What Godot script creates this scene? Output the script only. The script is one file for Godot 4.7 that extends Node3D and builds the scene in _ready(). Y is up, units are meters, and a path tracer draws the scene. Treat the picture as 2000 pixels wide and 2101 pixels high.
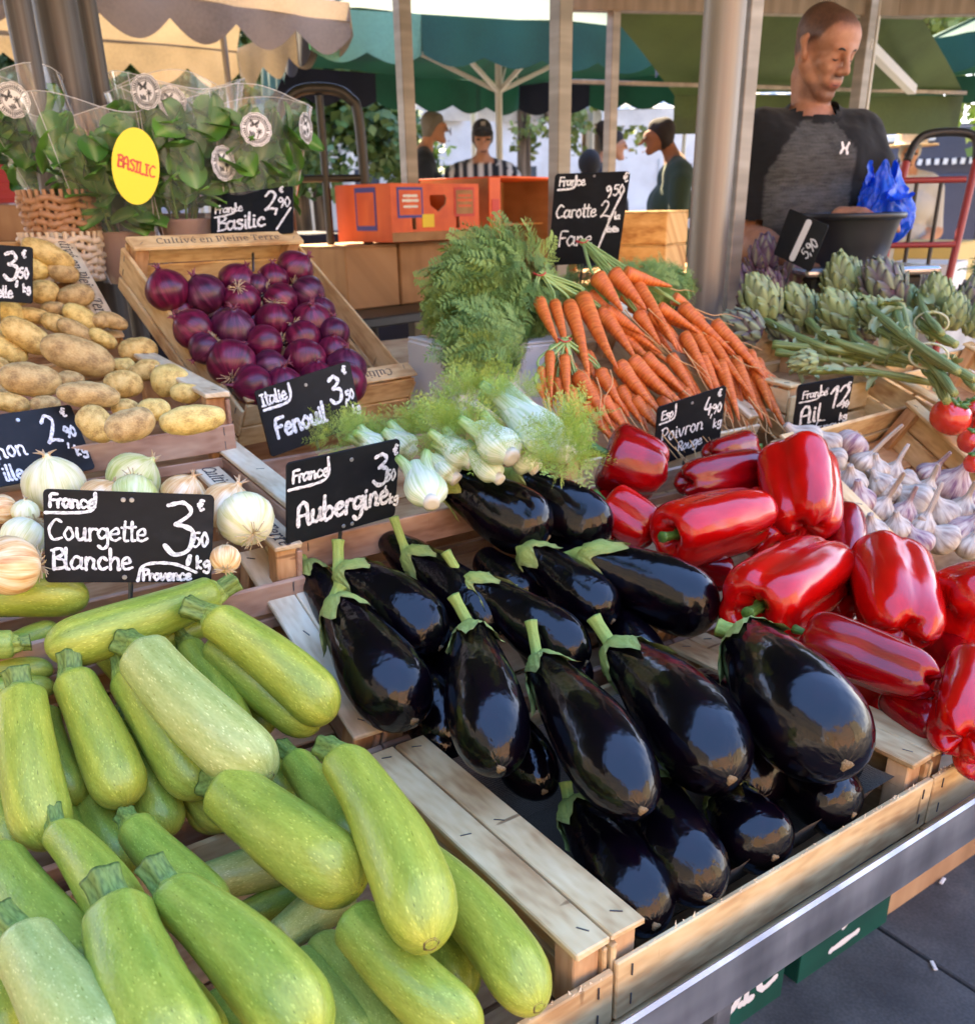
extends Node3D

var rng := RandomNumberGenerator.new()
var M := {}
var taken := {}
var bend_noise := FastNoiseLite.new()

# ---------------------------------------------------------------- naming
func numbered(called: String) -> String:
	var n: int = taken.get(called, 0)
	taken[called] = n + 1
	return called if n == 0 else "%s_%03d" % [called, n]

func thing(called: String, label: String, category: String, at := Vector3.ZERO, group := "") -> Node3D:
	var o := Node3D.new()
	o.name = numbered(called)
	add_child(o)
	o.position = at
	tag(o, label, category, group)
	return o

func tag(o: Node, label: String, category: String, group := "", kind := "") -> void:
	if label: o.set_meta("label", label)
	if category: o.set_meta("category", category)
	if group: o.set_meta("group", group)
	if kind: o.set_meta("kind", kind)

func obj(called: String, mesh: Mesh, mat: Material, parent: Node = null, xf := Transform3D.IDENTITY) -> MeshInstance3D:
	var o := MeshInstance3D.new()
	o.mesh = mesh
	o.material_override = mat
	o.transform = xf
	if parent == null or parent == self:
		o.name = numbered(called)
		add_child(o)
	else:
		o.name = called
		parent.add_child(o, true)
	return o

func struct(called: String, mesh: Mesh, mat: Material, xf := Transform3D.IDENTITY) -> MeshInstance3D:
	var o := obj(called, mesh, mat, self, xf)
	o.set_meta("kind", "structure")
	return o

# ---------------------------------------------------------------- materials and textures
func lin(r: float, g: float, b: float) -> Color:
	return Color(r, g, b).linear_to_srgb()

func mat(called: String, c: Color, rough := 0.7, opt := {}) -> StandardMaterial3D:
	var m := StandardMaterial3D.new()
	m.resource_name = called
	m.albedo_color = c
	m.roughness = rough
	m.metallic_specular = opt.get("spec", 0.5)
	m.metallic = opt.get("metal", 0.0)
	if opt.has("tex"): m.albedo_texture = opt.tex
	if opt.has("vc"): m.vertex_color_use_as_albedo = true
	if opt.has("scale"): m.uv1_scale = opt.scale
	if opt.has("tri"):
		m.uv1_triplanar = true
		m.uv1_world_triplanar = opt.get("world", false)
		m.uv1_scale = Vector3.ONE * opt.tri
	if opt.has("bump"):
		m.heightmap_enabled = true
		m.heightmap_texture = opt.bump
		m.heightmap_scale = opt.get("bumpscale", 0.05)
	if opt.has("coat"):
		m.clearcoat_enabled = true
		m.clearcoat = opt.coat
		m.clearcoat_roughness = opt.get("coatrough", 0.05)
	if opt.has("back"):
		m.backlight_enabled = true
		m.backlight = opt.back
	if opt.has("sss"):
		m.subsurf_scatter_enabled = true
		m.subsurf_scatter_strength = opt.sss
	if opt.has("alpha"):
		m.transparency = BaseMaterial3D.TRANSPARENCY_ALPHA
		m.albedo_color.a = opt.alpha
	if opt.has("rim"):
		m.rim_enabled = true
		m.rim = opt.rim
	m.cull_mode = BaseMaterial3D.CULL_DISABLED
	M[called] = m
	return m

func noise_bytes(sd: int, freq: float, w: int, h: int, sx := 1, sy := 1, oct := 4, kind := FastNoiseLite.TYPE_SIMPLEX_SMOOTH) -> PackedByteArray:
	var n := FastNoiseLite.new()
	n.seed = sd
	n.frequency = freq
	n.noise_type = kind
	n.fractal_octaves = oct
	if kind == FastNoiseLite.TYPE_CELLULAR:
		n.fractal_type = FastNoiseLite.FRACTAL_NONE
	var img := n.get_seamless_image(maxi(w / sx, 4), maxi(h / sy, 4))
	img.convert(Image.FORMAT_L8)
	if sx > 1 or sy > 1:
		img.resize(w, h, Image.INTERPOLATE_CUBIC)
	return img.get_data()

func lut(stops: Array) -> PackedByteArray:
	# stops: [[t, Color], ...] sampled to 256 rgb triples
	var g := Gradient.new()
	var offs := PackedFloat32Array()
	var cols := PackedColorArray()
	for s in stops:
		offs.append(s[0])
		cols.append(s[1])
	g.offsets = offs
	g.colors = cols
	var out := PackedByteArray()
	out.resize(768)
	for i in 256:
		var c := g.sample(i / 255.0)
		out[i * 3] = int(clampf(c.r, 0, 1) * 255)
		out[i * 3 + 1] = int(clampf(c.g, 0, 1) * 255)
		out[i * 3 + 2] = int(clampf(c.b, 0, 1) * 255)
	return out

func color_image(data: PackedByteArray, w: int, h: int, table: PackedByteArray) -> Image:
	var out := PackedByteArray()
	out.resize(w * h * 3)
	for i in w * h:
		var k := data[i] * 3
		out[i * 3] = table[k]
		out[i * 3 + 1] = table[k + 1]
		out[i * 3 + 2] = table[k + 2]
	return Image.create_from_data(w, h, false, Image.FORMAT_RGB8, out)

func mix_bytes(a: PackedByteArray, b: PackedByteArray, wa: float) -> PackedByteArray:
	var out := PackedByteArray()
	out.resize(a.size())
	var wb := 1.0 - wa
	for i in a.size():
		out[i] = int(a[i] * wa + b[i] * wb)
	return out

func fleck(img: Image, count: int, c: Color, lo: Vector2, hi: Vector2, alpha_lo := 0.3, alpha_hi := 1.0) -> void:
	var w := img.get_width()
	var h := img.get_height()
	for k in count:
		var cx := rng.randi_range(0, w - 1)
		var cy := rng.randi_range(0, h - 1)
		var rx := rng.randf_range(lo.x, hi.x)
		var ry := rng.randf_range(lo.y, hi.y)
		var al := rng.randf_range(alpha_lo, alpha_hi)
		for y in range(-int(ry) - 1, int(ry) + 2):
			for x in range(-int(rx) - 1, int(rx) + 2):
				var d := (x * x) / (rx * rx) + (y * y) / (ry * ry)
				if d < 1.0:
					var px := posmod(cx + x, w)
					var py := posmod(cy + y, h)
					img.set_pixel(px, py, img.get_pixel(px, py).lerp(c, al * (1.0 - d * 0.6)))

func tex(img: Image) -> ImageTexture:
	img.generate_mipmaps()
	return ImageTexture.create_from_image(img)

func gray(data: PackedByteArray, w: int, h: int) -> ImageTexture:
	return tex(Image.create_from_data(w, h, false, Image.FORMAT_L8, data))

# ---------------------------------------------------------------- mesh helpers
# rows x cols grid of points, wrapped over the columns when closed; smooth normals
func surf(P: PackedVector3Array, rows: int, cols: int, closed: bool, C := PackedColorArray(), uk := 1.0, vk := 1.0, flip := false) -> ArrayMesh:
	var w := cols + 1 if closed else cols
	var V := PackedVector3Array()
	var N := PackedVector3Array()
	var U := PackedVector2Array()
	var K := PackedColorArray()
	for i in rows:
		for jj in w:
			var j := jj % cols
			var i0 := maxi(i - 1, 0)
			var i1 := mini(i + 1, rows - 1)
			var j0 := (j - 1 + cols) % cols if closed else maxi(j - 1, 0)
			var j1 := (j + 1) % cols if closed else mini(j + 1, cols - 1)
			var di := P[i1 * cols + j] - P[i0 * cols + j]
			var dj := P[i * cols + j1] - P[i * cols + j0]
			var n := di.cross(dj)
			if flip: n = -n
			V.append(P[i * cols + j])
			N.append(n.normalized() if n.length_squared() > 1e-18 else Vector3.UP)
			U.append(Vector2(uk * jj / float(cols if closed else cols - 1), vk * i / float(rows - 1)))
			if C.size(): K.append(C[i * cols + j])
	var I := PackedInt32Array()
	for i in rows - 1:
		for j in w - 1:
			var a := i * w + j
			var b := a + 1
			var c := a + w
			var d := c + 1
			if flip: I.append_array([a, c, b, b, c, d])
			else: I.append_array([a, b, c, b, d, c])
	return pack(V, N, U, K, I)

func pack(V: PackedVector3Array, N: PackedVector3Array, U: PackedVector2Array, K: PackedColorArray, I: PackedInt32Array) -> ArrayMesh:
	var arr := []
	arr.resize(Mesh.ARRAY_MAX)
	arr[Mesh.ARRAY_VERTEX] = V
	arr[Mesh.ARRAY_NORMAL] = N
	if U.size(): arr[Mesh.ARRAY_TEX_UV] = U
	if K.size(): arr[Mesh.ARRAY_COLOR] = K
	arr[Mesh.ARRAY_INDEX] = I
	var m := ArrayMesh.new()
	m.add_surface_from_arrays(Mesh.PRIMITIVE_TRIANGLES, arr)
	return m

func bevel_box(s: Vector3, b := 0.001, warp := 0.0, uvk := 0.5) -> ArrayMesh:
	var st := SurfaceTool.new()
	st.begin(Mesh.PRIMITIVE_TRIANGLES)
	add_box(st, Transform3D.IDENTITY, s, b, warp, uvk)
	return st.commit()

func add_box(st: SurfaceTool, xf: Transform3D, s: Vector3, b := 0.001, warp := 0.0, uvk := 0.5) -> void:
	st.set_smooth_group(-1)
	var h := s * 0.5
	var la := s.max_axis_index()
	var off := Vector2(rng.randf(), rng.randf())
	var jit := {}
	for sx in [-1, 1]:
		for sy in [-1, 1]:
			for sz in [-1, 1]:
				jit[Vector3i(sx, sy, sz)] = Vector3(rng.randf_range(-warp, warp), rng.randf_range(-warp, warp), rng.randf_range(-warp, warp))
	var pt := func(sg: Vector3i, ax: int) -> Vector3:
		var p := Vector3(sg) * (h - Vector3(b, b, b))
		p[ax] = sg[ax] * h[ax]
		return p + jit[sg]
	var quads := []
	for ax in 3:
		var a1 := (ax + 1) % 3
		var a2 := (ax + 2) % 3
		for sg in [-1, 1]:
			var q := []
			for t in [[-1, -1], [1, -1], [1, 1], [-1, 1]]:
				var v := Vector3i()
				v[ax] = sg
				v[a1] = t[0]
				v[a2] = t[1]
				q.append(pt.call(v, ax))
			quads.append(q)
		if b > 0.0:
			for s1 in [-1, 1]:
				for s2 in [-1, 1]:
					var lo := Vector3i()
					lo[ax] = -1
					lo[a1] = s1
					lo[a2] = s2
					var hi := lo
					hi[ax] = 1
					quads.append([pt.call(lo, a1), pt.call(hi, a1), pt.call(hi, a2), pt.call(lo, a2)])
	if b > 0.0:
		for sg in jit:
			quads.append([pt.call(sg, 0), pt.call(sg, 1), pt.call(sg, 2)])
	var o1 := (la + 1) % 3
	var o2 := (la + 2) % 3
	for q in quads:
		var n: Vector3 = (q[1] - q[0]).cross(q[2] - q[0])
		var mid := Vector3.ZERO
		for p in q: mid += p
		if n.dot(mid) > 0.0: q.reverse()
		n = -(q[1] - q[0]).cross(q[2] - q[0]).normalized()
		var ids := [0, 1, 2] if q.size() == 3 else [0, 1, 2, 0, 2, 3]
		for i in ids:
			var p: Vector3 = q[i]
			st.set_normal((xf.basis * n).normalized())
			st.set_uv(Vector2(p[la] / uvk + off.x, (p[o1] + p[o2]) / uvk + off.y))
			st.add_vertex(xf * p)

func axes(dir: Vector3, up := Vector3.UP) -> Basis:
	# columns: x side, y = dir, z
	var y := dir.normalized()
	if absf(y.dot(up)) > 0.98: up = Vector3.FORWARD
	var x := y.cross(up).normalized()
	return Basis(x, y, x.cross(y))

func tube_points(path: Array, n := 0) -> PackedVector3Array:
	# Catmull-Rom through the points, n samples per span
	var out := PackedVector3Array()
	if n <= 1:
		for p in path: out.append(p)
		return out
	for i in path.size() - 1:
		var p0: Vector3 = path[maxi(i - 1, 0)]
		var p1: Vector3 = path[i]
		var p2: Vector3 = path[i + 1]
		var p3: Vector3 = path[mini(i + 2, path.size() - 1)]
		for k in n:
			out.append(p1.cubic_interpolate(p2, p0, p3, k / float(n)))
	out.append(path[-1])
	return out

func tube(path: PackedVector3Array, rad, segs := 10, cap := true, ridge := 0.0, ridges := 5, C := PackedColorArray()) -> ArrayMesh:
	var n := path.size()
	var P := PackedVector3Array()
	var K := PackedColorArray()
	var side := Vector3.ZERO
	var rows := 0
	for i in range(-1 if cap else 0, n + 1 if cap else n):
		var q := clampi(i, 0, n - 1)
		var d := path[mini(q + 1, n - 1)] - path[maxi(q - 1, 0)]
		var b := axes(d)
		if side != Vector3.ZERO:
			var y := d.normalized()
			var x := (side - y * side.dot(y)).normalized()
			b = Basis(x, y, x.cross(y))
		side = b.x
		var r: float = rad if rad is float else rad[q]
		if i < 0 or i >= n: r = r * 0.02
		for j in segs:
			var a := TAU * j / segs
			var rr := r * (1.0 + ridge * cos(a * ridges))
			P.append(path[q] + (b.x * cos(a) + b.z * sin(a)) * rr)
			if C.size(): K.append(C[q])
		rows += 1
	return surf(P, rows, segs, true, K, 1.0, 1.0)

func merge(parts: Array) -> ArrayMesh:
	var st := SurfaceTool.new()
	st.begin(Mesh.PRIMITIVE_TRIANGLES)
	for p in parts:
		st.append_from(p[0], 0, p[1] if p.size() > 1 else Transform3D.IDENTITY)
	return st.commit()

func ease01(x: float, a: float, b: float) -> float:
	return smoothstep(a, b, x)

# ---------------------------------------------------------------- materials
func make_materials() -> void:
	rng.seed = 7
	var w := 512
	var h := 512
	# courgette skin: multiplies the body colour; pale flecks, fine streaks and scratches
	var d := mix_bytes(noise_bytes(11, .03, w, h, 1, 4, 4), noise_bytes(12, .12, w, h, 1, 2, 2), .6)
	var img := color_image(d, w, h, lut([[0.0, Color(.68, .72, .54)], [.5, Color(.79, .82, .68)], [1.0, Color(.90, .92, .82)]]))
	fleck(img, 1150, Color(1, 1, .95), Vector2(1.3, 2.4), Vector2(1.8, 5.0), .3, 1.0)
	fleck(img, 300, Color(.55, .58, .32), Vector2(.8, 1.8), Vector2(.8, 2.0), .3, .9)
	fleck(img, 26, Color(.42, .46, .20), Vector2(1.0, 2.6), Vector2(2.0, 9.0), .3, .8)
	fleck(img, 22, Color(.55, .55, .30), Vector2(3.0, 9.0), Vector2(.6, 1.4), .3, .7)
	mat("courgette", Color.WHITE, .34, {"tex": tex(img), "vc": true, "spec": .45, "bump": gray(noise_bytes(13, .09, w, h, 1, 2, 3), w, h), "bumpscale": .022})
	mat("peduncle", Color.WHITE, .62, {"vc": true, "tex": tex(color_image(noise_bytes(21, .08, 256, 256, 1, 4, 3), 256, 256, lut([[0.0, Color(.62, .66, .5)], [.6, Color(.9, .92, .8)], [1.0, Color(1, 1, .95)]])))})
	mat("scar", lin(.36, .27, .14), .9, {"tex": tex(color_image(noise_bytes(22, .1, 128, 128), 128, 128, lut([[0.0, Color(.5, .42, .32)], [1.0, Color(1, 1, 1)]])))})
	# aubergine
	img = color_image(noise_bytes(31, .008, 256, 256), 256, 256, lut([[0.0, Color(.022, .012, .025)], [.55, Color(.03, .015, .032)], [1.0, Color(.07, .02, .05)]]))
	fleck(img, 46, Color(.34, .26, .16), Vector2(.5, .9), Vector2(.5, .9), .2, .6)
	mat("aubergine", Color.WHITE, .15, {"tex": tex(img), "spec": .46, "bump": gray(noise_bytes(33, .02, 256, 256, 1, 1, 3), 256, 256), "bumpscale": .05})
	d = mix_bytes(noise_bytes(34, .03, 256, 256, 1, 3, 4), noise_bytes(35, .14, 256, 256, 1, 1, 3), .5)
	img = color_image(d, 256, 256, lut([[0.0, Color(.62, .66, .42)], [.4, Color(.86, .90, .70)], [1.0, Color(1, 1, .86)]]))
	fleck(img, 120, Color(.45, .42, .22), Vector2(.6, 1.6), Vector2(.6, 3.0), .2, .7)
	mat("calyx", Color.WHITE, .7, {"vc": true, "tex": tex(img), "bump": gray(d, 256, 256), "bumpscale": .1})
	# peppers
	img = color_image(noise_bytes(41, .01, 256, 256), 256, 256, lut([[0.0, Color(.62, .02, .025)], [.5, Color(.72, .025, .02)], [.85, Color(.79, .05, .02)], [1.0, Color(.84, .12, .02)]]))
	mat("pepper", Color.WHITE, .17, {"tex": tex(img), "coat": .2, "coatrough": .08, "sss": .02, "bump": gray(noise_bytes(42, .025, 256, 256, 1, 1, 2), 256, 256), "bumpscale": .06})
	img = color_image(noise_bytes(43, .01, 256, 256), 256, 256, lut([[0.0, Color(.42, .008, .03)], [.5, Color(.53, .012, .035)], [1.0, Color(.64, .02, .03)]]))
	mat("pepper_dark", Color.WHITE, .17, {"tex": tex(img), "coat": .2, "coatrough": .08, "bump": gray(noise_bytes(44, .025, 256, 256, 1, 1, 2), 256, 256), "bumpscale": .06})
	mat("stem_green", lin(.13, .24, .04), .55, {"tex": M.peduncle.albedo_texture})
	# potatoes
	for v in [["potato", Color(.62, .50, .29), Color(.82, .70, .42), Color(.89, .79, .52)], ["potato_brown", Color(.56, .46, .30), Color(.73, .62, .41), Color(.82, .72, .49)], ["potato_pale", Color(.66, .55, .32), Color(.85, .75, .44), Color(.92, .83, .54)]]:
		d = mix_bytes(noise_bytes(hash(v[0]) % 1000, .012, 256, 256, 1, 1, 5), noise_bytes(52, .08, 256, 256, 1, 1, 3), .65)
		img = color_image(d, 256, 256, lut([[0.15, v[1]], [.5, v[2]], [.85, v[3]]]))
		fleck(img, 240, Color(.36, .26, .15), Vector2(.5, 1.1), Vector2(.5, 1.1), .3, .8)
		fleck(img, 14, Color(.42, .30, .17), Vector2(2, 5), Vector2(.8, 1.6), .3, .6)
		mat(v[0], Color.WHITE, .62, {"tex": tex(img), "spec": .35, "bump": gray(d, 256, 256), "bumpscale": .08})
	# onions: veined papery skins
	var veins := mix_bytes(noise_bytes(61, .11, 512, 256, 1, 16, 3), noise_bytes(62, .010, 512, 256, 1, 1, 4), .42)
	mat("onion_white", Color.WHITE, .34, {"tex": tex(color_image(veins, 512, 256, lut([[0.15, Color(.80, .80, .50)], [.45, Color(.91, .90, .70)], [.8, Color(.97, .95, .86)]]))), "spec": .5})
	mat("onion_gold", Color.WHITE, .36, {"tex": tex(color_image(veins, 512, 256, lut([[0.15, Color(.74, .50, .28)], [.45, Color(.90, .74, .50)], [.8, Color(.97, .90, .76)]]))), "spec": .5})
	mat("onion_green", Color.WHITE, .34, {"tex": tex(color_image(veins, 512, 256, lut([[0.15, Color(.68, .76, .36)], [.5, Color(.86, .88, .62)], [.85, Color(.96, .95, .84)]]))), "spec": .5})
	mat("onion_red", Color.WHITE, .30, {"tex": tex(color_image(veins, 512, 256, lut([[0.15, Color(.22, .03, .12)], [.5, Color(.36, .06, .19)], [.85, Color(.52, .16, .29)]]))), "spec": .5})
	mat("onion_plum", Color.WHITE, .34, {"tex": tex(color_image(veins, 512, 256, lut([[0.15, Color(.17, .03, .12)], [.5, Color(.30, .08, .20)], [.85, Color(.46, .24, .33)]]))), "spec": .5})
	mat("husk", lin(.52, .38, .22), .8)
	mat("husk_red", lin(.20, .05, .07), .8)
	mat("root_hair", lin(.55, .44, .26), .9)
	mat("garlic", Color.WHITE, .6, {"tex": tex(color_image(veins, 512, 256, lut([[0.15, Color(.52, .43, .38)], [.5, Color(.73, .67, .59)], [.85, Color(.85, .81, .73)]])))})
	mat("garlic_purple", Color.WHITE, .6, {"tex": tex(color_image(veins, 512, 256, lut([[0.2, Color(.42, .24, .33)], [.45, Color(.66, .55, .52)], [.8, Color(.82, .76, .68)]])))})
	mat("tomato", lin(.62, .035, .015), .2, {"coat": .5, "coatrough": .05})
	d = mix_bytes(noise_bytes(71, .05, 128, 512, 8, 1, 3), noise_bytes(72, .03, 128, 512), .6)
	mat("carrot", Color.WHITE, .55, {"tex": tex(color_image(d, 128, 512, lut([[0.1, Color(.64, .29, .09)], [.5, Color(.81, .41, .13)], [.9, Color(.89, .55, .25)]]))), "bump": gray(d, 128, 512), "bumpscale": .05})
	mat("carrot_root", lin(.60, .34, .13), .7)
	mat("leaf_carrot", Color.WHITE, .6, {"vc": true, "back": Color(.12, .2, .03)})
	mat("leaf_fennel", Color.WHITE, .6, {"vc": true, "back": Color(.2, .3, .05)})
	mat("fennel", Color.WHITE, .4, {"vc": true, "tex": tex(color_image(noise_bytes(75, .05, 256, 256, 1, 16, 3), 256, 256, lut([[0.1, Color(.80, .86, .68)], [.5, Color(.93, .95, .88)], [1.0, Color(1, 1, .97)]])))})
	mat("bract", Color.WHITE, .6, {"vc": true})
	mat("artichoke_stem", Color.WHITE, .6, {"vc": true, "tex": tex(color_image(noise_bytes(76, .06, 256, 256, 1, 8, 3), 256, 256, lut([[0.1, Color(.6, .62, .5)], [.6, Color(.95, .95, .85)], [1.0, Color(1, 1, 1)]])))})
	mat("basil_leaf", Color.WHITE, .42, {"vc": true, "back": Color(.06, .13, .02), "spec": .4})
	mat("rubber_red", lin(.55, .04, .03), .5)
	mat("raffia", lin(.62, .58, .34), .7)
	# timber
	var k := 0
	for v in [["wood_pale", Color(.64, .48, .31), Color(.83, .71, .51), Color(.90, .81, .62)], ["wood_warm", Color(.57, .39, .25), Color(.74, .58, .41), Color(.83, .69, .52)], ["wood_white", Color(.72, .62, .48), Color(.87, .80, .66), Color(.93, .88, .76)], ["wood_pink", Color(.50, .37, .29), Color(.66, .53, .44), Color(.75, .64, .54)]]:
		d = mix_bytes(noise_bytes(81 + k, .03, 1024, 256, 16, 1, 4), mix_bytes(noise_bytes(85 + k, .22, 1024, 256, 16, 1, 2), noise_bytes(89 + k, .01, 1024, 256, 2, 1, 4), .5), .5)
		img = color_image(d, 1024, 256, lut([[0.18, v[1]], [.5, v[2]], [.8, v[3]]]))
		fleck(img, 40, v[1], Vector2(1.0, 5.0), Vector2(.6, 1.2), .2, .6)
		fleck(img, 3, v[1].darkened(.35), Vector2(5.0, 9.0), Vector2(4.0, 7.0), .5, .8)
		mat(v[0], Color.WHITE, .72, {"tex": tex(img), "spec": .3, "bump": gray(d, 1024, 256), "bumpscale": .07})
		k += 1
	mat("splinter", lin(.70, .58, .40), .8)
	mat("staple", lin(.16, .16, .17), .4, {"metal": .9})
	mat("ink", lin(.06, .05, .05), .8)
	# chalk signs
	d = mix_bytes(noise_bytes(101, .006, 512, 512, 1, 1, 5), noise_bytes(102, .05, 512, 512, 2, 1, 3), .7)
	img = color_image(d, 512, 512, lut([[0.2, Color(.075, .085, .10)], [.6, Color(.10, .112, .13)], [.9, Color(.17, .18, .195)]]))
	fleck(img, 120, Color(.5, .5, .5), Vector2(.5, 1.0), Vector2(.5, 1.0), .1, .5)
	mat("slate", Color.WHITE, .5, {"tex": tex(img), "spec": .35})
	d = noise_bytes(104, .08, 256, 256, 1, 1, 3)
	mat("chalk", Color.WHITE, .85, {"tex": tex(color_image(d, 256, 256, lut([[0.2, Color(.72, .74, .74)], [.5, Color(.92, .93, .93)], [1.0, Color(.97, .97, .97)]]))), "tri": 9.0})
	mat("white_plastic", lin(.82, .82, .80), .4)
	mat("screw", lin(.5, .5, .5), .4, {"metal": .8})
	# metals, card, cloth
	d = mix_bytes(noise_bytes(111, .04, 1024, 256, 32, 1, 4), noise_bytes(112, .012, 1024, 256, 1, 1, 4), .55)
	mat("aluminium", Color.WHITE, .42, {"metal": .85, "tex": tex(color_image(d, 1024, 256, lut([[0.2, Color(.46, .47, .49)], [.55, Color(.62, .63, .65)], [.9, Color(.78, .79, .80)]]))), "bump": gray(d, 1024, 256), "bumpscale": .02})
	mat("galvanised", Color.WHITE, .48, {"metal": .55, "tex": tex(color_image(noise_bytes(113, .03, 256, 256, 1, 8, 4), 256, 256, lut([[0.2, Color(.50, .47, .43)], [.6, Color(.55, .52, .48)], [.9, Color(.60, .57, .53)]])))})
	mat("pole_dark", Color.WHITE, .50, {"metal": .35, "tex": tex(color_image(noise_bytes(114, .05, 256, 256, 1, 4, 4), 256, 256, lut([[0.2, Color(.27, .25, .245)], [.6, Color(.33, .32, .32)], [.9, Color(.40, .39, .39)]])))})
	d = mix_bytes(noise_bytes(121, .02, 256, 256, 1, 8, 3), noise_bytes(122, .01, 256, 256), .5)
	mat("cardboard", Color.WHITE, .85, {"tex": tex(color_image(d, 256, 256, lut([[0.2, Color(.58, .44, .30)], [.55, Color(.66, .51, .36)], [.9, Color(.71, .57, .41)]])))})
	mat("orange_card", Color.WHITE, .6, {"tex": tex(color_image(d, 256, 256, lut([[0.2, Color(.79, .32, .10)], [.6, Color(.85, .37, .12)], [.9, Color(.88, .42, .16)]])))})
	mat("green_card", Color.WHITE, .55, {"tex": tex(color_image(d, 256, 256, lut([[0.2, Color(.02, .25, .20)], [.9, Color(.04, .31, .25)]])))})
	mat("white_card", lin(.74, .73, .70), .6)
	mat("paper_blue", lin(.62, .65, .74), .7)
	var bl := noise_bytes(131, .10, 256, 256, 1, 1, 2)
	for y in 256:
		for x in 256:
			var g := (.5 + .5 * sin(x * TAU / 8.0)) * (.5 + .5 * sin(y * TAU / 8.0))
			bl[y * 256 + x] = int(clampf(bl[y * 256 + x] * .5 + g * 128.0, 0, 255))
	mat("burlap", Color.WHITE, .95, {"tex": tex(color_image(bl, 256, 256, lut([[0.1, Color(.28, .23, .18)], [.5, Color(.52, .45, .37)], [1.0, Color(.70, .63, .54)]]))), "bump": gray(bl, 256, 256), "bumpscale": .15, "scale": Vector3(3, 3, 3)})
	d = mix_bytes(noise_bytes(141, .01, 512, 512, 1, 1, 5), noise_bytes(142, .2, 512, 512, 1, 1, 2), .6)
	mat("paving", Color.WHITE, .8, {"tex": tex(color_image(d, 512, 512, lut([[0.2, Color(.22, .22, .22)], [.55, Color(.29, .29, .285)], [.9, Color(.37, .365, .355)]]))), "tri": 1.2, "world": true, "bump": gray(d, 512, 512), "bumpscale": .1})
	mat("asphalt", Color.WHITE, .9, {"tex": tex(color_image(d, 512, 512, lut([[0.2, Color(.40, .39, .37)], [.55, Color(.47, .46, .44)], [.9, Color(.54, .53, .51)]]))), "tri": .5, "world": true})
	var cl := mix_bytes(noise_bytes(151, .006, 512, 512, 1, 1, 5), noise_bytes(152, .15, 512, 512, 1, 1, 2), .75)
	var ct := tex(color_image(cl, 512, 512, lut([[0.2, Color(.76, .76, .76)], [.6, Color(.92, .92, .92)], [1.0, Color(1, 1, 1)]])))
	for v in [["cloth_green", Color(.075, .105, .045), Color(.035, .055, .012)], ["cloth_beige", Color(.36, .30, .235), Color(.50, .45, .33)], ["cloth_teal", Color(.008, .075, .055), Color(.003, .07, .04)], ["cloth_navy", Color(.008, .012, .035), Color(.002, .004, .012)], ["cloth_white", Color(.70, .70, .66), Color(.35, .35, .28)], ["cloth_mint_lit_teal", Color(.18, .42, .32), Color(.12, .35, .22)]]:
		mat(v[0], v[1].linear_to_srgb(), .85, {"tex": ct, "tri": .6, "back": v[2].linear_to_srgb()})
	var plaster := tex(color_image(cl, 512, 512, lut([[0.1, Color(.84, .82, .80)], [.6, Color(.95, .94, .93)], [1.0, Color(1, 1, 1)]])))
	for v in [["plaster_cream", Color(.70, .56, .36)], ["plaster_pink", Color(.66, .38, .24)], ["plaster_white", Color(.72, .70, .66)], ["plaster_ochre", Color(.62, .36, .15)], ["storefront", Color(.10, .11, .16)], ["shutter", Color(.22, .30, .26)], ["roof_tile", Color(.42, .20, .11)]]:
		mat(v[0], v[1].linear_to_srgb(), .85, {"tex": plaster, "tri": .35, "world": true})
	mat("window_glass", lin(.05, .06, .08), .08, {"spec": .6})
	mat("bark", Color.WHITE, .9, {"tex": tex(color_image(noise_bytes(161, .04, 256, 256, 1, 4, 4), 256, 256, lut([[0.2, Color(.22, .18, .14)], [.6, Color(.40, .34, .27)], [1.0, Color(.56, .50, .42)]])))})
	mat("tree_leaf", Color.WHITE, .55, {"vc": true, "back": Color(.30, .40, .10)})
	mat("black_plastic", lin(.022, .022, .024), .38)
	mat("dark_steel", lin(.035, .033, .032), .42, {"metal": .3})
	mat("red_steel", lin(.30, .035, .03), .45)
	mat("red_plastic", lin(.35, .012, .03), .4)
	mat("white_steel", lin(.62, .61, .56), .45)
	mat("wicker_brown", lin(.36, .19, .09), .6)
	mat("wicker_white", lin(.62, .48, .32), .6)
	mat("cellophane", Color(1, 1, 1), .06, {"alpha": .035, "spec": .9})
	mat("sleeve_edge", lin(.8, .8, .8), .3, {"alpha": .5})
	mat("pot_brown", lin(.28, .17, .12), .6)
	mat("sticker_yellow", lin(.85, .66, .01), .45)
	mat("sticker_red", lin(.62, .07, .02), .45)
	mat("sticker_white", lin(.80, .80, .80), .45)
	mat("sticker_ink", lin(.06, .065, .07), .5)
	mat("skin", Color.WHITE, .5, {"vc": true, "sss": .06, "tex": tex(color_image(noise_bytes(171, .03, 256, 256), 256, 256, lut([[0.1, Color(.88, .84, .82)], [1.0, Color(1, 1, 1)]]))), "tri": 6.0})
	d = mix_bytes(noise_bytes(172, .14, 256, 256, 6, 1, 2), noise_bytes(173, .3, 256, 256, 1, 1, 1), .6)
	mat("heather", Color.WHITE, .9, {"vc": true, "tex": tex(color_image(d, 256, 256, lut([[0.15, Color(.42, .42, .42)], [.5, Color(.8, .8, .8)], [.9, Color(1, 1, 1)]]))), "tri": 3.2, "rim": .2})
	mat("cloth_plain", Color.WHITE, .9, {"vc": true, "rim": .15})
	mat("hair_dark", lin(.012, .009, .008), .6)
	mat("hair_grey", lin(.20, .19, .16), .6)
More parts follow.
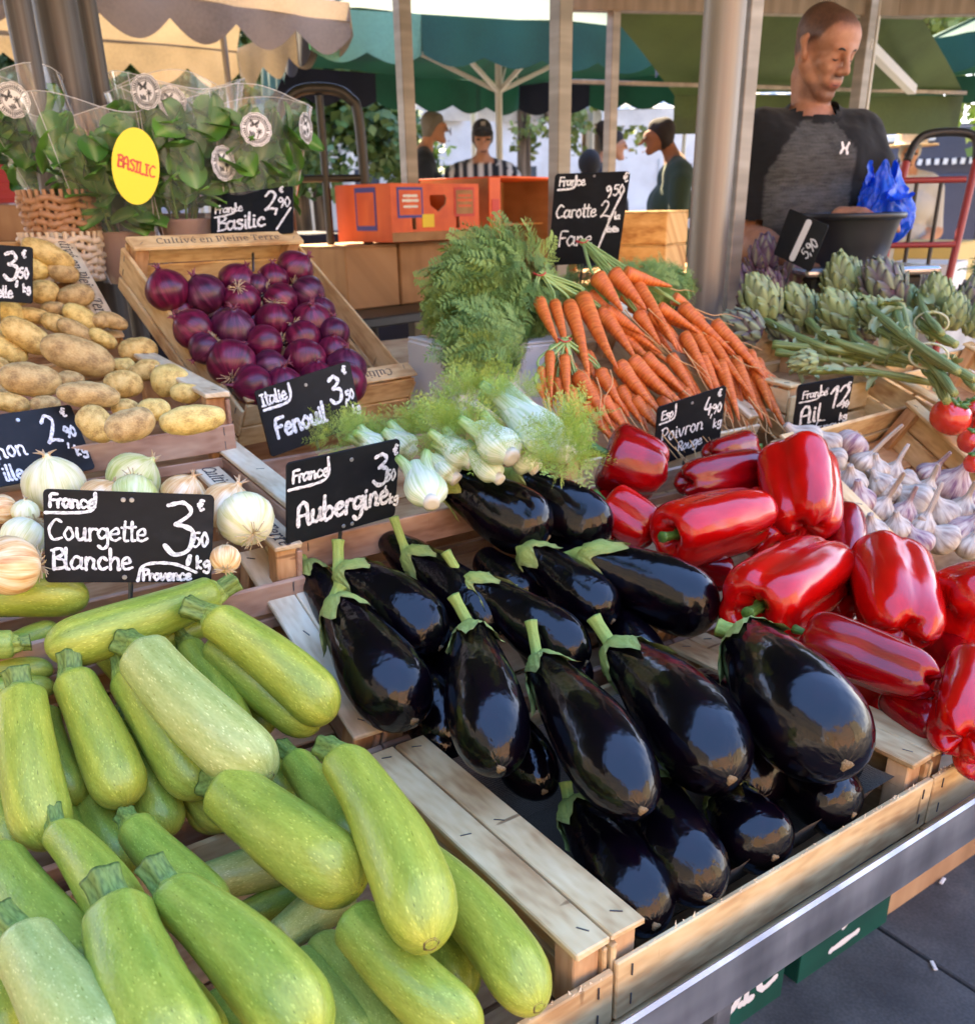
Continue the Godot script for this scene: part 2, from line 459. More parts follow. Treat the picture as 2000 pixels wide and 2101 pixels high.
	mat("bag_blue", lin(.008, .09, .62), .22, {"alpha": .80})
	mat("bag_blue", lin(.010, .10, .66), .28, {"back": Color(.02, .2, .8)})
	mat("eye_white", lin(.7, .68, .64), .2)
	mat("steel", lin(.55, .55, .56), .25, {"metal": .9})
	mat("yellow_card", lin(.80, .62, .02), .6)
	mat("blue_print", lin(.05, .05, .30), .6)
	mat("red_print", lin(.50, .03, .02), .6)
	mat("leaf_lettuce", Color.WHITE, .5, {"vc": true, "back": Color(.15, .25, .04)})
	mat("radish", lin(.50, .02, .07), .3)

# ---------------------------------------------------------------- produce
func spread(n: int) -> PackedFloat32Array:
	var t := PackedFloat32Array()
	for i in n: t.append((1.0 - cos(PI * i / (n - 1))) * 0.5)
	return t

func veg_node(called: String, label: String, category: String, group: String, a: Vector3, b: Vector3) -> Node3D:
	var o := thing(called, label, category, a, group)
	o.basis = axes(b - a)
	return o

func courgette(a: Vector3, b: Vector3, r: float, tone: int, ped: bool, label: String, sd: int) -> void:
	rng.seed = 100 + sd
	bend_noise.seed = sd
	bend_noise.frequency = 1.0
	var L := a.distance_to(b)
	var o := veg_node("courgette", label, "courgette", "pale green courgettes heaped in the crates", a, b)
	var tones := [[Color(.52, .58, .10), Color(.80, .75, .13)], [Color(.43, .54, .095), Color(.69, .69, .13)], [Color(.45, .60, .15), Color(.62, .69, .20)], [Color(.68, .72, .31), Color(.83, .80, .33)]]
	var c0: Color = tones[tone][0]
	var c1: Color = tones[tone][1]
	var T := spread(34)
	var segs := 26
	var P := PackedVector3Array()
	var K := PackedColorArray()
	var bx := rng.randf_range(-.045, .045) * L
	var bz := rng.randf_range(-.03, .03) * L
	var neck := rng.randf_range(.72, .90)
	var ph := rng.randf() * TAU
	for t in T:
		var e: float = lerpf(neck, 1.0, smoothstep(0.02, 0.70, t))
		if t > .78: e *= pow(maxf(1.0 - pow((t - .78) / .22, 2.4), 0.0), .5)
		if t < .07: e *= .42 + .58 * sqrt(maxf(1.0 - pow(1.0 - t / .07, 2.0), 0.0))
		e = maxf(e, .015)
		for j in segs:
			var an := TAU * j / segs
			var rr := r * e * (1.0 + .018 * cos(an * 5.0 + ph) * (1.0 - t * .6) + .035 * bend_noise.get_noise_3d(cos(an) * 1.2, t * 2.4, sin(an) * 1.2 + sd))
			P.append(Vector3(cos(an) * rr + bx * 4.0 * t * (1.0 - t), t * L, sin(an) * rr + bz * 4.0 * t * (1.0 - t)))
			var f := clampf(.45 + 1.1 * bend_noise.get_noise_3d(cos(an) * 1.1, t * 1.3 + 7.0, sin(an) * 1.1 + sd) + .25 * (t - .4), 0.0, 1.0)
			var rib := .94 + .06 * cos(an * 10.0 + ph * 2.0)
			K.append(c0.lerp(c1, f) * rib)
	obj("body", surf(P, T.size(), segs, true, K, 1.0, 1.1), M.courgette, o)
	# blossom scar
	var sc := PackedVector3Array()
	for k in 6: sc.append(Vector3(0, L - .002 + [-.004, .0012, .0016, .0006, .0016, .0008][k], 0))
	obj("blossom_scar", tube(sc, PackedFloat32Array([r * .22, r * .21, r * .17, r * .12, r * .08, .001]), 12, true, .05, 7), M.scar, o)
	if ped:
		var pl := rng.randf_range(.8, 1.2) * r
		var lean := Vector3(rng.randf_range(-.35, .35), 0, rng.randf_range(-.35, .35)) * pl
		var pts := tube_points([Vector3(0, .006, 0), Vector3(0, -.004, 0), Vector3(0, -pl * .4, 0) + lean * .3, Vector3(0, -pl, 0) + lean], 5)
		var rads := PackedFloat32Array()
		var cols := PackedColorArray()
		for k in pts.size():
			var t := k / float(pts.size() - 1)
			rads.append(r * neck * lerpf(.72, .50, smoothstep(0.0, .5, t)) * (1.0 + .12 * smoothstep(.8, 1.0, t)))
			cols.append(Color(.42, .48, .10).lerp(Color(.24, .32, .075), smoothstep(.15, .6, t)))
		obj("peduncle", tube(pts, rads, 30, true, .13, 5, cols), M.peduncle, o)

func aubergine(a: Vector3, b: Vector3, r: float, stem, label: String, sd: int) -> void:
	rng.seed = 500 + sd
	bend_noise.seed = 40 + sd
	bend_noise.frequency = 1.0
	var L := a.distance_to(b)
	var o := veg_node("aubergine", label, "aubergine", "glossy aubergines heaped in the crates", a, b)
	var T := spread(36)
	var segs := 30
	var neck := rng.randf_range(.50, .62)
	var bx := rng.randf_range(-.05, .05) * L
	var bz := rng.randf_range(-.02, .05) * L
	var fl := rng.randf_range(.0, .05)
	var ph := rng.randf() * TAU
	var shape := func(t: float, an: float, extra: float) -> Vector3:
		var e := lerpf(neck, 1.0, smoothstep(-.05, .66, t))
		if t > .70: e *= pow(maxf(1.0 - pow((t - .70) / .30, 2.3), 0.0), .5)
		if t < .10: e *= .35 + .65 * sqrt(maxf(1.0 - pow(1.0 - t / .10, 2.0), 0.0))
		e = maxf(e, .012)
		var rr := r * e * (1.0 + fl * cos(an * 3.0 + ph) + .05 * bend_noise.get_noise_3d(cos(an) * .9, t * 1.8, sin(an) * .9 + sd)) + extra
		return Vector3(cos(an) * rr + bx * 4.0 * t * (1.0 - t), t * L, sin(an) * rr + bz * 4.0 * t * (1.0 - t))
	var P := PackedVector3Array()
	for t in T:
		for j in segs: P.append(shape.call(t, TAU * j / segs, 0.0))
	obj("body", surf(P, T.size(), segs, true, PackedColorArray(), 2.0, 2.0), M.aubergine, o)
	var sc := PackedVector3Array([Vector3(0, L - .004, 0), Vector3(0, L + .0006, 0), Vector3(0, L + .0012, 0), Vector3(0, L + .0006, 0)])
	obj("blossom_scar", tube(sc, PackedFloat32Array([r * .12, r * .11, r * .07, .001]), 10, true, .25, 3), M.scar, o)
	if stem != null:
		# five-lobed calyx hugging the shoulder
		var C := PackedVector3Array()
		var K := PackedColorArray()
		var rows := 12
		var cs := 50
		var lp := rng.randf() * TAU
		var lens := []
		for k in 5: lens.append(rng.randf_range(.75, 1.25))
		for i in rows:
			for j in cs:
				var an := TAU * j / cs
				var q := fposmod(an - lp, TAU) / TAU * 5.0
				var k0 := int(q) % 5
				var tip := pow(1.0 - absf(q - floorf(q) - .5) * 2.0, 1.25)
				var reach: float = (.10 + .20 * tip * lens[k0])
				var s := i / float(rows - 1)
				var t := -.012 + reach * pow(s, .8)
				var curl: float = .0018 + .011 * pow(s, 3.0) * tip * (lens[k0] - .6) + .0016 * sin(an * 20.0 + s * 5.0) * s + .0012 * bend_noise.get_noise_3d(an * 3.0, s * 6.0, sd)
				var p: Vector3 = shape.call(maxf(t, .0), an, curl)
				p.y = t * L - (.004 if i < 2 else .0)
				if i == 0: p = Vector3(0, -.006, 0) + Vector3(cos(an), 0, sin(an)) * r * .12
				C.append(p)
				K.append(Color(.40, .46, .14).lerp(Color(.52, .54, .24), s).lerp(Color(.34, .26, .11), smoothstep(.88, 1.0, s) * .7))
		obj("calyx", surf(C, rows, cs, true, K, 3.0, 1.0), M.calyx, o)
		var inv := o.transform.affine_inverse()
		var e: Vector3 = inv * (stem as Vector3)
		var dir := e.normalized()
		var pl := clampf(e.length(), .022, .05)
		e = (dir + Vector3.DOWN * .4).normalized() * pl
		var pts := tube_points([Vector3(0, .012, 0), Vector3(0, -.006, 0), e * .55 + Vector3(0, -.004, 0), e], 5)
		var rads := PackedFloat32Array()
		var cols := PackedColorArray()
		for k in pts.size():
			var t := k / float(pts.size() - 1)
			rads.append(r * neck * lerpf(.70, .30, smoothstep(.1, .5, t)) * (1.0 + .2 * smoothstep(.75, 1.0, t)))
			cols.append(Color(.46, .52, .16).lerp(Color(.38, .44, .13), t))
		obj("peduncle", tube(pts, rads, 24, true, .05, 5, cols), M.calyx, o)

func smooth_profile(pts: Array, n: int) -> PackedVector2Array:
	var out := PackedVector2Array()
	for i in pts.size() - 1:
		var p0: Vector2 = pts[maxi(i - 1, 0)]
		var p1: Vector2 = pts[i]
		var p2: Vector2 = pts[i + 1]
		var p3: Vector2 = pts[mini(i + 2, pts.size() - 1)]
		for k in n: out.append(p1.cubic_interpolate(p2, p0, p3, k / float(n)))
	out.append(pts[-1])
	return out

func pepper(a: Vector3, b: Vector3, r: float, tone: Color, label: String, sd: int) -> void:
	rng.seed = 900 + sd
	bend_noise.seed = 70 + sd
	bend_noise.frequency = 1.0
	var L := a.distance_to(b)
	var o := veg_node("red_pepper", label, "pepper", "red peppers heaped in the crates", a, b)
	var lobes := 3 + (sd % 2)
	var prof := smooth_profile([Vector2(.14, .02), Vector2(.10, .14), Vector2(.025, .34), Vector2(-.01, .56), Vector2(.015, .80), Vector2(.10, .96), Vector2(.28, 1.0), Vector2(.52, .99), Vector2(.74, .94), Vector2(.90, .83), Vector2(.975, .62), Vector2(.99, .40), Vector2(.965, .22), Vector2(.93, .02)], 3)
	var segs := 40
	var ph := rng.randf() * TAU
	var amp := []
	for k in lobes: amp.append(rng.randf_range(.7, 1.35))
	var P := PackedVector3Array()
	var n := prof.size()
	for i in n:
		var y := prof[i].x
		var q := prof[i].y
		var s := i / float(n - 1)
		for j in segs:
			var an := TAU * j / segs
			var k := int(fposmod(an * lobes + ph + PI, TAU * lobes) / TAU) % lobes
			var cl := cos(an * lobes + ph)
			var groove := pow(maxf(-cl, 0.0), 2.5)
			var w := .75 + .9 * smoothstep(.55, 1.0, s) + .55 * smoothstep(.35, .1, s)
			var rr: float = q * (1.0 + w * (.07 * cl * amp[k] - .10 * groove)) * (1.0 + .06 * bend_noise.get_noise_3d(cos(an), y * 1.5, sin(an) + sd))
			var yy: float = y + .07 * cl * amp[k] * smoothstep(.72, .92, s) * smoothstep(.0, .5, q) - .035 * cl * smoothstep(.3, .1, s) * smoothstep(.2, .6, q)
			P.append(Vector3(cos(an) * rr * r, yy * L, sin(an) * rr * r))
	var m: StandardMaterial3D = M.pepper if tone.r > .5 else M.pepper_dark
	obj("body", surf(P, n, segs, true, PackedColorArray(), 2.0, 1.0), m, o)
	var dimple := .12 * L
	var pts := tube_points([Vector3(0, dimple + .004, 0), Vector3(0, dimple - .004, 0), Vector3(.002, dimple - .012, .001), Vector3(rng.randf_range(-.006, .006), dimple - .036, rng.randf_range(-.008, .008))], 4)
	var rads := PackedFloat32Array()
	for k in pts.size():
		var t := k / float(pts.size() - 1)
		rads.append(r * lerpf(.30, .115, smoothstep(.1, .5, t)) * (1.0 + .35 * smoothstep(.8, 1.0, t)))
	obj("stem", tube(pts, rads, 18, true, .06, 6), M.stem_green, o)

func lathe(prof: PackedVector2Array, segs: int, fn: Callable, uk := 1.0, vk := 1.0, colfn = null) -> ArrayMesh:
	# prof: (y, r); fn(s, angle, y, r) gives the point
	var P := PackedVector3Array()
	var K := PackedColorArray()
	var n := prof.size()
	for i in n:
		for j in segs:
			var an := TAU * j / segs
			P.append(fn.call(i / float(n - 1), an, prof[i].x, maxf(prof[i].y, 1e-4)))
			if colfn != null: K.append(colfn.call(i / float(n - 1), an))
	return surf(P, n, segs, true, K, uk, vk)

func dirty(v: Vector3, sd: int, k: float) -> float:
	return bend_noise.get_noise_3d(v.x * k, v.y * k, v.z * k + sd)

func potato(at: Vector3, dir: Vector3, hl: float, r: float, label: String, group: String, sd: int) -> void:
	rng.seed = 1300 + sd
	bend_noise.seed = sd
	bend_noise.frequency = 1.0
	var o := veg_node("potato", label, "potato", group, at, at + dir)
	var prof := PackedVector2Array()
	var n := 20
	for i in n:
		var u := PI * i / (n - 1)
		prof.append(Vector2(-cos(u) * hl, pow(sin(u), .82) * r))
	var fl := rng.randf_range(.86, 1.0)
	var bx := rng.randf_range(-.12, .12)
	var mesh := lathe(prof, 22, func(s, an, y, rr):
		var v := Vector3(cos(an), y / hl, sin(an))
		var q: float = rr * (1.0 + .16 * dirty(v, sd, .9) + .035 * dirty(v, sd + 9, 2.6))
		return Vector3(cos(an) * q + bx * r * (1.0 - 4.0 * (s - .5) * (s - .5)), y, sin(an) * q * fl), 2.0, 1.4)
	obj("body", mesh, [M.potato, M.potato_brown, M.potato_pale][sd % 3], o)

func onion(at: Vector3, dir: Vector3, r: float, mats: Array, label: String, group: String, called: String, sd: int, roots := true, squash := .92) -> void:
	# dir points from the root end to the neck
	rng.seed = 1700 + sd
	bend_noise.seed = sd
	bend_noise.frequency = 1.0
	var o := veg_node(called, label, "onion", group, at, at + dir)
	var h := r * squash
	var prof := smooth_profile([Vector2(-h * .96, .001), Vector2(-h * .985, r * .16), Vector2(-h * .90, r * .45), Vector2(-h * .62, r * .80), Vector2(-.05 * h, r), Vector2(h * .50, r * .84), Vector2(h * .86, r * .46), Vector2(h * .98, r * .20), Vector2(h * 1.06, r * .12), Vector2(h * 1.14, r * .10), Vector2(h * 1.16, .001)], 3)
	var tw := rng.randf_range(-.3, .3)
	var mesh := lathe(prof, 28, func(s, an, y, rr):
		var v := Vector3(cos(an), y / h, sin(an))
		var q: float = rr * (1.0 + .05 * dirty(v, sd, 1.0) + .006 * cos(an * 14.0))
		return Vector3(cos(an + tw * s) * q, y, sin(an + tw * s) * q), 2.0, 1.0)
	obj("bulb", mesh, mats[sd % mats.size()], o)
	# dry neck wisps and root hairs
	var wisps := []
	for k in 5:
		var an := rng.randf() * TAU
		var w := Vector3(cos(an), 0, sin(an)) * r
		wisps.append([tube(tube_points([Vector3(0, h * 1.05, 0) + w * .07, Vector3(0, h * 1.16, 0) + w * .10, Vector3(0, h * rng.randf_range(1.2, 1.42), 0) + w * rng.randf_range(.1, .4)], 2), PackedFloat32Array([r * .07, r * .06, r * .05, r * .03, r * .008]), 5)])
	obj("neck_tuft", merge(wisps), M.husk, o)
	if roots:
		var hairs := []
		for k in 26:
			var an := rng.randf() * TAU
			var w := Vector3(cos(an), 0, sin(an)) * r
			hairs.append([tube(tube_points([Vector3(0, -h * .95, 0) + w * rng.randf_range(.0, .13), Vector3(0, -h * rng.randf_range(1.03, 1.12), 0) + w * rng.randf_range(.1, .35), Vector3(0, -h * rng.randf_range(1.0, 1.18), 0) + w * rng.randf_range(.25, .75)], 2), .0005, 4, false)])
		obj("roots", merge(hairs), M.root_hair, o)

func garlic(at: Vector3, dir: Vector3, r: float, stalk: float, label: String, sd: int) -> void:
	rng.seed = 2100 + sd
	bend_noise.seed = sd
	bend_noise.frequency = 1.0
	var o := veg_node("garlic_bulb", label, "garlic", "heads of fresh garlic in the tilted crate", at, at + dir)
	var h := r * .85
	var prof := smooth_profile([Vector2(-h * .80, .001), Vector2(-h * .86, r * .3), Vector2(-h * .66, r * .74), Vector2(-.1 * h, r), Vector2(h * .4, r * .84), Vector2(h * .8, r * .48), Vector2(h * 1.15, r * .25), Vector2(h * 1.5, r * .18), Vector2(h * 1.5 + stalk, r * .14), Vector2(h * 1.5 + stalk + .002, .001)], 3)
	var cl := 8 + sd % 4
	var bx := rng.randf_range(-.3, .3) * stalk
	obj("bulb", lathe(prof, 40, func(s, an, y, rr):
		var v := Vector3(cos(an), y / h, sin(an))
		var q: float = rr * (1.0 + (.05 * absf(cos(an * cl * .5)) - .03) * (1.0 - smoothstep(.5, .75, s)) + .05 * dirty(v, sd, 1.1))
		var k: float = maxf(y - h, 0.0) / maxf(stalk, .01)
		return Vector3(cos(an) * q + bx * k * k, y, sin(an) * q), 2.0, 1.0), [M.garlic, M.garlic_purple, M.garlic][sd % 3], o)
	var hairs := []
	for k in 14:
		var an := rng.randf() * TAU
		var w := Vector3(cos(an), 0, sin(an)) * r
		hairs.append([tube(tube_points([Vector3(0, -h * .8, 0) + w * .1, Vector3(0, -h * 1.0, 0) + w * rng.randf_range(.1, .35)], 2), .0006, 4, false)])
	obj("roots", merge(hairs), M.root_hair, o)

func tomato(at: Vector3, dir: Vector3, r: float, label: String, sd: int) -> void:
	rng.seed = 2500 + sd
	bend_noise.seed = sd
	bend_noise.frequency = 1.0
	var o := veg_node("tomato", label, "tomato", "ripe red tomatoes beside the garlic crate", at, at + dir)
	var h := r * .80
	var prof := smooth_profile([Vector2(-h, .001), Vector2(-h * .97, r * .3), Vector2(-h * .7, r * .76), Vector2(0, r), Vector2(h * .6, r * .86), Vector2(h * .92, r * .5), Vector2(h * .86, r * .2), Vector2(h * .76, .001)], 4)
	obj("body", lathe(prof, 30, func(s, an, y, rr):
		var q: float = rr * (1.0 + .03 * cos(an * 5.0 + sd) * s + .04 * dirty(Vector3(cos(an), y / h, sin(an)), sd, 1.0))
		return Vector3(cos(an) * q, y, sin(an) * q)), M.tomato, o)
	var lobes := []
	for k in 5:
		var an := TAU * k / 5.0
		var w := Vector3(cos(an), 0, sin(an)) * r
		lobes.append([tube(tube_points([Vector3(0, h * .8, 0), Vector3(0, h * .95, 0) + w * .3, Vector3(0, h * 1.1, 0) + w * .6], 3), PackedFloat32Array([.003, .004, .0045, .004, .003, .002, .0006]), 6)])
	lobes.append([tube(PackedVector3Array([Vector3(0, h * .75, 0), Vector3(0, h * 1.15, 0)]), .003, 7)])
	obj("calyx", merge(lobes), M.stem_green, o)

func carrot_mesh(L: float, r: float, sd: int) -> ArrayMesh:
	rng.seed = 3000 + sd
	var prof := PackedVector2Array()
	var n := 26
	for i in n:
		var t := i / float(n - 1)
		var e := pow(1.0 - t, .42) * .62 + .38 * (1.0 - smoothstep(.05, 1.0, t))
		if t < .06: e *= .45 + .55 * sqrt(t / .06)
		prof.append(Vector2(t * L, r * maxf(e, .03)))
	prof[0].y = .001
	var bx := rng.randf_range(-.08, .08) * L
	var bz := rng.randf_range(-.05, .05) * L
	var ph := rng.randf() * 9.0
	return lathe(prof, 14, func(s, an, y, rr):
		var q: float = rr * (1.0 + .014 * sin(s * 60.0 + ph + sin(an) * 2.0) + .02 * sin(s * 23.0 + an * 2.0 + ph))
		return Vector3(cos(an) * q + bx * s * s, y, sin(an) * q + bz * s * s), 1.0, 1.0)

# ---------------------------------------------------------------- crates
# local frame of a crate: origin at the front left corner of its top, x right, -z back, y up
func crate(at: Vector3, tilt: float, yaw: float, W: float, D: float, H: float, label: String, opt := {}) -> Node3D:
	rng.seed = hash(label) % 100000
	var o := thing("wooden_crate", label, "crate", at, "wooden produce crates on the stall")
	o.rotation = Vector3(0, deg_to_rad(yaw), 0)
	o.basis = o.basis * Basis(Vector3.RIGHT, deg_to_rad(tilt))
	var m: Material = M[opt.get("wood", "wood_pale")]
	var mp: Material = M[opt.get("post", "wood_warm")]
	var ms: Material = M[opt.get("slat", opt.get("wood", "wood_pale"))]
	var low: float = opt.get("low", .042)
	var ends_x: bool = not opt.get("turned", false)
	# swap so that the tall ends stand at left and right, or at front and back
	var f := Node3D.new()
	var A := W if ends_x else D
	var B := D if ends_x else W
	var put := func(called: String, size: Vector3, mid: Vector3, material: Material, bev := .0012) -> MeshInstance3D:
		var s := size
		var c := mid
		if not ends_x:
			s = Vector3(size.z, size.y, size.x)
			c = Vector3(-mid.z, mid.y, -mid.x)
		return obj(called, bevel_box(s, bev, .0008, .5), material, o, Transform3D(Basis.IDENTITY, c))
	f.free()
	var pt := .024
	var bt := .006
	for ex in [0.0, A]:
		var sg := 1.0 if ex == 0.0 else -1.0
		for ez in [0.0, -B]:
			var sz := -1.0 if ez == 0.0 else 1.0
			put.call("post", Vector3(pt, H - .007, pt), Vector3(ex + sg * (pt * .5 + bt), -.007 - (H - .007) * .5, ez + sz * (pt * .5 + bt)), mp)
		var bh := (H - .012) * .5
		for q in 2:
			put.call("end_board", Vector3(bt - .0005, bh - .004, B - .002), Vector3(ex + sg * bt * .5, -.009 - bh * (q + .5), -B * .5), m)
		var sl: MeshInstance3D = put.call("top_slat", Vector3(.033, .0065, B), Vector3(ex + sg * .0165, -.0032, -B * .5), ms)
		for ez in [-.018, -B + .016, -B * .5]:
			var st := bevel_box(Vector3(.0009, .0009, .010) if ends_x else Vector3(.010, .0009, .0009), 0.0)
			obj("staple", st, M.staple, sl, Transform3D(Basis(Vector3.UP, rng.randf_range(.3, 1.3)), (Vector3(rng.randf_range(-.006, .006), .0036, ez + B * .5) if ends_x else Vector3(-(ez + B * .5), .0036, rng.randf_range(-.006, .006)))))
	# long planks, lower than the ends
	var ph: float = (H - low) * (.96 if H < .09 else .62)
	var rest := H - low - ph - .006
	for ez in [0.0, -B]:
		var sz := 1.0 if ez == 0.0 else -1.0
		var lo2: float = low if ez == 0.0 else opt.get("lowback", low)
		var pl: MeshInstance3D = put.call("plank", Vector3(A - .001, ph, bt), Vector3(A * .5, -lo2 - ph * .5, ez + sz * bt * .5), m)
		if ez == 0.0 and opt.has("splinters"):
			var V := PackedVector3Array()
			var N := PackedVector3Array()
			var I := PackedInt32Array()
			for q in 70:
				var bx := rng.randf_range(-A * .5 + .01, A * .5 - .01)
				var hh := rng.randf_range(.0008, .0026) * (2.2 if q % 17 == 0 else 1.0)
				var ww := rng.randf_range(.0006, .0016)
				var zz := rng.randf_range(-bt * .35, bt * .35)
				var n0 := V.size()
				V.append_array([Vector3(bx - ww, ph * .5 - .0006, zz), Vector3(bx + ww, ph * .5 - .0006, zz + .0005), Vector3(bx + rng.randf_range(-.003, .003), ph * .5 + hh, zz + rng.randf_range(-.001, .002))])
				for e in 3: N.append(Vector3.BACK)
				I.append_array([n0, n0 + 2, n0 + 1])
			var sp := obj("splinters", pack(V, N, PackedVector2Array(), PackedColorArray(), I), M.splinter, pl)
			sp.set_meta("kind", "stuff")
		if ez == 0.0:
			for q in 4:
				var xx := (.016 if q < 2 else A - .016) - A * .5
				var yy := ph * (.28 if q % 2 == 0 else -.25)
				var p := Vector3(xx, yy, bt * .5 + .0004)
				if not ends_x: p = Vector3(bt * .5 * 0.0 - p.z, p.y, -p.x)
				obj("staple", bevel_box(Vector3(.0012, .011, .0011), 0.0), M.staple, pl, Transform3D(Basis.IDENTITY, p))
		if rest > .012:
			put.call("plank", Vector3(A - .001, rest - .003, bt), Vector3(A * .5, -H + rest * .5, ez + sz * bt * .5), m)
	var nb := 4
	for q in nb:
		put.call("bottom_board", Vector3(A - .014, .005, B / nb - .006), Vector3(A * .5, -H + .004, -B * (q + .5) / nb), M.wood_warm)
	if opt.has("print"):
		# script printed along the top slats
		var spots: Array = opt.print
		for s in spots:
			var tm := TextMesh.new()
			var fnt := SystemFont.new()
			fnt.font_names = PackedStringArray(["Droid Serif"])
			fnt.font_italic = true
			tm.font = fnt
			tm.text = s[0]
			tm.font_size = 28
			tm.pixel_size = s[3] / 28.0
			tm.depth = .0004
			var shear := Basis(Vector3(1, 0, 0), Vector3(.25, 1, 0), Vector3(0, 0, 1))
			obj("printed_words", tm, M.ink, o, Transform3D(Basis(Vector3.UP, deg_to_rad(s[2])) * Basis(Vector3.RIGHT, -PI / 2) * shear, s[1]))
	return o

# ---------------------------------------------------------------- chalk lettering: one line drawing for each letter
const GLYPHS := {
	"a": "0.75,0.85 0.35,1 0.05,0.5 0.3,0.02 0.7,0.4 0.78,0.95;0.78,0.95 0.76,0.2 0.95,0.03",
	"b": "0.1,1.7 0.1,0.1 0.5,0 0.78,0.45 0.5,0.85 0.12,0.55",
	"c": "0.7,0.8 0.4,1 0.08,0.55 0.3,0.03 0.75,0.15",
	"e": "0.1,0.5 0.65,0.6 0.5,1 0.12,0.7 0.15,0.15 0.45,0 0.8,0.2",
	"g": "0.72,0.8 0.35,1 0.08,0.55 0.35,0.15 0.72,0.6;0.74,0.95 0.74,-0.3 0.4,-0.65 0.1,-0.4",
	"h": "0.1,1.7 0.1,0;0.1,0.6 0.4,0.95 0.65,0.75 0.66,0 0.8,0.03",
	"i": "0.15,0.95 0.15,0.1 0.3,0;0.15,1.35 0.17,1.28",
	"k": "0.1,1.6 0.1,0;0.55,0.95 0.12,0.45 0.6,0",
	"l": "0.12,1.7 0.1,0.2 0.3,0",
	"n": "0.1,0.95 0.1,0;0.1,0.6 0.4,0.97 0.65,0.7 0.66,0.1 0.82,0.03",
	"o": "0.4,1 0.08,0.55 0.35,0 0.72,0.4 0.55,0.95 0.38,1",
	"p": "0.1,0.95 0.1,-0.65;0.1,0.7 0.45,1 0.72,0.6 0.45,0.1 0.12,0.2",
	"r": "0.1,0.95 0.1,0;0.1,0.6 0.3,0.95 0.58,0.9",
	"s": "0.55,0.9 0.25,1 0.12,0.75 0.5,0.4 0.4,0.02 0.08,0.1",
	"t": "0.25,1.6 0.22,0.15 0.45,0.02;0.02,1.1 0.5,1.15",
	"u": "0.1,0.95 0.12,0.2 0.4,0.02 0.65,0.4 0.68,0.95;0.68,0.95 0.68,0.1 0.85,0.03",
	"v": "0.05,0.95 0.35,0.02 0.7,0.98",
	"A": "0.1,0 0.15,1.2 0.5,1.65 0.8,1.2 0.85,0.1 1,0;0.15,0.7 0.85,0.75",
	"B": "0.15,1.6 0.12,0;0,1.55 0.6,1.65 0.75,1.25 0.2,0.9;0.2,0.9 0.85,0.75 0.8,0.15 0.1,0",
	"C": "0.95,1.45 0.55,1.6 0.08,0.85 0.35,0.05 0.95,0.2",
	"E": "0.75,1.55 0.15,1.5 0.12,0.85 0.12,0.05 0.75,0.05;0.12,0.85 0.6,0.9",
	"F": "0.95,1.6 0.3,1.6 0.15,1.2 0.12,0;0.12,0.85 0.7,0.9",
	"I": "0.3,1.5 0.3,0;0.05,1.5 0.55,1.5;0.05,0 0.55,0",
	"O": "0.5,1.6 0.1,0.8 0.5,0 0.95,0.8 0.5,1.6",
	"P": "0.12,1.6 0.12,0;0,1.5 0.55,1.65 0.8,1.2 0.5,0.8 0.14,0.8",
	"R": "0.12,1.6 0.12,0;0,1.5 0.55,1.65 0.8,1.2 0.5,0.8 0.14,0.8;0.4,0.8 0.85,0",
	"D": "0.12,1.6 0.12,0;0,1.6 0.75,1.4 0.85,0.6 0.6,0.1 0.12,0",
	"S": "0.8,1.4 0.4,1.6 0.1,1.2 0.7,0.6 0.5,0.02 0.05,0.2",
	"L": "0.12,1.6 0.12,0.05 0.8,0.05",
	"0": "0.4,1.6 0.08,0.8 0.4,0 0.75,0.8 0.42,1.6",
	"1": "0.05,1.1 0.4,1.6 0.36,0",
	"2": "0.08,1.2 0.4,1.6 0.72,1.25 0.4,0.5 0.05,0.05 0.35,0.15 0.85,0.02",
	"3": "0.1,1.5 0.5,1.6 0.75,1.25 0.3,0.9;0.3,0.9 0.8,0.7 0.7,0.1 0.3,0 0,0.25",
	"4": "0.35,1.6 0.05,0.6 0.75,0.6;0.55,0.95 0.5,0",
	"5": "0.75,1.55 0.25,1.5 0.2,0.95 0.6,0.95 0.75,0.45 0.4,0 0.05,0.15",
	"9": "0.7,1.3 0.35,1.6 0.1,1.2 0.4,0.85 0.7,1.3 0.7,0.6 0.45,0",
	",": "0.15,0.15 0.05,-0.3",
	"€": "0.75,1.4 0.4,1.5 0.15,0.8 0.4,0.05 0.75,0.2;0,0.95 0.55,0.95;0,0.65 0.5,0.65",
	"/": "0,-0.5 0.75,2.2",
}
const WIDTHS := {"i": .42, "l": .42, "t": .55, "r": .62, ",": .25, "1": .55, "I": .7, "s": .68, " ": .6, "C": 1.05, "A": 1.1, "u": .92, "a": 1.0, "n": .9}

func strokes(text: String, size: float, at: Vector2) -> Array:
	var out := []
	var x := 0.0
	for ch in text:
		if GLYPHS.has(ch):
			for s in GLYPHS[ch].split(";"):
				var pts := []
				for q in s.split(" "):
					var c: PackedStringArray = q.split(",")
					pts.append(Vector3(at.x + (x + c[0].to_float() + rng.randf_range(-.03, .03)) * size, at.y + (c[1].to_float() + rng.randf_range(-.04, .04)) * size, 0))
				out.append(pts)
		x += WIDTHS.get(ch, .88)
	return out

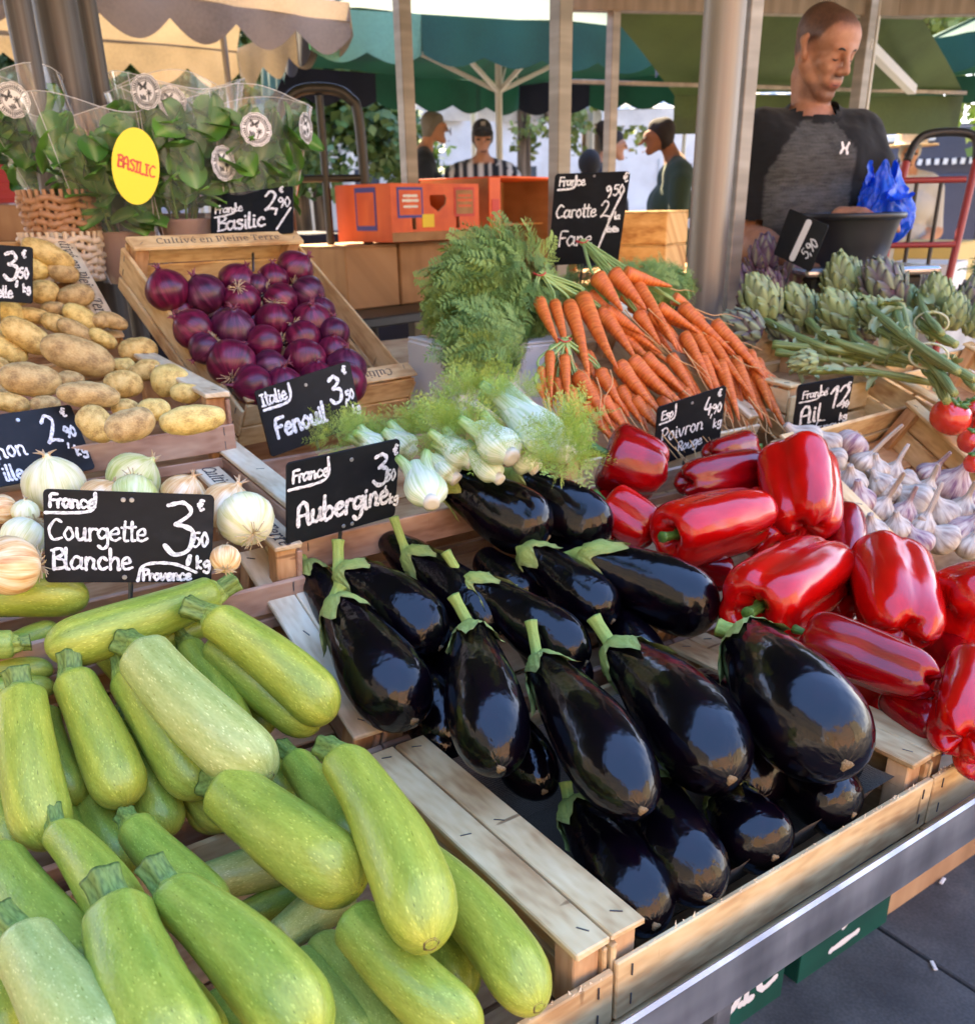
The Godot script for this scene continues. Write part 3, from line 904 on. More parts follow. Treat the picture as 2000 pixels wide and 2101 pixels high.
func ribbon_mesh(lines: Array, width: float) -> ArrayMesh:
	# flat brush strokes in the xy plane with rounded ends, z is the face
	var V := PackedVector3Array()
	var N := PackedVector3Array()
	var I := PackedInt32Array()
	for pts in lines:
		var p := tube_points(pts, 7)
		var w0 := width * rng.randf_range(.85, 1.1)
		for i in p.size():
			var d := (p[mini(i + 1, p.size() - 1)] - p[maxi(i - 1, 0)]).normalized()
			var n := Vector3(-d.y, d.x, 0)
			var ww := w0 * .5 * (1.0 + .18 * sin(i * .9 + p[i].x * 300.0))
			var b := V.size()
			V.append(p[i] + n * ww)
			V.append(p[i] - n * ww)
			N.append(Vector3.BACK)
			N.append(Vector3.BACK)
			if i > 0: I.append_array([b - 2, b, b - 1, b - 1, b, b + 1])
		for e in [0, p.size() - 1]:
			var b := V.size()
			V.append(p[e])
			N.append(Vector3.BACK)
			for k in 9:
				V.append(p[e] + Vector3(cos(TAU * k / 8), sin(TAU * k / 8), 0) * w0 * .5 + Vector3(0, 0, .00005))
				N.append(Vector3.BACK)
			for k in 8: I.append_array([b, b + k + 2, b + k + 1])
	return pack(V, N, PackedVector2Array(), PackedColorArray(), I)

func rounded_board(w: float, h: float, r: float, t: float) -> ArrayMesh:
	var V := PackedVector3Array()
	var N := PackedVector3Array()
	var U := PackedVector2Array()
	var I := PackedInt32Array()
	var ring := []
	for c in [[w / 2 - r, h / 2 - r, 0], [-w / 2 + r, h / 2 - r, 1], [-w / 2 + r, -h / 2 + r, 2], [w / 2 - r, -h / 2 + r, 3]]:
		for k in 6:
			var an: float = (c[2] + k / 5.0) * PI / 2
			ring.append(Vector2(c[0] + cos(an) * r, c[1] + sin(an) * r))
	var n := ring.size()
	for sg in [1.0, -1.0]:
		var b := V.size()
		V.append(Vector3(0, 0, sg * t / 2))
		N.append(Vector3(0, 0, sg))
		U.append(Vector2(.5, .5))
		for q in ring:
			V.append(Vector3(q.x, q.y, sg * t / 2))
			N.append(Vector3(0, 0, sg))
			U.append(Vector2(.5 + q.x * 2.5, .5 + q.y * 2.5))
		for k in n:
			var k1 := (k + 1) % n
			if sg > 0: I.append_array([b, b + 1 + k1, b + 1 + k])
			else: I.append_array([b, b + 1 + k, b + 1 + k1])
	for k in n:
		var a: Vector2 = ring[k]
		var c: Vector2 = ring[(k + 1) % n]
		var nn := Vector3(c.y - a.y, a.x - c.x, 0).normalized()
		var b := V.size()
		for q in [[a, 1], [c, 1], [a, -1], [c, -1]]:
			V.append(Vector3(q[0].x, q[0].y, q[1] * t / 2))
			N.append(nn)
			U.append(Vector2(.5 + q[0].x, .5))
		I.append_array([b, b + 1, b + 2, b + 1, b + 3, b + 2])
	return pack(V, N, U, PackedColorArray(), I)

# words: [text, x, y, size] in fractions of the board's width and height, from its lower left
func price_sign(xf: Transform3D, w: float, h: float, words: Array, lines: Array, label: String, sd: int, brush := .0042, screws := []) -> Node3D:
	rng.seed = 4000 + sd
	var o := thing("price_sign", label, "sign", xf.origin, "chalk price signs stuck among the produce")
	o.basis = xf.basis
	obj("board", rounded_board(w, h, minf(w, h) * .05, .003), M.slate, o)
	var face := Transform3D(Basis.IDENTITY, Vector3(0, 0, .0021))
	for q in words:
		obj("lettering", ribbon_mesh(strokes(q[0], q[3] * h, Vector2((q[1] - .5) * w, (q[2] - .5) * h)), brush * (1.25 if q[3] > .15 else .8)), M.chalk, o, face)
	if lines.size():
		var ls := []
		for l in lines:
			var pts := []
			for q in l: pts.append(Vector3((q[0] - .5) * w, (q[1] - .5) * h, 0))
			ls.append(pts)
		obj("underline", ribbon_mesh(ls, brush), M.chalk, o, face)
	obj("stake", tube(PackedVector3Array([Vector3(0, -h * .2, -.004), Vector3(0, -h * .5 - .07, -.006)]), .0025, 8), M.staple, o)
	for q in screws:
		var c := CylinderMesh.new()
		c.top_radius = .0022
		c.bottom_radius = .0026
		c.height = .0012
		c.radial_segments = 12
		obj("rivet", c, M.screw, o, Transform3D(Basis(Vector3.RIGHT, PI / 2), Vector3((q[0] - .5) * w, (q[1] - .5) * h, .002)))
	return o

var COURG_LABELS := ["courgette lying under the Courgette Blanche sign with its dark blossom end showing", "longest courgette, lying crosswise below the Courgette Blanche sign", "courgette lying crosswise beside the longest one, its stem pointing at it", "bright yellow-green courgette resting on the crate's top slat", "palest, creamy courgette lying on top of the heap", "", "", "courgette squeezed along the creamy pale one", "", "", "", "", "", "courgette with a tall dark green stalk lying above the crate divider", "", "thick courgette crossing the middle of the front crate", "broad courgette with a flat-cut ribbed stalk in the front crate", "pale courgette with a dark stalk next to the broad ribbed one", "", "courgette bridging the wooden divider between the two crates", "", "topmost courgette leaning down beside the bare crate slats", "courgette lowest beside the crate wall next to the aubergines", "", "pale courgette lying crosswise against the wooden divider", "short pale courgette lying crosswise under the bridging one"]
var AUB_LABELS := ["plump aubergine leaning on the crate edge next to the courgettes", "aubergine directly below the aubergine sign", "", "aubergine propped against the fennel under the white bulbs", "aubergine with a long lobed cap in the middle of the heap", "aubergine tucked behind, touching the fennel and the peppers", "", "aubergine lying against the lying red pepper, cap towards the fennel", "aubergine standing nearly upright next to the crate divider", "long aubergine in the front row next to the upright one", "broad aubergine in the front row between the long and the largest one", "largest, roundest aubergine, cap touching the red peppers", "aubergine down inside the front crate at its corner post", "", "", "aubergine deep in the front crate beneath the largest one", "aubergine half hidden behind the top slat under the aubergine sign"]
var PEP_LABELS := ["dark red pepper beside the Poivron sign, its stem facing the fennel", "orange-red pepper next to the upper aubergines", "big pepper lying on its side with a green stem showing", "upright pepper in front of the garlic crate", "", "", "", "squat pepper with its round green stem end facing out", "", "", "upright pepper with a deep crease, beside the garlic", "dark cherry-red pepper lying beside the largest aubergine"]
var ONION_LABELS := ["largest white onion, before the slate sign with 2,90", "greenish onion beside the largest one, with its neck raised", "greenish onion in front of another, just above the Courgette Blanche sign", "", "", "onion showing its dark dried root end", "", "", "", "", "small onion below the one with the dark root end"]
var POTATO_LABELS := []
var RED_LABELS := ["red onion with a raised dry neck in the crate corner", "", "", "", "", "topmost red onion, above the others by the crate rim", "", "", "", "", "", "", "", "", "red onion showing its whiskery roots at the front of the heap"]
var GARLIC_LABELS := []

# ---------------------------------------------------------------- leafy pieces
func leaf_mesh(L: float, W: float, cup: float, droop: float, c0: Color, c1: Color, rows := 7, cols := 5, tipk := 1.0, wav := 0.0) -> ArrayMesh:
	# grows along +y, face towards +z
	var P := PackedVector3Array()
	var K := PackedColorArray()
	for i in rows:
		var t := i / float(rows - 1)
		var w := W * .5 * pow(sin(PI * clampf(pow(t, .85 * tipk) * .97 + .03, 0, 1)), .62)
		for j in cols:
			var u := j / float(cols - 1) * 2.0 - 1.0
			P.append(Vector3(u * w, t * L * (1.0 - droop * t * .25), -droop * L * t * t * .6 + cup * W * u * u + wav * W * sin(t * 14.0) * u * u))
			K.append(c0.lerp(c1, absf(u) * .8 + rng.randf() * .2) if j != cols / 2 else c0.lerp(Color(.5, .55, .25), .35))
	return surf(P, rows, cols, false, K)

func frond_mesh(sd: int, L: float, fine: float, c0: Color, c1: Color, pairs := 7, sub := 5) -> ArrayMesh:
	rng.seed = sd
	var V := PackedVector3Array()
	var N := PackedVector3Array()
	var K := PackedColorArray()
	var I := PackedInt32Array()
	var blade := func(a: Vector3, d: Vector3, up: Vector3, l: float, w: float, c: Color) -> void:
		var s := d.cross(up).normalized() * w
		var b := V.size()
		var n := s.cross(d).normalized()
		V.append_array([a, a + d * l * .5 + s, a + d * l * .5 - s, a + d * l - n * l * .15])
		for q in 4:
			N.append(n)
			K.append(c)
		I.append_array([b, b + 2, b + 1, b + 1, b + 2, b + 3])
	var p := Vector3.ZERO
	var d := Vector3(0, 1, 0)
	for i in pairs:
		var t := i / float(pairs)
		var seg := L / pairs
		var nd := (d + Vector3(rng.randf_range(-.08, .08), 0, -.10)).normalized()
		blade.call(p, nd, Vector3.BACK, seg * 1.15, fine * .45, c0)
		p += nd * seg
		d = nd
		for sgn in [-1.0, 1.0]:
			var l := L * .42 * (1.0 - t * .75) * rng.randf_range(.8, 1.15)
			var pd := (d * .75 + Vector3(sgn * .9, 0, rng.randf_range(-.35, .35))).normalized()
			blade.call(p, pd, Vector3.BACK, l, fine * .3, c0)
			for k in sub:
				var q := p + pd * l * (k + 1.0) / sub
				for s2 in [-1.0, 1.0]:
					var sd2 = (pd * .9 + pd.cross(Vector3.BACK) * s2 * .8 + Vector3(0, 0, rng.randf_range(-.4, .4))).normalized()
					blade.call(q, sd2, Vector3.BACK, l * .36 * (1.1 - k / float(sub) * .6), fine, c0.lerp(c1, rng.randf()))
	return pack(V, N, PackedVector2Array(), PackedColorArray(), I)

func scatter(called: String, mesh: Mesh, m: Material, xfs: Array, parent: Node, c0: Color, c1: Color) -> MultiMeshInstance3D:
	var mm := MultiMesh.new()
	mm.transform_format = MultiMesh.TRANSFORM_3D
	mm.use_colors = true
	mm.mesh = mesh
	mm.instance_count = xfs.size()
	for i in xfs.size():
		mm.set_instance_transform(i, xfs[i])
		mm.set_instance_color(i, c0.lerp(c1, rng.randf()))
	var o := MultiMeshInstance3D.new()
	o.multimesh = mm
	o.material_override = m
	o.name = called
	parent.add_child(o, true)
	o.set_meta("kind", "stuff")
	return o

func rand_dir() -> Vector3:
	return Vector3(rng.randfn(), rng.randfn(), rng.randfn()).normalized()

func faced(at: Vector3, dir: Vector3, normal: Vector3, k := 1.0) -> Transform3D:
	# y along dir, z as near to normal as can be
	var y := dir.normalized()
	var x := y.cross(normal)
	if x.length() < .01: x = y.cross(Vector3(.3, .2, .9))
	x = x.normalized()
	return Transform3D(Basis(x, y, x.cross(y)).scaled_local(Vector3.ONE * k), at)

# ---------------------------------------------------------------- carrots with their tops
func carrot_bunch(g: int, label: String, heaps: Array) -> void:
	var first := true
	var o: Node3D
	var tops := []
	var i := 0
	for c in CARROTS:
		i += 1
		if c[0] != g: continue
		if first:
			o = thing("carrot_bunch", label, "carrots", c[1], "bunches of carrots with their leaves")
			first = false
		var a: Vector3 = c[1] - o.position
		var b: Vector3 = c[2] - o.position
		var L := a.distance_to(b)
		var ca := obj("carrot", carrot_mesh(L, c[3], i), M.carrot, o, Transform3D(axes(b - a), a))
		rng.seed = 600 + i
		var side := Vector3(rng.randf_range(-.5, .5), 0, rng.randf_range(-.3, .3))
		var tl := rng.randf_range(.05, .12)
		var e := Vector3(0, L - .002, 0)
		var pts := tube_points([e, e + Vector3(0, tl * .35, 0) + side * tl * .1, e + Vector3(0, tl * .65, 0) + side * tl * .55, e + Vector3(0, tl, 0) + side * tl * .7], 5)
		var rads := PackedFloat32Array()
		for k in pts.size(): rads.append(lerpf(.0013, .0004, k / float(pts.size() - 1)))
		obj("root_tail", tube(pts, rads, 5), M.carrot_root, ca)
		tops.append([a, (a - b).normalized(), c[3]])
	for h in heaps:
		# h: tie point, centre, radii, fronds
		rng.seed = 77 + g
		var tie: Vector3 = h[0] - o.position
		var stems := []
		for t in tops:
			if t[0].distance_to(tie) > .22: continue
			for k in 3:
				var j := Vector3(rng.randf_range(-.004, .004), rng.randf_range(-.004, .004), rng.randf_range(-.004, .004))
				stems.append([tube(tube_points([t[0] - t[1] * .004, t[0] + t[1] * .02 + j, tie + j], 4), .0018, 5)])
		if stems.size(): obj("leaf_stems", merge(stems), M.stem_pale, o)
		if stems.size():
			var ring := []
			for k in 17: ring.append(tie + Vector3(cos(TAU * k / 16.0) * .011, sin(k * .9) * .002, sin(TAU * k / 16.0) * .011))
			obj("rubber_band", tube(tube_points(ring, 2), .0013, 6), M.rubber_red, o)
		var xa := []
		var xb := []
		for k in int(h[3]):
			var d := rand_dir()
			if d.z < -.4: d.z = -d.z
			var p: Vector3 = h[1] - o.position + d * h[2] * pow(rng.randf(), .22)
			var out := ((p - tie).normalized() * .9 + d * .5 + Vector3(0, -.25, 0) + rand_dir() * .45).normalized()
			var x := faced(p, out, d + rand_dir() * .5, rng.randf_range(.45, .85))
			if k % 2: xa.append(x)
			else: xb.append(x)
		scatter("leaves", M.frond_a, M.leaf_carrot, xa, o, Color(.13, .24, .04), Color(.28, .40, .09))
		scatter("leaves", M.frond_b, M.leaf_carrot, xb, o, Color(.09, .18, .035), Color(.20, .32, .07))

# ---------------------------------------------------------------- fennel
func fennel(a: Vector3, b: Vector3, r: float, label: String, sd: int) -> void:
	rng.seed = 5200 + sd
	bend_noise.seed = sd
	var o := veg_node("fennel_bulb", label, "fennel", "white fennel bulbs in the crate", a, b)
	var L := a.distance_to(b)
	var prof := smooth_profile([Vector2(0, .001), Vector2(-.002, r * .34), Vector2(.004, r * .55), Vector2(L * .18, r * .93), Vector2(L * .4, r), Vector2(L * .65, r * .78), Vector2(L * .9, r * .48), Vector2(L * 1.05, r * .30), Vector2(L * 1.1, .001)], 3)
	obj("bulb", lathe(prof, 40, func(s, an, y, rr):
		var q: float = rr * (1.0 + .03 * absf(sin(an * 4.0 + 1.5 * s)) + .012 * cos(an * 18.0) * s)
		return Vector3(cos(an) * q, y, sin(an) * q * .72), 2.0, 1.0, func(s, an): return Color(.80, .83, .66).lerp(Color(.62, .74, .34), smoothstep(.65, 1.0, s) * .8)), M.fennel, o)
	for k in 3:
		var an := TAU * k / 3.0 + rng.randf()
		var w := Vector3(cos(an), 0, sin(an) * .7) * r
		var pts := tube_points([Vector3(0, L * .55, 0) + w * .40, Vector3(0, L * .90, 0) + w * .48, Vector3(0, L * rng.randf_range(1.1, 1.3), 0) + w * rng.randf_range(.55, .8)], 4)
		var rads := PackedFloat32Array()
		var cols := PackedColorArray()
		for q in pts.size():
			var t := q / float(pts.size() - 1)
			rads.append(r * lerpf(.40, .21, t))
			cols.append(Color(.80, .83, .66).lerp(Color(.38, .55, .14), t))
		obj("stalk", tube(pts, rads, 14, true, .05, 4, cols), M.fennel, o)
	var cap := PackedVector3Array([Vector3(0, .006, 0), Vector3(0, -.0035, 0), Vector3(0, -.004, 0)])
	obj("cut_base", tube(cap, PackedFloat32Array([r * .42, r * .40, r * .2]), 18), M.fennel_base, o)

# ---------------------------------------------------------------- artichokes
func artichoke_head(parent: Node, at: Vector3, dir: Vector3, r: float, kind: int, sd: int) -> void:
	rng.seed = 6100 + sd
	var o := Node3D.new()
	o.name = "head"
	parent.add_child(o, true)
	o.transform = Transform3D(axes(dir), at)
	var pal = [[Color(.30, .38, .13), Color(.22, .24, .13)], [Color(.20, .24, .13), Color(.10, .055, .09)], [Color(.17, .11, .13), Color(.12, .05, .085)]][kind]
	var H := r * 1.25
	var prof := smooth_profile([Vector2(-H * .8, .001), Vector2(-H * .75, r * .4), Vector2(-H * .3, r * .80), Vector2(H * .2, r * .72), Vector2(H * .7, r * .4), Vector2(H, .001)], 3)
	obj("heart", lathe(prof, 16, func(s, an, y, rr): return Vector3(cos(an) * rr, y, sin(an) * rr), 1.0, 1.0, func(s, an): return pal[1]), M.bract, o)
	var meshes := []
	for v in 2:
		meshes.append(leaf_mesh(r * .95, r * .66, -.22, .0, pal[0].lerp(pal[1], .25 * v), pal[0].lerp(pal[1], .5 + .4 * v), 6, 5, .8))
	for ring in 6:
		var t := ring / 5.0
		var y := lerpf(-H * .72, H * .42, t)
		var rr := r * (.55 + .42 * sin(PI * (.18 + t * .70)))
		var n := 8 - ring / 2
		for k in n:
			var an := TAU * (k + .5 * (ring % 2)) / n + rng.randf_range(-.1, .1)
			var radial := Vector3(cos(an), 0, sin(an))
			var grow := (Vector3.UP * (.75 + .1 * t) + radial * lerpf(.42, -.38, t)).normalized()
			var x := faced(Vector3(0, y, 0) + radial * rr * .92, grow, radial, rng.randf_range(.88, 1.1) * lerpf(.85, 1.05, t))
			obj("bract", meshes[rng.randi() % 2], M.bract, o, x)

func artichoke_bunch(g: int, label: String) -> void:
	var o: Node3D = null
	var i := 0
	for c in ARTICHOKES:
		i += 1
		if c[0] != g: continue
		if o == null: o = thing("artichoke_bunch", label, "artichokes", c[1], "tied bunches of artichokes")
		artichoke_head(o, c[1] - o.position, c[2], c[3], c[4], i)
	var mid := []
	for c in ART_STEMS:
		if c[0] != g: continue
		var pts := tube_points([c[1] - o.position, c[2] - o.position, c[3] - o.position], 7)
		var cols := PackedColorArray()
		var rads := PackedFloat32Array()
		for k in pts.size():
			var t := k / float(pts.size() - 1)
			cols.append(Color(.27, .34, .10).lerp(Color(.36, .40, .16), t))
			rads.append(c[4] * (1.0 + .15 * sin(k * 1.3)))
		obj("stem", tube(pts, rads, 16, true, .10, 6, cols), M.artichoke_stem, o)
		mid.append(c[2].lerp(c[3], .35) - o.position)
		# a stem leaf
		rng.seed = 88 + i + mid.size()
		var lf := leaf_mesh(.07, .028, .25, .5, Color(.30, .36, .15), Color(.40, .45, .25), 7, 5, 1.0, .12)
		for e in 3:
			obj("leaf", lf, M.bract, o, faced(pts[2 + 3 * e], (pts[6] - pts[3]).normalized() * (1.0 if e < 2 else -1.0) + rand_dir() * .7, Vector3.UP + rand_dir() * .5, rng.randf_range(.6, 1.25)))
	if mid.size():
		var m := Vector3.ZERO
		for q in mid: m += q
		m /= mid.size()
		var ring := []
		for k in 17: ring.append(m + Vector3(.012 * sin(TAU * k / 16.0), .022 * cos(TAU * k / 16.0), .030 * sin(TAU * k / 16.0)))
		obj("raffia_tie", tube(tube_points(ring, 2), .0022, 6), M.raffia, o)

# ---------------------------------------------------------------- basil pots in cellophane
func basil_pot(at: Vector3, top_r: float, h: float, lean: Vector3, label: String, sd: int, stickers: Array) -> void:
	rng.seed = 7100 + sd
	var o := thing("basil_pot", label, "potted plant", at, "basil plants in clear sleeves")
	var prof := smooth_profile([Vector2(0, .001), Vector2(0, .040), Vector2(.05, .050), Vector2(.088, .056), Vector2(.09, .053), Vector2(.08, .001)], 2)
	obj("pot", lathe(prof, 24, func(s, an, y, rr): return Vector3(cos(an) * rr, y, sin(an) * rr)), M.pot_brown, o)
	var meshes := []
	for v in 4:
		meshes.append(leaf_mesh(.060, .054, .10, .25 + .12 * v, Color(.07, .20, .03).lerp(Color(.13, .30, .045), v / 3.0), Color(.05, .15, .025).lerp(Color(.10, .25, .04), v / 3.0), 8, 7))
	var stems := []
	for k in 9:
		var d := Vector3(rng.randf_range(-1, 1), 0, rng.randf_range(-1, 1)) * top_r * .6
		var ty := h * rng.randf_range(.55, .88)
		var p2 := d + lean * (ty / h) + Vector3(0, ty, 0)
		stems.append([tube(tube_points([d * .25 + Vector3(0, .07, 0), d * .7 + lean * .4 + Vector3(0, ty * .5, 0), p2], 3), .0022, 6)])
	obj("stems", merge(stems), M.stem_green, o)
	var n := 130
	for k in n:
		var t := rng.randf_range(.22, .95)
		var an := rng.randf() * TAU
		var rad := lerpf(.045, top_r * .78, t) * sqrt(rng.randf_range(.25, 1.0))
		var p := Vector3(cos(an) * rad, h * lerpf(.20, .86, t), sin(an) * rad) + lean * t
		var d := (Vector3(cos(an) * .5, rng.randf_range(.0, .9), sin(an) * .5) + rand_dir() * .6).normalized()
		obj("leaf", meshes[rng.randi() % 4], M.basil_leaf, o, faced(p, d, Vector3.UP + Vector3(cos(an), 0, sin(an)) * .8 + rand_dir() * .5, rng.randf_range(.75, 1.25)))
	# clear sleeve, open at the top, with creases
	var P := PackedVector3Array()
	var rows := 14
	var segs := 40
	for i in rows:
		var t := i / float(rows - 1)
		for j in segs:
			var an := TAU * j / segs
			var rr := lerpf(.052, top_r, pow(t, .8)) * (1.0 + .05 * cos(an * 2.0) * t + .02 * sin(an * 7.0 + sd) * t + .012 * sin(an * 13.0 + t * 9.0))
			P.append(Vector3(cos(an) * rr, h * t * (1.0 + .05 * t * cos(an * 2.0 + sd)), sin(an) * rr) + lean * t)
	obj("sleeve", surf(P, rows, segs, true), M.cellophane, o)
	var rim := PackedVector3Array()
	for j in segs + 1: rim.append(P[(rows - 1) * segs + j % segs])
	obj("sleeve_edge", tube(rim, .0009, 5, false), M.sleeve_edge, o)
	for j in [4, 17, 29]:
		var seam := PackedVector3Array()
		for i in rows: seam.append(P[i * segs + j])
		obj("sleeve_seam", tube(seam, .0007, 5, false), M.sleeve_edge, o)
	for s in stickers:
		# kind, angle, height, size, spin
		var an: float = s[1]
		var t: float = s[2]
		var rr := lerpf(.052, top_r, pow(t, .8)) * 1.06 + (.036 if s[0] == "oval" else .006)
		var nrm := Vector3(cos(an), .25, sin(an)).normalized()
		var x := faced(Vector3(cos(an) * rr, h * t, sin(an) * rr) + lean * t, Vector3.UP + lean * 2.0, nrm)
		x.basis = x.basis * Basis(Vector3.BACK, s[4])
		if s[0] == "round": round_sticker(o, x, s[3])
		elif s[0] == "oval": oval_sticker(o, x, s[3])

func disc(rx: float, ry: float, t: float, scallop := 0.0, n := 48) -> ArrayMesh:
	var V := PackedVector3Array([Vector3(0, 0, t)])
	var N := PackedVector3Array([Vector3.BACK])
	var I := PackedInt32Array()
	for k in n:
		var an := TAU * k / n
		var q := 1.0 + scallop * cos(an * 12.0)
		V.append(Vector3(cos(an) * rx * q, sin(an) * ry * q, t))
		N.append(Vector3.BACK)
	for k in n: I.append_array([0, 1 + (k + 1) % n, 1 + k])
	return pack(V, N, PackedVector2Array(), PackedColorArray(), I)

func round_sticker(parent: Node, x: Transform3D, r: float) -> void:
	var s := obj("sticker", disc(r, r, 0.0, .02), M.sticker_white, parent, x)
	var lines := []
	for rr in [.93, .60]:
		var ring := []
		for k in 33: ring.append(Vector3(cos(TAU * k / 32.0), sin(TAU * k / 32.0), 0) * r * rr)
		lines.append(ring)
	obj("print", ribbon_mesh(lines, r * .035), M.sticker_ink, s, Transform3D(Basis.IDENTITY, Vector3(0, 0, .0006)))
	var marks := []
	for k in 40:
		var an := TAU * k / 40.0
		if k % 20 == 0: continue
		marks.append([Vector3(cos(an), sin(an), 0) * r * .68, Vector3(cos(an + .05), sin(an + .05), 0) * r * rng.randf_range(.80, .86)])
	# a butterfly, a flower and grass in the middle
	for w in [Vector2(-.26, .16), Vector2(-.20, -.10), Vector2(.22, .20), Vector2(.18, -.06)]:
		marks.append([Vector3(-.14, .26, 0) * r, Vector3(-.14 + w.x, .26 + w.y + .06, 0) * r, Vector3(-.14 + w.x, .26 + w.y - .06, 0) * r, Vector3(-.14, .26, 0) * r])
	for k in 7:
		var an := TAU * k / 7.0
		marks.append([Vector3(.22, -.08, 0) * r, Vector3(.22 + .17 * cos(an), -.08 + .17 * sin(an), 0) * r])
	marks.append([Vector3(.22, -.1, 0) * r, Vector3(.16, -.48, 0) * r])
	for k in 4: marks.append([Vector3(-.32 + .09 * k, -.44, 0) * r, Vector3(-.36 + .10 * k, -.18 - .05 * (k % 2), 0) * r])
	obj("print", ribbon_mesh(marks, r * .07), M.sticker_ink, s, Transform3D(Basis.IDENTITY, Vector3(0, 0, .0006)))

func oval_sticker(parent: Node, x: Transform3D, r: float) -> void:
	var s := obj("sticker", disc(r * .72, r, 0.0), M.sticker_yellow, parent, x)
	obj("lettering", ribbon_mesh(strokes("BASILIC", r * .185, Vector2(-r * .55, -r * .14)), r * .055), M.sticker_red, s, Transform3D(Basis.IDENTITY, Vector3(0, 0, .0006)))

# ---------------------------------------------------------------- wicker basket
func basket(at: Vector3, r: float, h: float, m: Material, label: String, sd: int) -> void:
	rng.seed = 8100 + sd
	var o := thing("wicker_basket", label, "basket", at, "round wicker baskets stacked at the stall")
	var n := int(h / .013)
	for k in n:
		var y := k * .013 + .006
		var pts := PackedVector3Array()
		for j in 61:
			var an := TAU * j / 60.0
			var rr := lerpf(r * .82, r, y / h) + .004 * sin(an * 15.0 + PI * (k % 2)) + rng.randf_range(-.001, .001)
			pts.append(Vector3(cos(an) * rr, y + .003 * sin(an * 7.0 + k), sin(an) * rr))
		obj("strand", tube(pts, .0062, 7, false), m, o)
	for j in 30:
		var an := TAU * j / 30.0
		obj("stake", tube(PackedVector3Array([Vector3(cos(an) * r * .82, 0, sin(an) * r * .82), Vector3(cos(an) * r, h, sin(an) * r)]), .004, 6), m, o)
	obj("floor", disc(r * .82, r * .82, 0.0), m, o, Transform3D(Basis(Vector3.RIGHT, -PI / 2), Vector3(0, .004, 0)))

# ---------------------------------------------------------------- the setting round the stall
func build_place() -> void:
	struct("ground", bevel_box(Vector3(160, .2, 160), 0.0), M.asphalt, Transform3D(Basis.IDENTITY, Vector3(0, -.112, -20)))
	var pv := struct("pavement", bevel_box(Vector3(14, .02, 12), 0.0), M.asphalt, Transform3D(Basis.IDENTITY, Vector3(1.0, -.019, 0)))
	rng.seed = 3
	for i in range(-8, 9):
		for j in range(-7, 8):
			var s := bevel_box(Vector3(.592, .02, .592), .003, .001)
			obj("paving_slab", s, M.paving, pv, Transform3D(Basis.IDENTITY, Vector3(.1 + i * .6, .011 + rng.randf_range(-.001, .001), .13 + j * .6)))

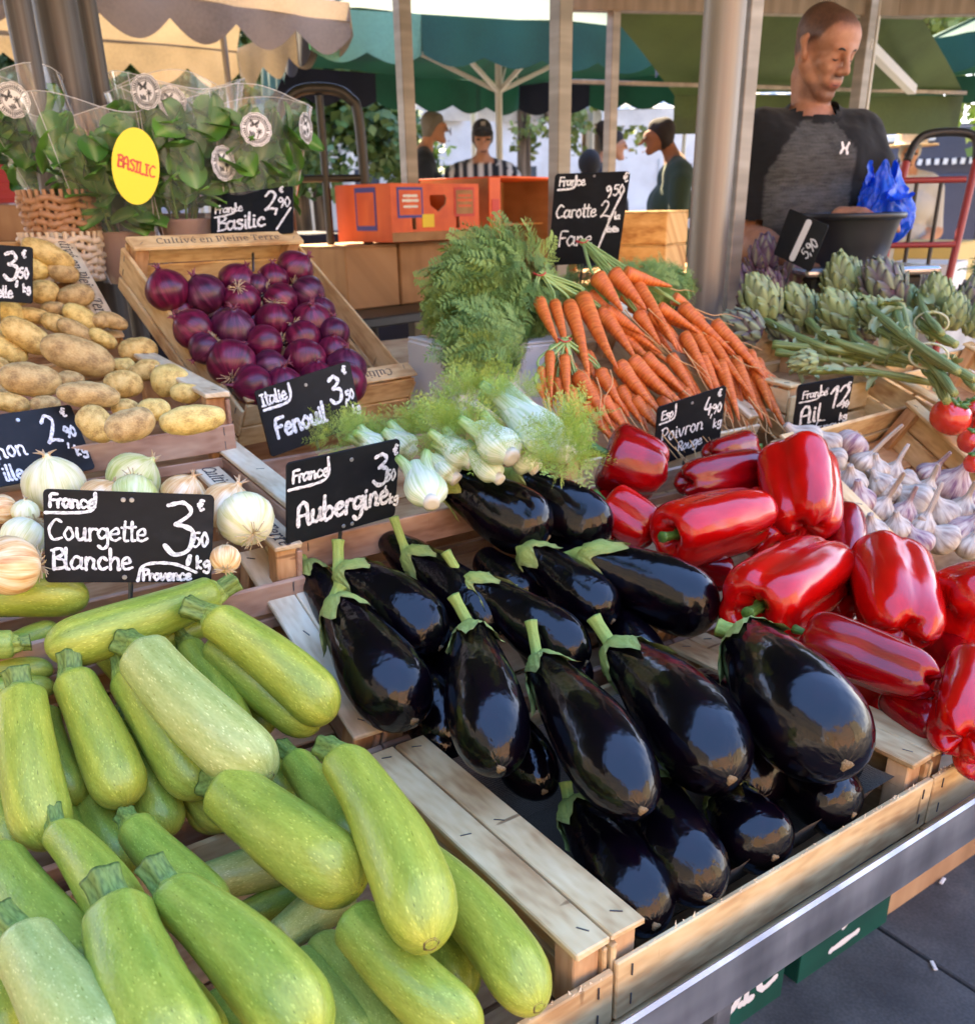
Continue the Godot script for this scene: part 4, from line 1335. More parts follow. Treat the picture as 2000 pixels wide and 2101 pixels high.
func build_stall() -> void:
	var P := "Cultivé en Pleine Terre"
	crate(Vector3(-.050, .8, -.387), 0, 0, .42, .33, .115, "wooden crate holding courgettes at the front rail, left of the aubergine crate", {"low": .03, "splinters": true})
	crate(Vector3(.372, .8, -.387), 0, 0, .42, .33, .115, "wooden crate holding aubergines at the front rail", {"low": .025, "splinters": true})
	crate(Vector3(.794, .8, -.387), 0, 0, .42, .33, .115, "wooden crate holding red peppers at the front rail", {"low": .025, "splinters": true})
	for q in [[-.05, "courgettes"], [.372, "aubergines"], [.794, "red peppers"]]:
		crate(Vector3(q[0], .812, -.735), 22, 0, .42, .31, .1, "tilted wooden crate of %s behind the front one" % q[1], {"wood": "wood_pink", "slat": "wood_white", "low": .025})
	crate(Vector3(-.035, .955, -.935), 8, 0, .42, .26, .1, "wooden crate holding white onions in front of the potatoes", {"wood": "wood_pink", "slat": "wood_white", "print": [[P, Vector3(.403, .0005, -.13), -90, .024]]})
	crate(Vector3(.392, .985, -.975), 6.3, 0, .45, .27, .085, "wooden crate holding fennel beneath the carrots", {"wood": "wood_pink", "slat": "wood_white"})
	crate(Vector3(-.02, 1.085, -1.20), 3, 0, .435, .33, .1, "wooden crate holding potatoes, directly behind the onions", {"wood": "wood_pink", "slat": "wood_white"})
	crate(Vector3(-.02, 1.12, -1.63), 29, 0, .42, .36, .1, "tilted wooden crate of potatoes under the wicker baskets", {"wood": "wood_pale", "slat": "wood_white", "print": [[P, Vector3(.403, .0005, -.18), -90, .026]]})
	crate(Vector3(.495, 1.039, -1.357), 33, 8, .33, .42, .1, "steeply tilted wooden crate of red onions", {"wood": "wood_pale", "turned": true, "low": .02, "print": [[P, Vector3(.165, .0005, -.403), 0, .022], [P, Vector3(.165, .0005, -.016), 180, .022]]})
	crate(Vector3(1.225, .787, -.65), 32, 4, .42, .33, .1, "tilted pale wooden crate of garlic beside the peppers", {"low": .02})
	crate(Vector3(.885, .955, -1.07), 24, 0, .45, .42, .12, "wooden crate under the carrots", {"wood": "wood_white", "low": .02})
	crate(Vector3(1.39, 1.0, -1.06), 4, 3, .5, .36, .1, "wooden crate under the artichokes", {"low": .02})
	crate(Vector3(1.66, .90, -.78), 20, 3, .42, .33, .1, "wooden crate holding tomatoes beside the garlic", {"low": .02})
	# the trestle: aluminium rail along the front, board steps, legs
	var t := thing("market_table", "stepped market table with an aluminium front rail under the crates", "table", Vector3(.8, 0, -.35))
	var put := func(called: String, size: Vector3, mid: Vector3, m: Material, tilt := 0.0) -> void:
		obj(called, bevel_box(size, .003, 0.0, .8), m, t, Transform3D(Basis(Vector3.RIGHT, deg_to_rad(tilt)), mid - t.position))
	put.call("front_rail", Vector3(3.4, .056, .006), Vector3(.8, .728, -.352), M.aluminium)
	put.call("front_rail", Vector3(3.4, .006, .06), Vector3(.8, .697, -.386), M.aluminium)
	put.call("shelf", Vector3(3.3, .012, .36), Vector3(.8, .676, -.56), M.wood_warm)
	put.call("shelf", Vector3(3.3, .012, .34), Vector3(.8, .76, -.92), M.wood_warm, 22)
	put.call("shelf", Vector3(3.3, .012, .42), Vector3(.8, .84, -1.22), M.wood_warm, 5)
	put.call("shelf", Vector3(3.3, .012, .5), Vector3(.8, .95, -1.65), M.wood_warm, 18)
	for x in [-.8, .8, 2.4]:
		for z in [-.62, -1.85]:
			put.call("leg", Vector3(.035, .66 if z > -1 else .93, .035), Vector3(x, .33 if z > -1 else .465, z), M.aluminium)

func label_of(list: Array, i: int, plain: String) -> String:
	return list[i] if i < list.size() and list[i] != "" else plain

func build_front() -> void:
	var i := 0
	for c in COURG:
		courgette(c[0], c[1], c[2], c[3], c[4], label_of(COURG_LABELS, i, "pale green courgette in the heap of courgettes"), i)
		i += 1
	i = 0
	for c in AUB:
		aubergine(c[0], c[1], c[2], c[3], label_of(AUB_LABELS, i, "glossy black aubergine in the heap of aubergines"), i)
		i += 1
	i = 0
	for c in PEP:
		pepper(c[0], c[1], c[2], Color(1 if c[3] else 0, 0, 0), label_of(PEP_LABELS, i, "glossy red pepper in the heap of peppers"), i)
		i += 1
	# burlap lining showing at the edges of the aubergine crate
	rng.seed = 12
	var b := thing("burlap_lining", "brown burlap cloth lining the aubergine crate", "cloth", Vector3(.58, .73, -.55))
	var P := PackedVector3Array()
	for r in 14:
		for q in 22:
			var u := q / 21.0 * 2.0 - 1.0
			var v := r / 13.0 * 2.0 - 1.0
			var e := maxf(absf(u), absf(v))
			P.append(Vector3(u * .182, -.03 + .075 * smoothstep(.72, 1.0, e) + rng.randf_range(-.0012, .0012), v * .145))
	obj("cloth", surf(P, 14, 22, false, PackedColorArray(), 3.0, 3.0), M.burlap, b)

func build_rest() -> void:
	mat("stem_pale", lin(.30, .42, .12), .5)
	mat("fennel_base", lin(.66, .60, .44), .7)
	M.frond_a = frond_mesh(5, .085, .0011, Color(.10, .19, .045), Color(.16, .27, .08), 8, 7)
	M.frond_b = frond_mesh(6, .080, .0010, Color(.065, .14, .035), Color(.12, .21, .06), 8, 6)
	M.frond_f = frond_mesh(8, .075, .0006, Color(.24, .36, .05), Color(.34, .46, .09), 6, 5)
	var i := 0
	for c in ONIONS:
		onion(c[0], c[1], c[2], [[M.onion_white, M.onion_gold, M.onion_green][c[3]]], label_of(ONION_LABELS, i, "white onion among the others in the onion crate"), "white onions in the crate", "onion", i)
		i += 1
	i = 0
	for c in POTATOES:
		potato(c[0], c[1], c[2], c[3], label_of(POTATO_LABELS, i, "yellow potato in the heap of potatoes"), "potatoes heaped in the crates", i)
		i += 1
	i = 0
	var hs = M.husk
	M.husk = M.husk_red
	for c in REDS:
		onion(c[0], c[1], c[2], [M.onion_red, M.onion_plum, M.onion_red], label_of(RED_LABELS, i, "purple red onion in the heap of red onions"), "red onions in the tilted crate", "red_onion", i)
		i += 1
	M.husk = hs
	i = 0
	for c in GARLIC:
		garlic(c[0], c[1], c[2], c[3], label_of(GARLIC_LABELS, i, "purple-white garlic head in the garlic crate"), i)
		i += 1
	i = 0
	for c in TOMATOES:
		tomato(c[0], c[1], c[2], "ripe red tomato beside the garlic crate", i)
		i += 1
	carrot_bunch(0, "bunch of long carrots with leafy tops under a red band, beside the slate carrot sign", [[Vector3(1.03, 1.195, -1.33), Vector3(.985, 1.165, -1.40), Vector3(.10, .085, .09), 900]])
	carrot_bunch(1, "topmost bunch of thick carrots with curling roots and red bands", [[Vector3(1.2, 1.24, -1.42), Vector3(1.40, 1.16, -1.52), Vector3(.17, .03, .08), 420]])
	carrot_bunch(2, "bunch of carrots sliding towards the artichokes", [])
	carrot_bunch(3, "bunch of short carrots beside the fennel, leaves hanging over the white box", [[Vector3(.99, 1.10, -1.21), Vector3(.915, 1.10, -1.30), Vector3(.065, .04, .06), 260]])
	carrot_bunch(4, "bunch of carrots behind the slate pepper sign", [])
	i = 0
	for c in FENNEL:
		fennel(c[0], c[1], c[2], ["small fennel bulb with bright green stalks behind the Fenouil sign", "slim fennel bulb among the fronds beside the Fenouil sign", "fennel bulb with a long white stalk above the aubergine sign", "fennel bulb tucked beneath the one showing its cut base", "fennel bulb lying low beside the aubergine sign", "large white fennel bulb leaning on the carrots", "white fennel bulb showing its round cut base", "upright white fennel bulb behind the aubergine sign", "small white fennel bulb behind the aubergines"][i], i)
		i += 1
	var ff := thing("fennel_fronds", "feathery bright green fennel fronds over the fennel crate", "leaves", FENNEL_FRONDS[0][0])
	ff.set_meta("kind", "stuff")
	rng.seed = 4
	var xs := []
	for c in FENNEL_FRONDS:
		for k in int(c[2] * 1.5):
			var d := rand_dir()
			var p: Vector3 = c[0] - ff.position + d * c[1] * .6
			xs.append(faced(p, d + Vector3(-.3, .5, .2), rand_dir(), rng.randf_range(.28, .6)))
	scatter("fronds", M.frond_f, M.leaf_fennel, xs, ff, Color(.26, .40, .05), Color(.44, .56, .11))
	artichoke_bunch(0, "tied bunch of green artichokes lying over the crate edge by the carrots")
	artichoke_bunch(1, "tied bunch of green and purple artichokes with fanned-out stems")
	artichoke_bunch(2, "small bunch of artichokes whose stems point at the radishes")
	i = 0
	for c in ARTICHOKES:
		i += 1
		if c[0] != 3: continue
		var o := thing("purple_artichoke", "single purple artichoke behind the green bunches, by the steel pole", "artichoke", c[1], "purple artichokes at the back of the crate")
		artichoke_head(o, Vector3.ZERO, c[2], c[3], c[4], i)
	build_signs()
	build_basil()

func build_signs() -> void:
	var S := SIGNS
	var box := [[.02, .74], [.28, .77], [.30, .97]]
	price_sign(S.COURGETTE[0], S.COURGETTE[1], S.COURGETTE[2], [["France", .03, .82, .085], ["Courgette", .02, .47, .135], ["Blanche", .04, .15, .135], ["3", .70, .34, .36], [",", .84, .28, .2], ["50", .87, .42, .10], ["€", .90, .83, .075], ["kg", .90, .17, .085], ["Provence", .57, .03, .075]], [[[.01, .76], [.26, .79], [.29, .98]], [[.54, .02], [.58, .20], [.75, .22], [.90, .12]]], "black chalk sign reading Courgette Blanche 3,50", 0, .0036, [[.5, .92], [.45, .92], [.46, .06]])
	price_sign(S.AUBERGINE[0], S.AUBERGINE[1], S.AUBERGINE[2], [["France", .04, .76, .09], ["Aubergine", .08, .22, .17], ["3", .76, .48, .24], [",", .87, .42, .15], ["50", .88, .50, .085], ["€", .94, .82, .075], ["kg", .93, .20, .075]], [[[.01, .69], [.32, .72], [.34, .97]]], "black chalk sign reading Aubergine 3,50", 1, .0038, [[.55, .88], [.5, .06], [.58, .06]])
	price_sign(S.FENNEL[0], S.FENNEL[1], S.FENNEL[2], [["Italie", .03, .76, .11], ["Fenouil", .10, .25, .17], ["3", .72, .46, .24], [",", .86, .40, .15], ["50", .88, .44, .09], ["€", .90, .84, .075], ["kg", .93, .22, .075]], [[[.04, .70], [.30, .72], [.33, .96]]], "black chalk sign reading Fenouil 3,50", 2, .0042, [[.5, .86]])
	price_sign(S.ONION[0], S.ONION[1], S.ONION[2], [["Oignon", -.02, .38, .15], ["ille", .18, .06, .13], ["2", .66, .48, .25], [",", .82, .42, .15], ["90", .84, .52, .10], ["€", .88, .83, .085], ["kg", .88, .24, .09]], [], "black chalk sign with 2,90, tucked behind the large white onion", 3, .0036, [[.48, .88]])
	price_sign(S.POTATO[0], S.POTATO[1], S.POTATO[2], [["nouvelle", .22, .08, .115], ["3", .62, .40, .30], [",", .78, .34, .18], ["50", .82, .44, .11], ["€", .87, .80, .085], ["kg", .88, .20, .08]], [], "black chalk sign with 3,50, standing in the potatoes", 4, .004)
	price_sign(S.BASIL[0], S.BASIL[1], S.BASIL[2], [["France", .05, .58, .10], ["Basilic", .08, .20, .19], ["2", .66, .52, .26], [",", .78, .48, .16], ["90", .82, .56, .13], ["€", .84, .88, .08]], [[[.05, .50], [.28, .56], [.30, .76]], [[.80, .10], [.97, .52]]], "black chalk sign reading Basilic 2,90, below the basil pots", 5, .004)
	price_sign(S.CARROT[0], S.CARROT[1], S.CARROT[2], [["France", .06, .88, .055], ["Carotte", .05, .54, .082], ["Fane", .12, .22, .105], ["2", .66, .53, .11], [",", .78, .52, .09], ["9", .70, .74, .075], ["50", .80, .76, .07], ["€", .92, .90, .06], ["la", .86, .50, .045], ["Botte", .78, .36, .035]], [[[.05, .84], [.26, .86], [.28, .98]], [[.66, .10], [.82, .55], [.94, .80]]], "tall black chalk sign reading Carotte Fane", 6, .0042, [[.52, .97]])
	price_sign(S.PEPPER[0], S.PEPPER[1], S.PEPPER[2], [["Esp", .06, .78, .085], ["Poivron", .08, .40, .135], ["Rouge", .34, .14, .10], ["4", .70, .62, .17], [",", .80, .58, .12], ["90", .82, .60, .095], ["€", .88, .86, .075], ["kg", .86, .36, .085]], [[[.04, .72], [.24, .75], [.26, .97]]], "black chalk sign reading Poivron 4,90", 7, .0036, [[.5, .9]])
	price_sign(S.GARLIC[0], S.GARLIC[1], S.GARLIC[2], [["France", .10, .76, .075], ["Ail", .10, .32, .18], ["Frais", .42, .08, .14], ["12", .62, .52, .22], ["90", .84, .48, .075], ["€", .90, .80, .075], ["kg", .86, .28, .065]], [[[.06, .70], [.40, .73], [.42, .94]]], "black chalk sign reading Ail Frais 12", 8, .0034, [[.55, .86]])
	var a := price_sign(S.ARTICHOKE[0], S.ARTICHOKE[1], S.ARTICHOKE[2], [], [], "dark slate sign with a white strip and 5,90, before the black tub", 9, .004)
	var w: float = S.ARTICHOKE[1]
	var h: float = S.ARTICHOKE[2]
	obj("strip", rounded_board(.016, h * .92, .007, .002), M.white_plastic, a, Transform3D(Basis(Vector3.BACK, -.10), Vector3(w * .02, 0, .003)))
	obj("lettering", ribbon_mesh(strokes("5,90", .0155, Vector2.ZERO), .0038), M.chalk, a, Transform3D(Basis(Vector3.BACK, 1.15), Vector3(w * .30, -h * .30, .0021)))

func build_basil() -> void:
	basket(Vector3(.395, 1.19, -1.95), .07, .085, M.wicker_white, "pale wicker basket, underneath the brown one", 0)
	basket(Vector3(.405, 1.245, -1.965), .066, .10, M.wicker_brown, "brown wicker basket resting in the pale one", 1)
	basil_pot(Vector3(.625, 1.20, -1.93), .115, .32, Vector3(.02, 0, 0), "middle basil pot with two round white stickers on its sleeve", 0, [["round", 1.15, .58, .030, .0], ["round", 2.35, .93, .028, .0]])
	basil_pot(Vector3(.510, 1.18, -1.95), .10, .30, Vector3(-.04, 0, .02), "basil pot with the yellow oval label on its sleeve", 1, [["oval", 1.35, .66, .062, -.35]])
	basil_pot(Vector3(.745, 1.20, -1.90), .11, .30, Vector3(.03, 0, 0), "basil pot behind the slate basil sign", 2, [["round", 1.9, .80, .028, -.2], ["round", .9, .82, .027, -.2]])
	basil_pot(Vector3(.68, 1.21, -2.10), .11, .33, Vector3(.0, 0, -.02), "basil pot at the back of the group, behind the others", 3, [["round", 1.8, .88, .027, 0.0]])
	basil_pot(Vector3(.49, 1.21, -2.12), .09, .33, Vector3(-.10, 0, .0), "basil pot whose sleeve leans over the wicker baskets", 4, [["round", 1.9, .86, .029, 0.2]])

# ---------------------------------------------------------------- cloth roofs
func cloth_strip(a: Vector3, b: Vector3, drop: float, waves: float, amp: float, sag := 0.0) -> ArrayMesh:
	# a hanging valance from a to b with a scalloped lower edge
	var n := int(waves * 12) + 1
	var P := PackedVector3Array()
	var side := (b - a).cross(Vector3.UP).normalized()
	for i in 5:
		for j in n:
			var t := j / float(n - 1)
			var q := a.lerp(b, t) + Vector3(0, -sag * 4.0 * t * (1.0 - t), 0)
			var s := i / 4.0
			var d := drop + amp * (absf(sin(t * waves * PI)) - .5)
			P.append(q + Vector3(0, -d * s, 0) + side * (.012 * sin(t * waves * 5.1 + s) * s))
	return surf(P, 5, n, false)

func cloth_patch(c: Array, nu := 14, nv := 10, sag := .05) -> ArrayMesh:
	# four corners a b / d c, sagging a little between them
	var P := PackedVector3Array()
	for i in nv:
		for j in nu:
			var u := j / float(nu - 1)
			var v := i / float(nv - 1)
			var p: Vector3 = (c[0] as Vector3).lerp(c[1], u).lerp((c[3] as Vector3).lerp(c[2], u), v)
			P.append(p + Vector3(0, -sag * 16.0 * u * (1 - u) * v * (1 - v) + .012 * sin(u * 11.0 + v * 4.0), 0))
	return surf(P, nv, nu, false)

func bar(a: Vector3, b: Vector3, w: float, h: float) -> Array:
	var d := b - a
	var bs := axes(d)
	return [bevel_box(Vector3(w, d.length(), h), .002), Transform3D(bs, (a + b) * .5)]

func part_bar(called: String, a: Vector3, b: Vector3, w: float, m: Material, parent: Node3D) -> void:
	var q := bar(a - parent.position, b - parent.position, w, w)
	obj(called, q[0], m, parent, q[1])

func part_rod(called: String, a: Vector3, b: Vector3, r: float, m: Material, parent: Node3D) -> void:
	obj(called, tube(PackedVector3Array([a - parent.position, b - parent.position]), r, 20), m, parent)

func build_canopies() -> void:
	# the canopy over this stall
	var c := thing("stall_canopy", "dark green canopy over the stall on a grey metal frame", "canopy", Vector3(1.2, 0, -1.6))
	var o := c.position
	obj("roof", cloth_patch([Vector3(-3.2, 2.38, -1.0) - o, Vector3(5.2, 2.38, -1.0) - o, Vector3(5.2, 2.5, -3.1) - o, Vector3(-3.2, 2.5, -3.1) - o], 24, 12, .04), M.cloth_green, c)
	obj("roof", cloth_patch([Vector3(-3.2, 2.5, -3.1) - o, Vector3(2.9, 2.5, -3.1) - o, Vector3(2.3, 2.62, -4.3) - o, Vector3(-3.2, 2.62, -4.3) - o], 16, 8, .03), M.cloth_green, c)  # unseen rear extension, added to keep the sun off the back rows
	obj("valance", cloth_strip(Vector3(-3.2, 2.38, -1.0) - o, Vector3(5.2, 2.38, -1.0) - o, .16, 26, .04), M.cloth_green, c)
	obj("rear_flap", cloth_patch([Vector3(3.22, 2.16, -3.75) - o, Vector3(4.55, 2.16, -3.02) - o, Vector3(5.85, 1.86, -3.47) - o, Vector3(4.12, 1.86, -4.12) - o], 16, 12, .06), M.cloth_green, c)
	obj("valance", cloth_strip(Vector3(4.12, 1.86, -4.12) - o, Vector3(5.85, 1.86, -3.47) - o, .2, 1, 0.0), M.cloth_green, c)
	obj("roof", cloth_patch([Vector3(2.6, 2.5, -3.1) - o, Vector3(5.2, 2.5, -3.1) - o, Vector3(4.55, 2.17, -3.03) - o, Vector3(3.22, 2.17, -3.76) - o], 8, 6, .02), M.cloth_green, c)
	part_bar("beam", Vector3(3.0, 2.12, -3.66), Vector3(4.6, 2.12, -2.98), .07, M.galvanised, c)
	part_bar("beam", Vector3(4.45, 2.12, -3.04), Vector3(5.6, 2.12, -2.2), .07, M.galvanised, c)
	part_bar("beam", Vector3(3.3, 1.87, -4.05), Vector3(5.8, 1.87, -3.43), .02, M.galvanised, c)
	part_bar("strut", Vector3(4.30, 1.97, -3.07), Vector3(5.25, 1.86, -3.42), .045, M.white_steel, c)
	part_bar("pole", Vector3(3.19, 0, -3.59), Vector3(3.19, 2.45, -3.59), .045, M.galvanised, c)
	part_bar("pole", Vector3(4.30, 0, -3.08), Vector3(4.30, 2.45, -3.08), .055, M.galvanised, c)
	part_bar("pole", Vector3(4.345, 0, -3.06), Vector3(4.345, 2.45, -3.06), .016, M.white_steel, c)
	part_rod("pole", Vector3(1.80, 0, -1.66), Vector3(1.80, 2.42, -1.66), .047, M.galvanised, c)
	part_bar("pole", Vector3(1.895, 0, -1.67), Vector3(1.895, 2.42, -1.67), .042, M.galvanised, c)
	part_bar("pole", Vector3(1.82, 0, -3.10), Vector3(1.82, 2.42, -3.10), .046, M.galvanised, c)
	part_bar("pole", Vector3(2.07, 0, -2.57), Vector3(2.07, 2.42, -2.57), .052, M.galvanised, c)
	var d := thing("parasol_masts", "cluster of three dark metal masts behind the wicker baskets", "masts", Vector3(.5, 0, -2.14))
	part_rod("mast", Vector3(.50, 0, -2.14), Vector3(.50, 2.5, -2.14), .040, M.pole_dark, d)
	part_rod("mast", Vector3(.418, 0, -2.06), Vector3(.418, 2.5, -2.06), .0235, M.pole_dark, d)
	part_rod("mast", Vector3(.583, 0, -2.24), Vector3(.583, 2.5, -2.24), .021, M.pole_dark, d)
	part_rod("rod", Vector3(.548, 0, -2.20), Vector3(.548, 2.5, -2.20), .006, M.white_steel, d)
	# beige awning of the next stall
	var b := thing("beige_awning", "beige scalloped awning glowing in the sun, behind the basil", "awning", Vector3(1.3, 0, -4.9))
	o = b.position + Vector3(0, -.06, 0)
	obj("roof", cloth_patch([Vector3(-1.2, 2.12, -4.62) - o, Vector3(2.52, 2.12, -4.80) - o, Vector3(2.30, 2.42, -5.5) - o, Vector3(-1.2, 2.42, -5.3) - o], 16, 8, .03), M.cloth_beige, b)
	obj("roof", cloth_patch([Vector3(-1.2, 2.42, -5.3) - o, Vector3(2.30, 2.42, -5.5) - o, Vector3(2.38, 2.10, -6.0) - o, Vector3(-1.2, 2.10, -5.6) - o], 16, 8, .03), M.cloth_beige, b)
	obj("valance", cloth_strip(Vector3(-1.2, 2.19, -4.62) - o, Vector3(2.52, 2.19, -4.80) - o, .19, 12, .09), M.cloth_beige, b)
	obj("valance", cloth_strip(Vector3(-1.2, 2.16, -5.60) - o, Vector3(2.38, 2.13, -6.0) - o, .17, 11, .09), M.cloth_beige, b)
	obj("valance", cloth_strip(Vector3(2.52, 2.19, -4.80) - o, Vector3(2.38, 2.13, -6.0) - o, .18, 4, .08), M.cloth_beige, b)
	part_rod("frame", Vector3(-1.2, 2.05, -5.2), Vector3(2.3, 2.2, -5.0), .012, M.galvanised, b)
	part_rod("mast", Vector3(-.6, 0, -5.2), Vector3(-.6, 2.4, -5.2), .025, M.galvanised, b)
	part_rod("mast", Vector3(2.25, 0, -5.85), Vector3(2.25, 2.3, -5.85), .018, M.galvanised, b)
	# green and navy parasol
	var g := thing("green_parasol", "large green and navy parasol with scalloped edge over the customers", "parasol", Vector3(4.1, 0, -5.75))
	o = g.position
	var top := Vector3(4.1, 2.75, -5.75) - o
	var A := Vector3(2.35, 2.24, -4.95) - o
	var B := Vector3(4.35, 2.24, -4.55) - o
	var C := Vector3(6.05, 2.24, -5.75) - o
	var D := Vector3(5.2, 2.24, -7.0) - o
	var E := Vector3(2.9, 2.24, -6.9) - o
	var ring := [A, B, C, D, E]
	for k in 5:
		var p: Vector3 = ring[k]
		var q: Vector3 = ring[(k + 1) % 5]
		obj("panel", cloth_patch([p, q, top + (q - top) * .02, top + (p - top) * .02], 8, 8, .03), M.cloth_teal, g)
		var cuts := [[0.0, .30, "cloth_mint_lit_teal"], [.30, 1.0, "cloth_teal"]] if k == 0 else [[0.0, .30, "cloth_navy"], [.30, 1.0, "cloth_teal"]] if k == 1 else [[0.0, .6, "cloth_teal"], [.6, 1.0, "cloth_navy"]]  # mint stretch is the teal valance, with the light on it put into colour
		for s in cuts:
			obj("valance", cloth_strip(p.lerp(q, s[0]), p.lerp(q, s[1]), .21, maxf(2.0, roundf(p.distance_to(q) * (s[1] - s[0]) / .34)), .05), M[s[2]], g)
		var rib := bar(top + Vector3(0, -.05, 0), p + Vector3(0, .02, 0), .022, .03)
		obj("rib", rib[0], M.white_steel, g, rib[1])
		var st := bar(Vector3(0, 2.02, 0), top.lerp(p, .55) + Vector3(0, -.03, 0), .02, .028)
		obj("strut", st[0], M.white_steel, g, st[1])
	obj("mast", tube(PackedVector3Array([Vector3.ZERO, top]), .024, 14), M.white_steel, g)
	obj("foot", bevel_box(Vector3(.6, .08, .6), .01), M.black_plastic, g, Transform3D(Basis.IDENTITY, Vector3(0, .04, 0)))
	# pale green canopy edge beyond, and another parasol past the seller
	var mc := thing("mint_canopy", "pale green canopy edge above the green parasol", "canopy", Vector3(4.2, 0, -6.6))
	o = mc.position
	obj("roof", cloth_patch([Vector3(3.3, 2.62, -5.95) - o, Vector3(4.55, 2.52, -5.92) - o, Vector3(5.0, 2.9, -7.2) - o, Vector3(3.6, 2.9, -7.4) - o], 8, 6, .03), M.cloth_mint_lit_teal, mc)
	part_rod("mast", Vector3(4.8, 0, -7.1), Vector3(4.8, 2.9, -7.1), .02, M.white_steel, mc)
	var rp := thing("teal_parasol", "teal parasol beyond the seller, with white ribs", "parasol", Vector3(7.2, 0, -3.4))
	o = rp.position
	var tp := Vector3(7.2, 2.75, -3.2) - o
	var rr := []
	for k in 8: rr.append(Vector3(cos(TAU * k / 8 + .3) * 1.45, 2.18, sin(TAU * k / 8 + .3) * 1.45 + .1))
	for k in 8:
		obj("panel", cloth_patch([rr[k], rr[(k + 1) % 8], tp, tp + Vector3(.01, 0, 0)], 6, 6, .02), M.cloth_teal, rp)
		obj("valance", cloth_strip(rr[k], rr[(k + 1) % 8], .17, 3, .04), M.cloth_teal, rp)
		var rb := bar(Vector3(0, 2.0, 0), tp.lerp(rr[k], .6), .016, .02)
		obj("rib", rb[0], M.white_steel, rp, rb[1])
	obj("mast", tube(PackedVector3Array([Vector3.ZERO, tp]), .022, 12), M.white_steel, rp)
	# far white market tents
	var i := 0
	for q in [[Vector3(5.6, 2.45, -10.9), Vector3(9.6, 2.45, -10.1), 2.2], [Vector3(7.9, 2.3, -9.0), Vector3(10.6, 2.35, -7.0), 2.6], [Vector3(1.2, 2.3, -13.2), Vector3(5.2, 2.3, -12.6), 2.4]]:
		var t := thing("market_tent", ["grey-white market tent behind the man in the striped shirt", "pale striped market tent beside the grey pole", "white market tent beyond the trees"][i], "tent", q[0], "pale market tents across the square")
		var dv: Vector3 = q[1] - q[0]
		var bk = Vector3(dv.z, 0, -dv.x).normalized() * q[2]
		obj("roof", cloth_patch([Vector3.ZERO, dv, dv + bk + Vector3(0, .55, 0), bk + Vector3(0, .55, 0)], 14, 8, .05), M.cloth_white, t)
		obj("valance", cloth_strip(Vector3.ZERO, dv, .16, 1, 0.0), M.cloth_white, t)
		for k in 6:
			var e := dv * k / 5.0
			var rb := bar(e + Vector3(0, -.03, 0), e + bk + Vector3(0, .5, 0), .04, .05)
			obj("rafter", rb[0], M.white_steel, t, rb[1])
			if k % 2 == 0:
				obj("post", tube(PackedVector3Array([e + Vector3(0, -q[0].y, 0), e]), .03, 10), M.white_steel, t)
				obj("post", tube(PackedVector3Array([e + bk + Vector3(0, -q[0].y, 0), e + bk + Vector3(0, .5, 0)]), .03, 10), M.white_steel, t)
		i += 1

# ---------------------------------------------------------------- buildings
func building(at: Vector3, right: Vector3, w: float, h: float, d: float, floors: int, cols: int, m: Material, label: String, opt := {}) -> void:
	var o := thing("building", label, "building", at, opt.get("group", "houses round the square"))
	var x := right.normalized()
	o.basis = Basis(x, Vector3.UP, x.cross(Vector3.UP))
	obj("wall", bevel_box(Vector3(w, h, d), 0.0), m, o, Transform3D(Basis.IDENTITY, Vector3(w * .5, h * .5, -d * .5)))
	obj("cornice", bevel_box(Vector3(w + .5, .35, d + .5), .04), M.plaster_white, o, Transform3D(Basis.IDENTITY, Vector3(w * .5, h + .175, -d * .5)))
	obj("roof", bevel_box(Vector3(w + .9, .25, d + .9), .05), M.roof_tile, o, Transform3D(Basis.IDENTITY, Vector3(w * .5, h + .48, -d * .5)))
	var fh := h / floors
	var cw := w / cols
	var ww: float = minf(1.15, cw * .36)
	var wh := fh * .56
	var glass := bevel_box(Vector3(ww, wh, .06), 0.0)
	var sill := bevel_box(Vector3(ww + .3, .1, .22), .01)
	var shut := bevel_box(Vector3(ww * .52, wh + .05, .05), .01)
	var fr := bevel_box(Vector3(ww + .26, wh + .26, .05), .01)
	var mid := bevel_box(Vector3(.06, wh, .05), .005)
	for f in floors:
		for c in cols:
			var p := Vector3(cw * (c + .5), fh * (f + .52), .03)
			var wn := obj("window", fr, M.plaster_white, o, Transform3D(Basis.IDENTITY, p))
			obj("pane", glass, M.window_glass, wn, Transform3D(Basis.IDENTITY, Vector3(0, 0, .015)))
			obj("mullion", mid, M.plaster_white, wn, Transform3D(Basis.IDENTITY, Vector3(0, 0, .04)))
			obj("sill", sill, M.plaster_white, wn, Transform3D(Basis.IDENTITY, Vector3(0, -wh * .5 - .12, .1)))
			if f > 0 and opt.get("shutters", true):
				for sg in [-1.0, 1.0]:
					obj("shutter", shut, M.shutter, wn, Transform3D(Basis.IDENTITY, Vector3(sg * (ww * .78 + .04), 0, .05)))

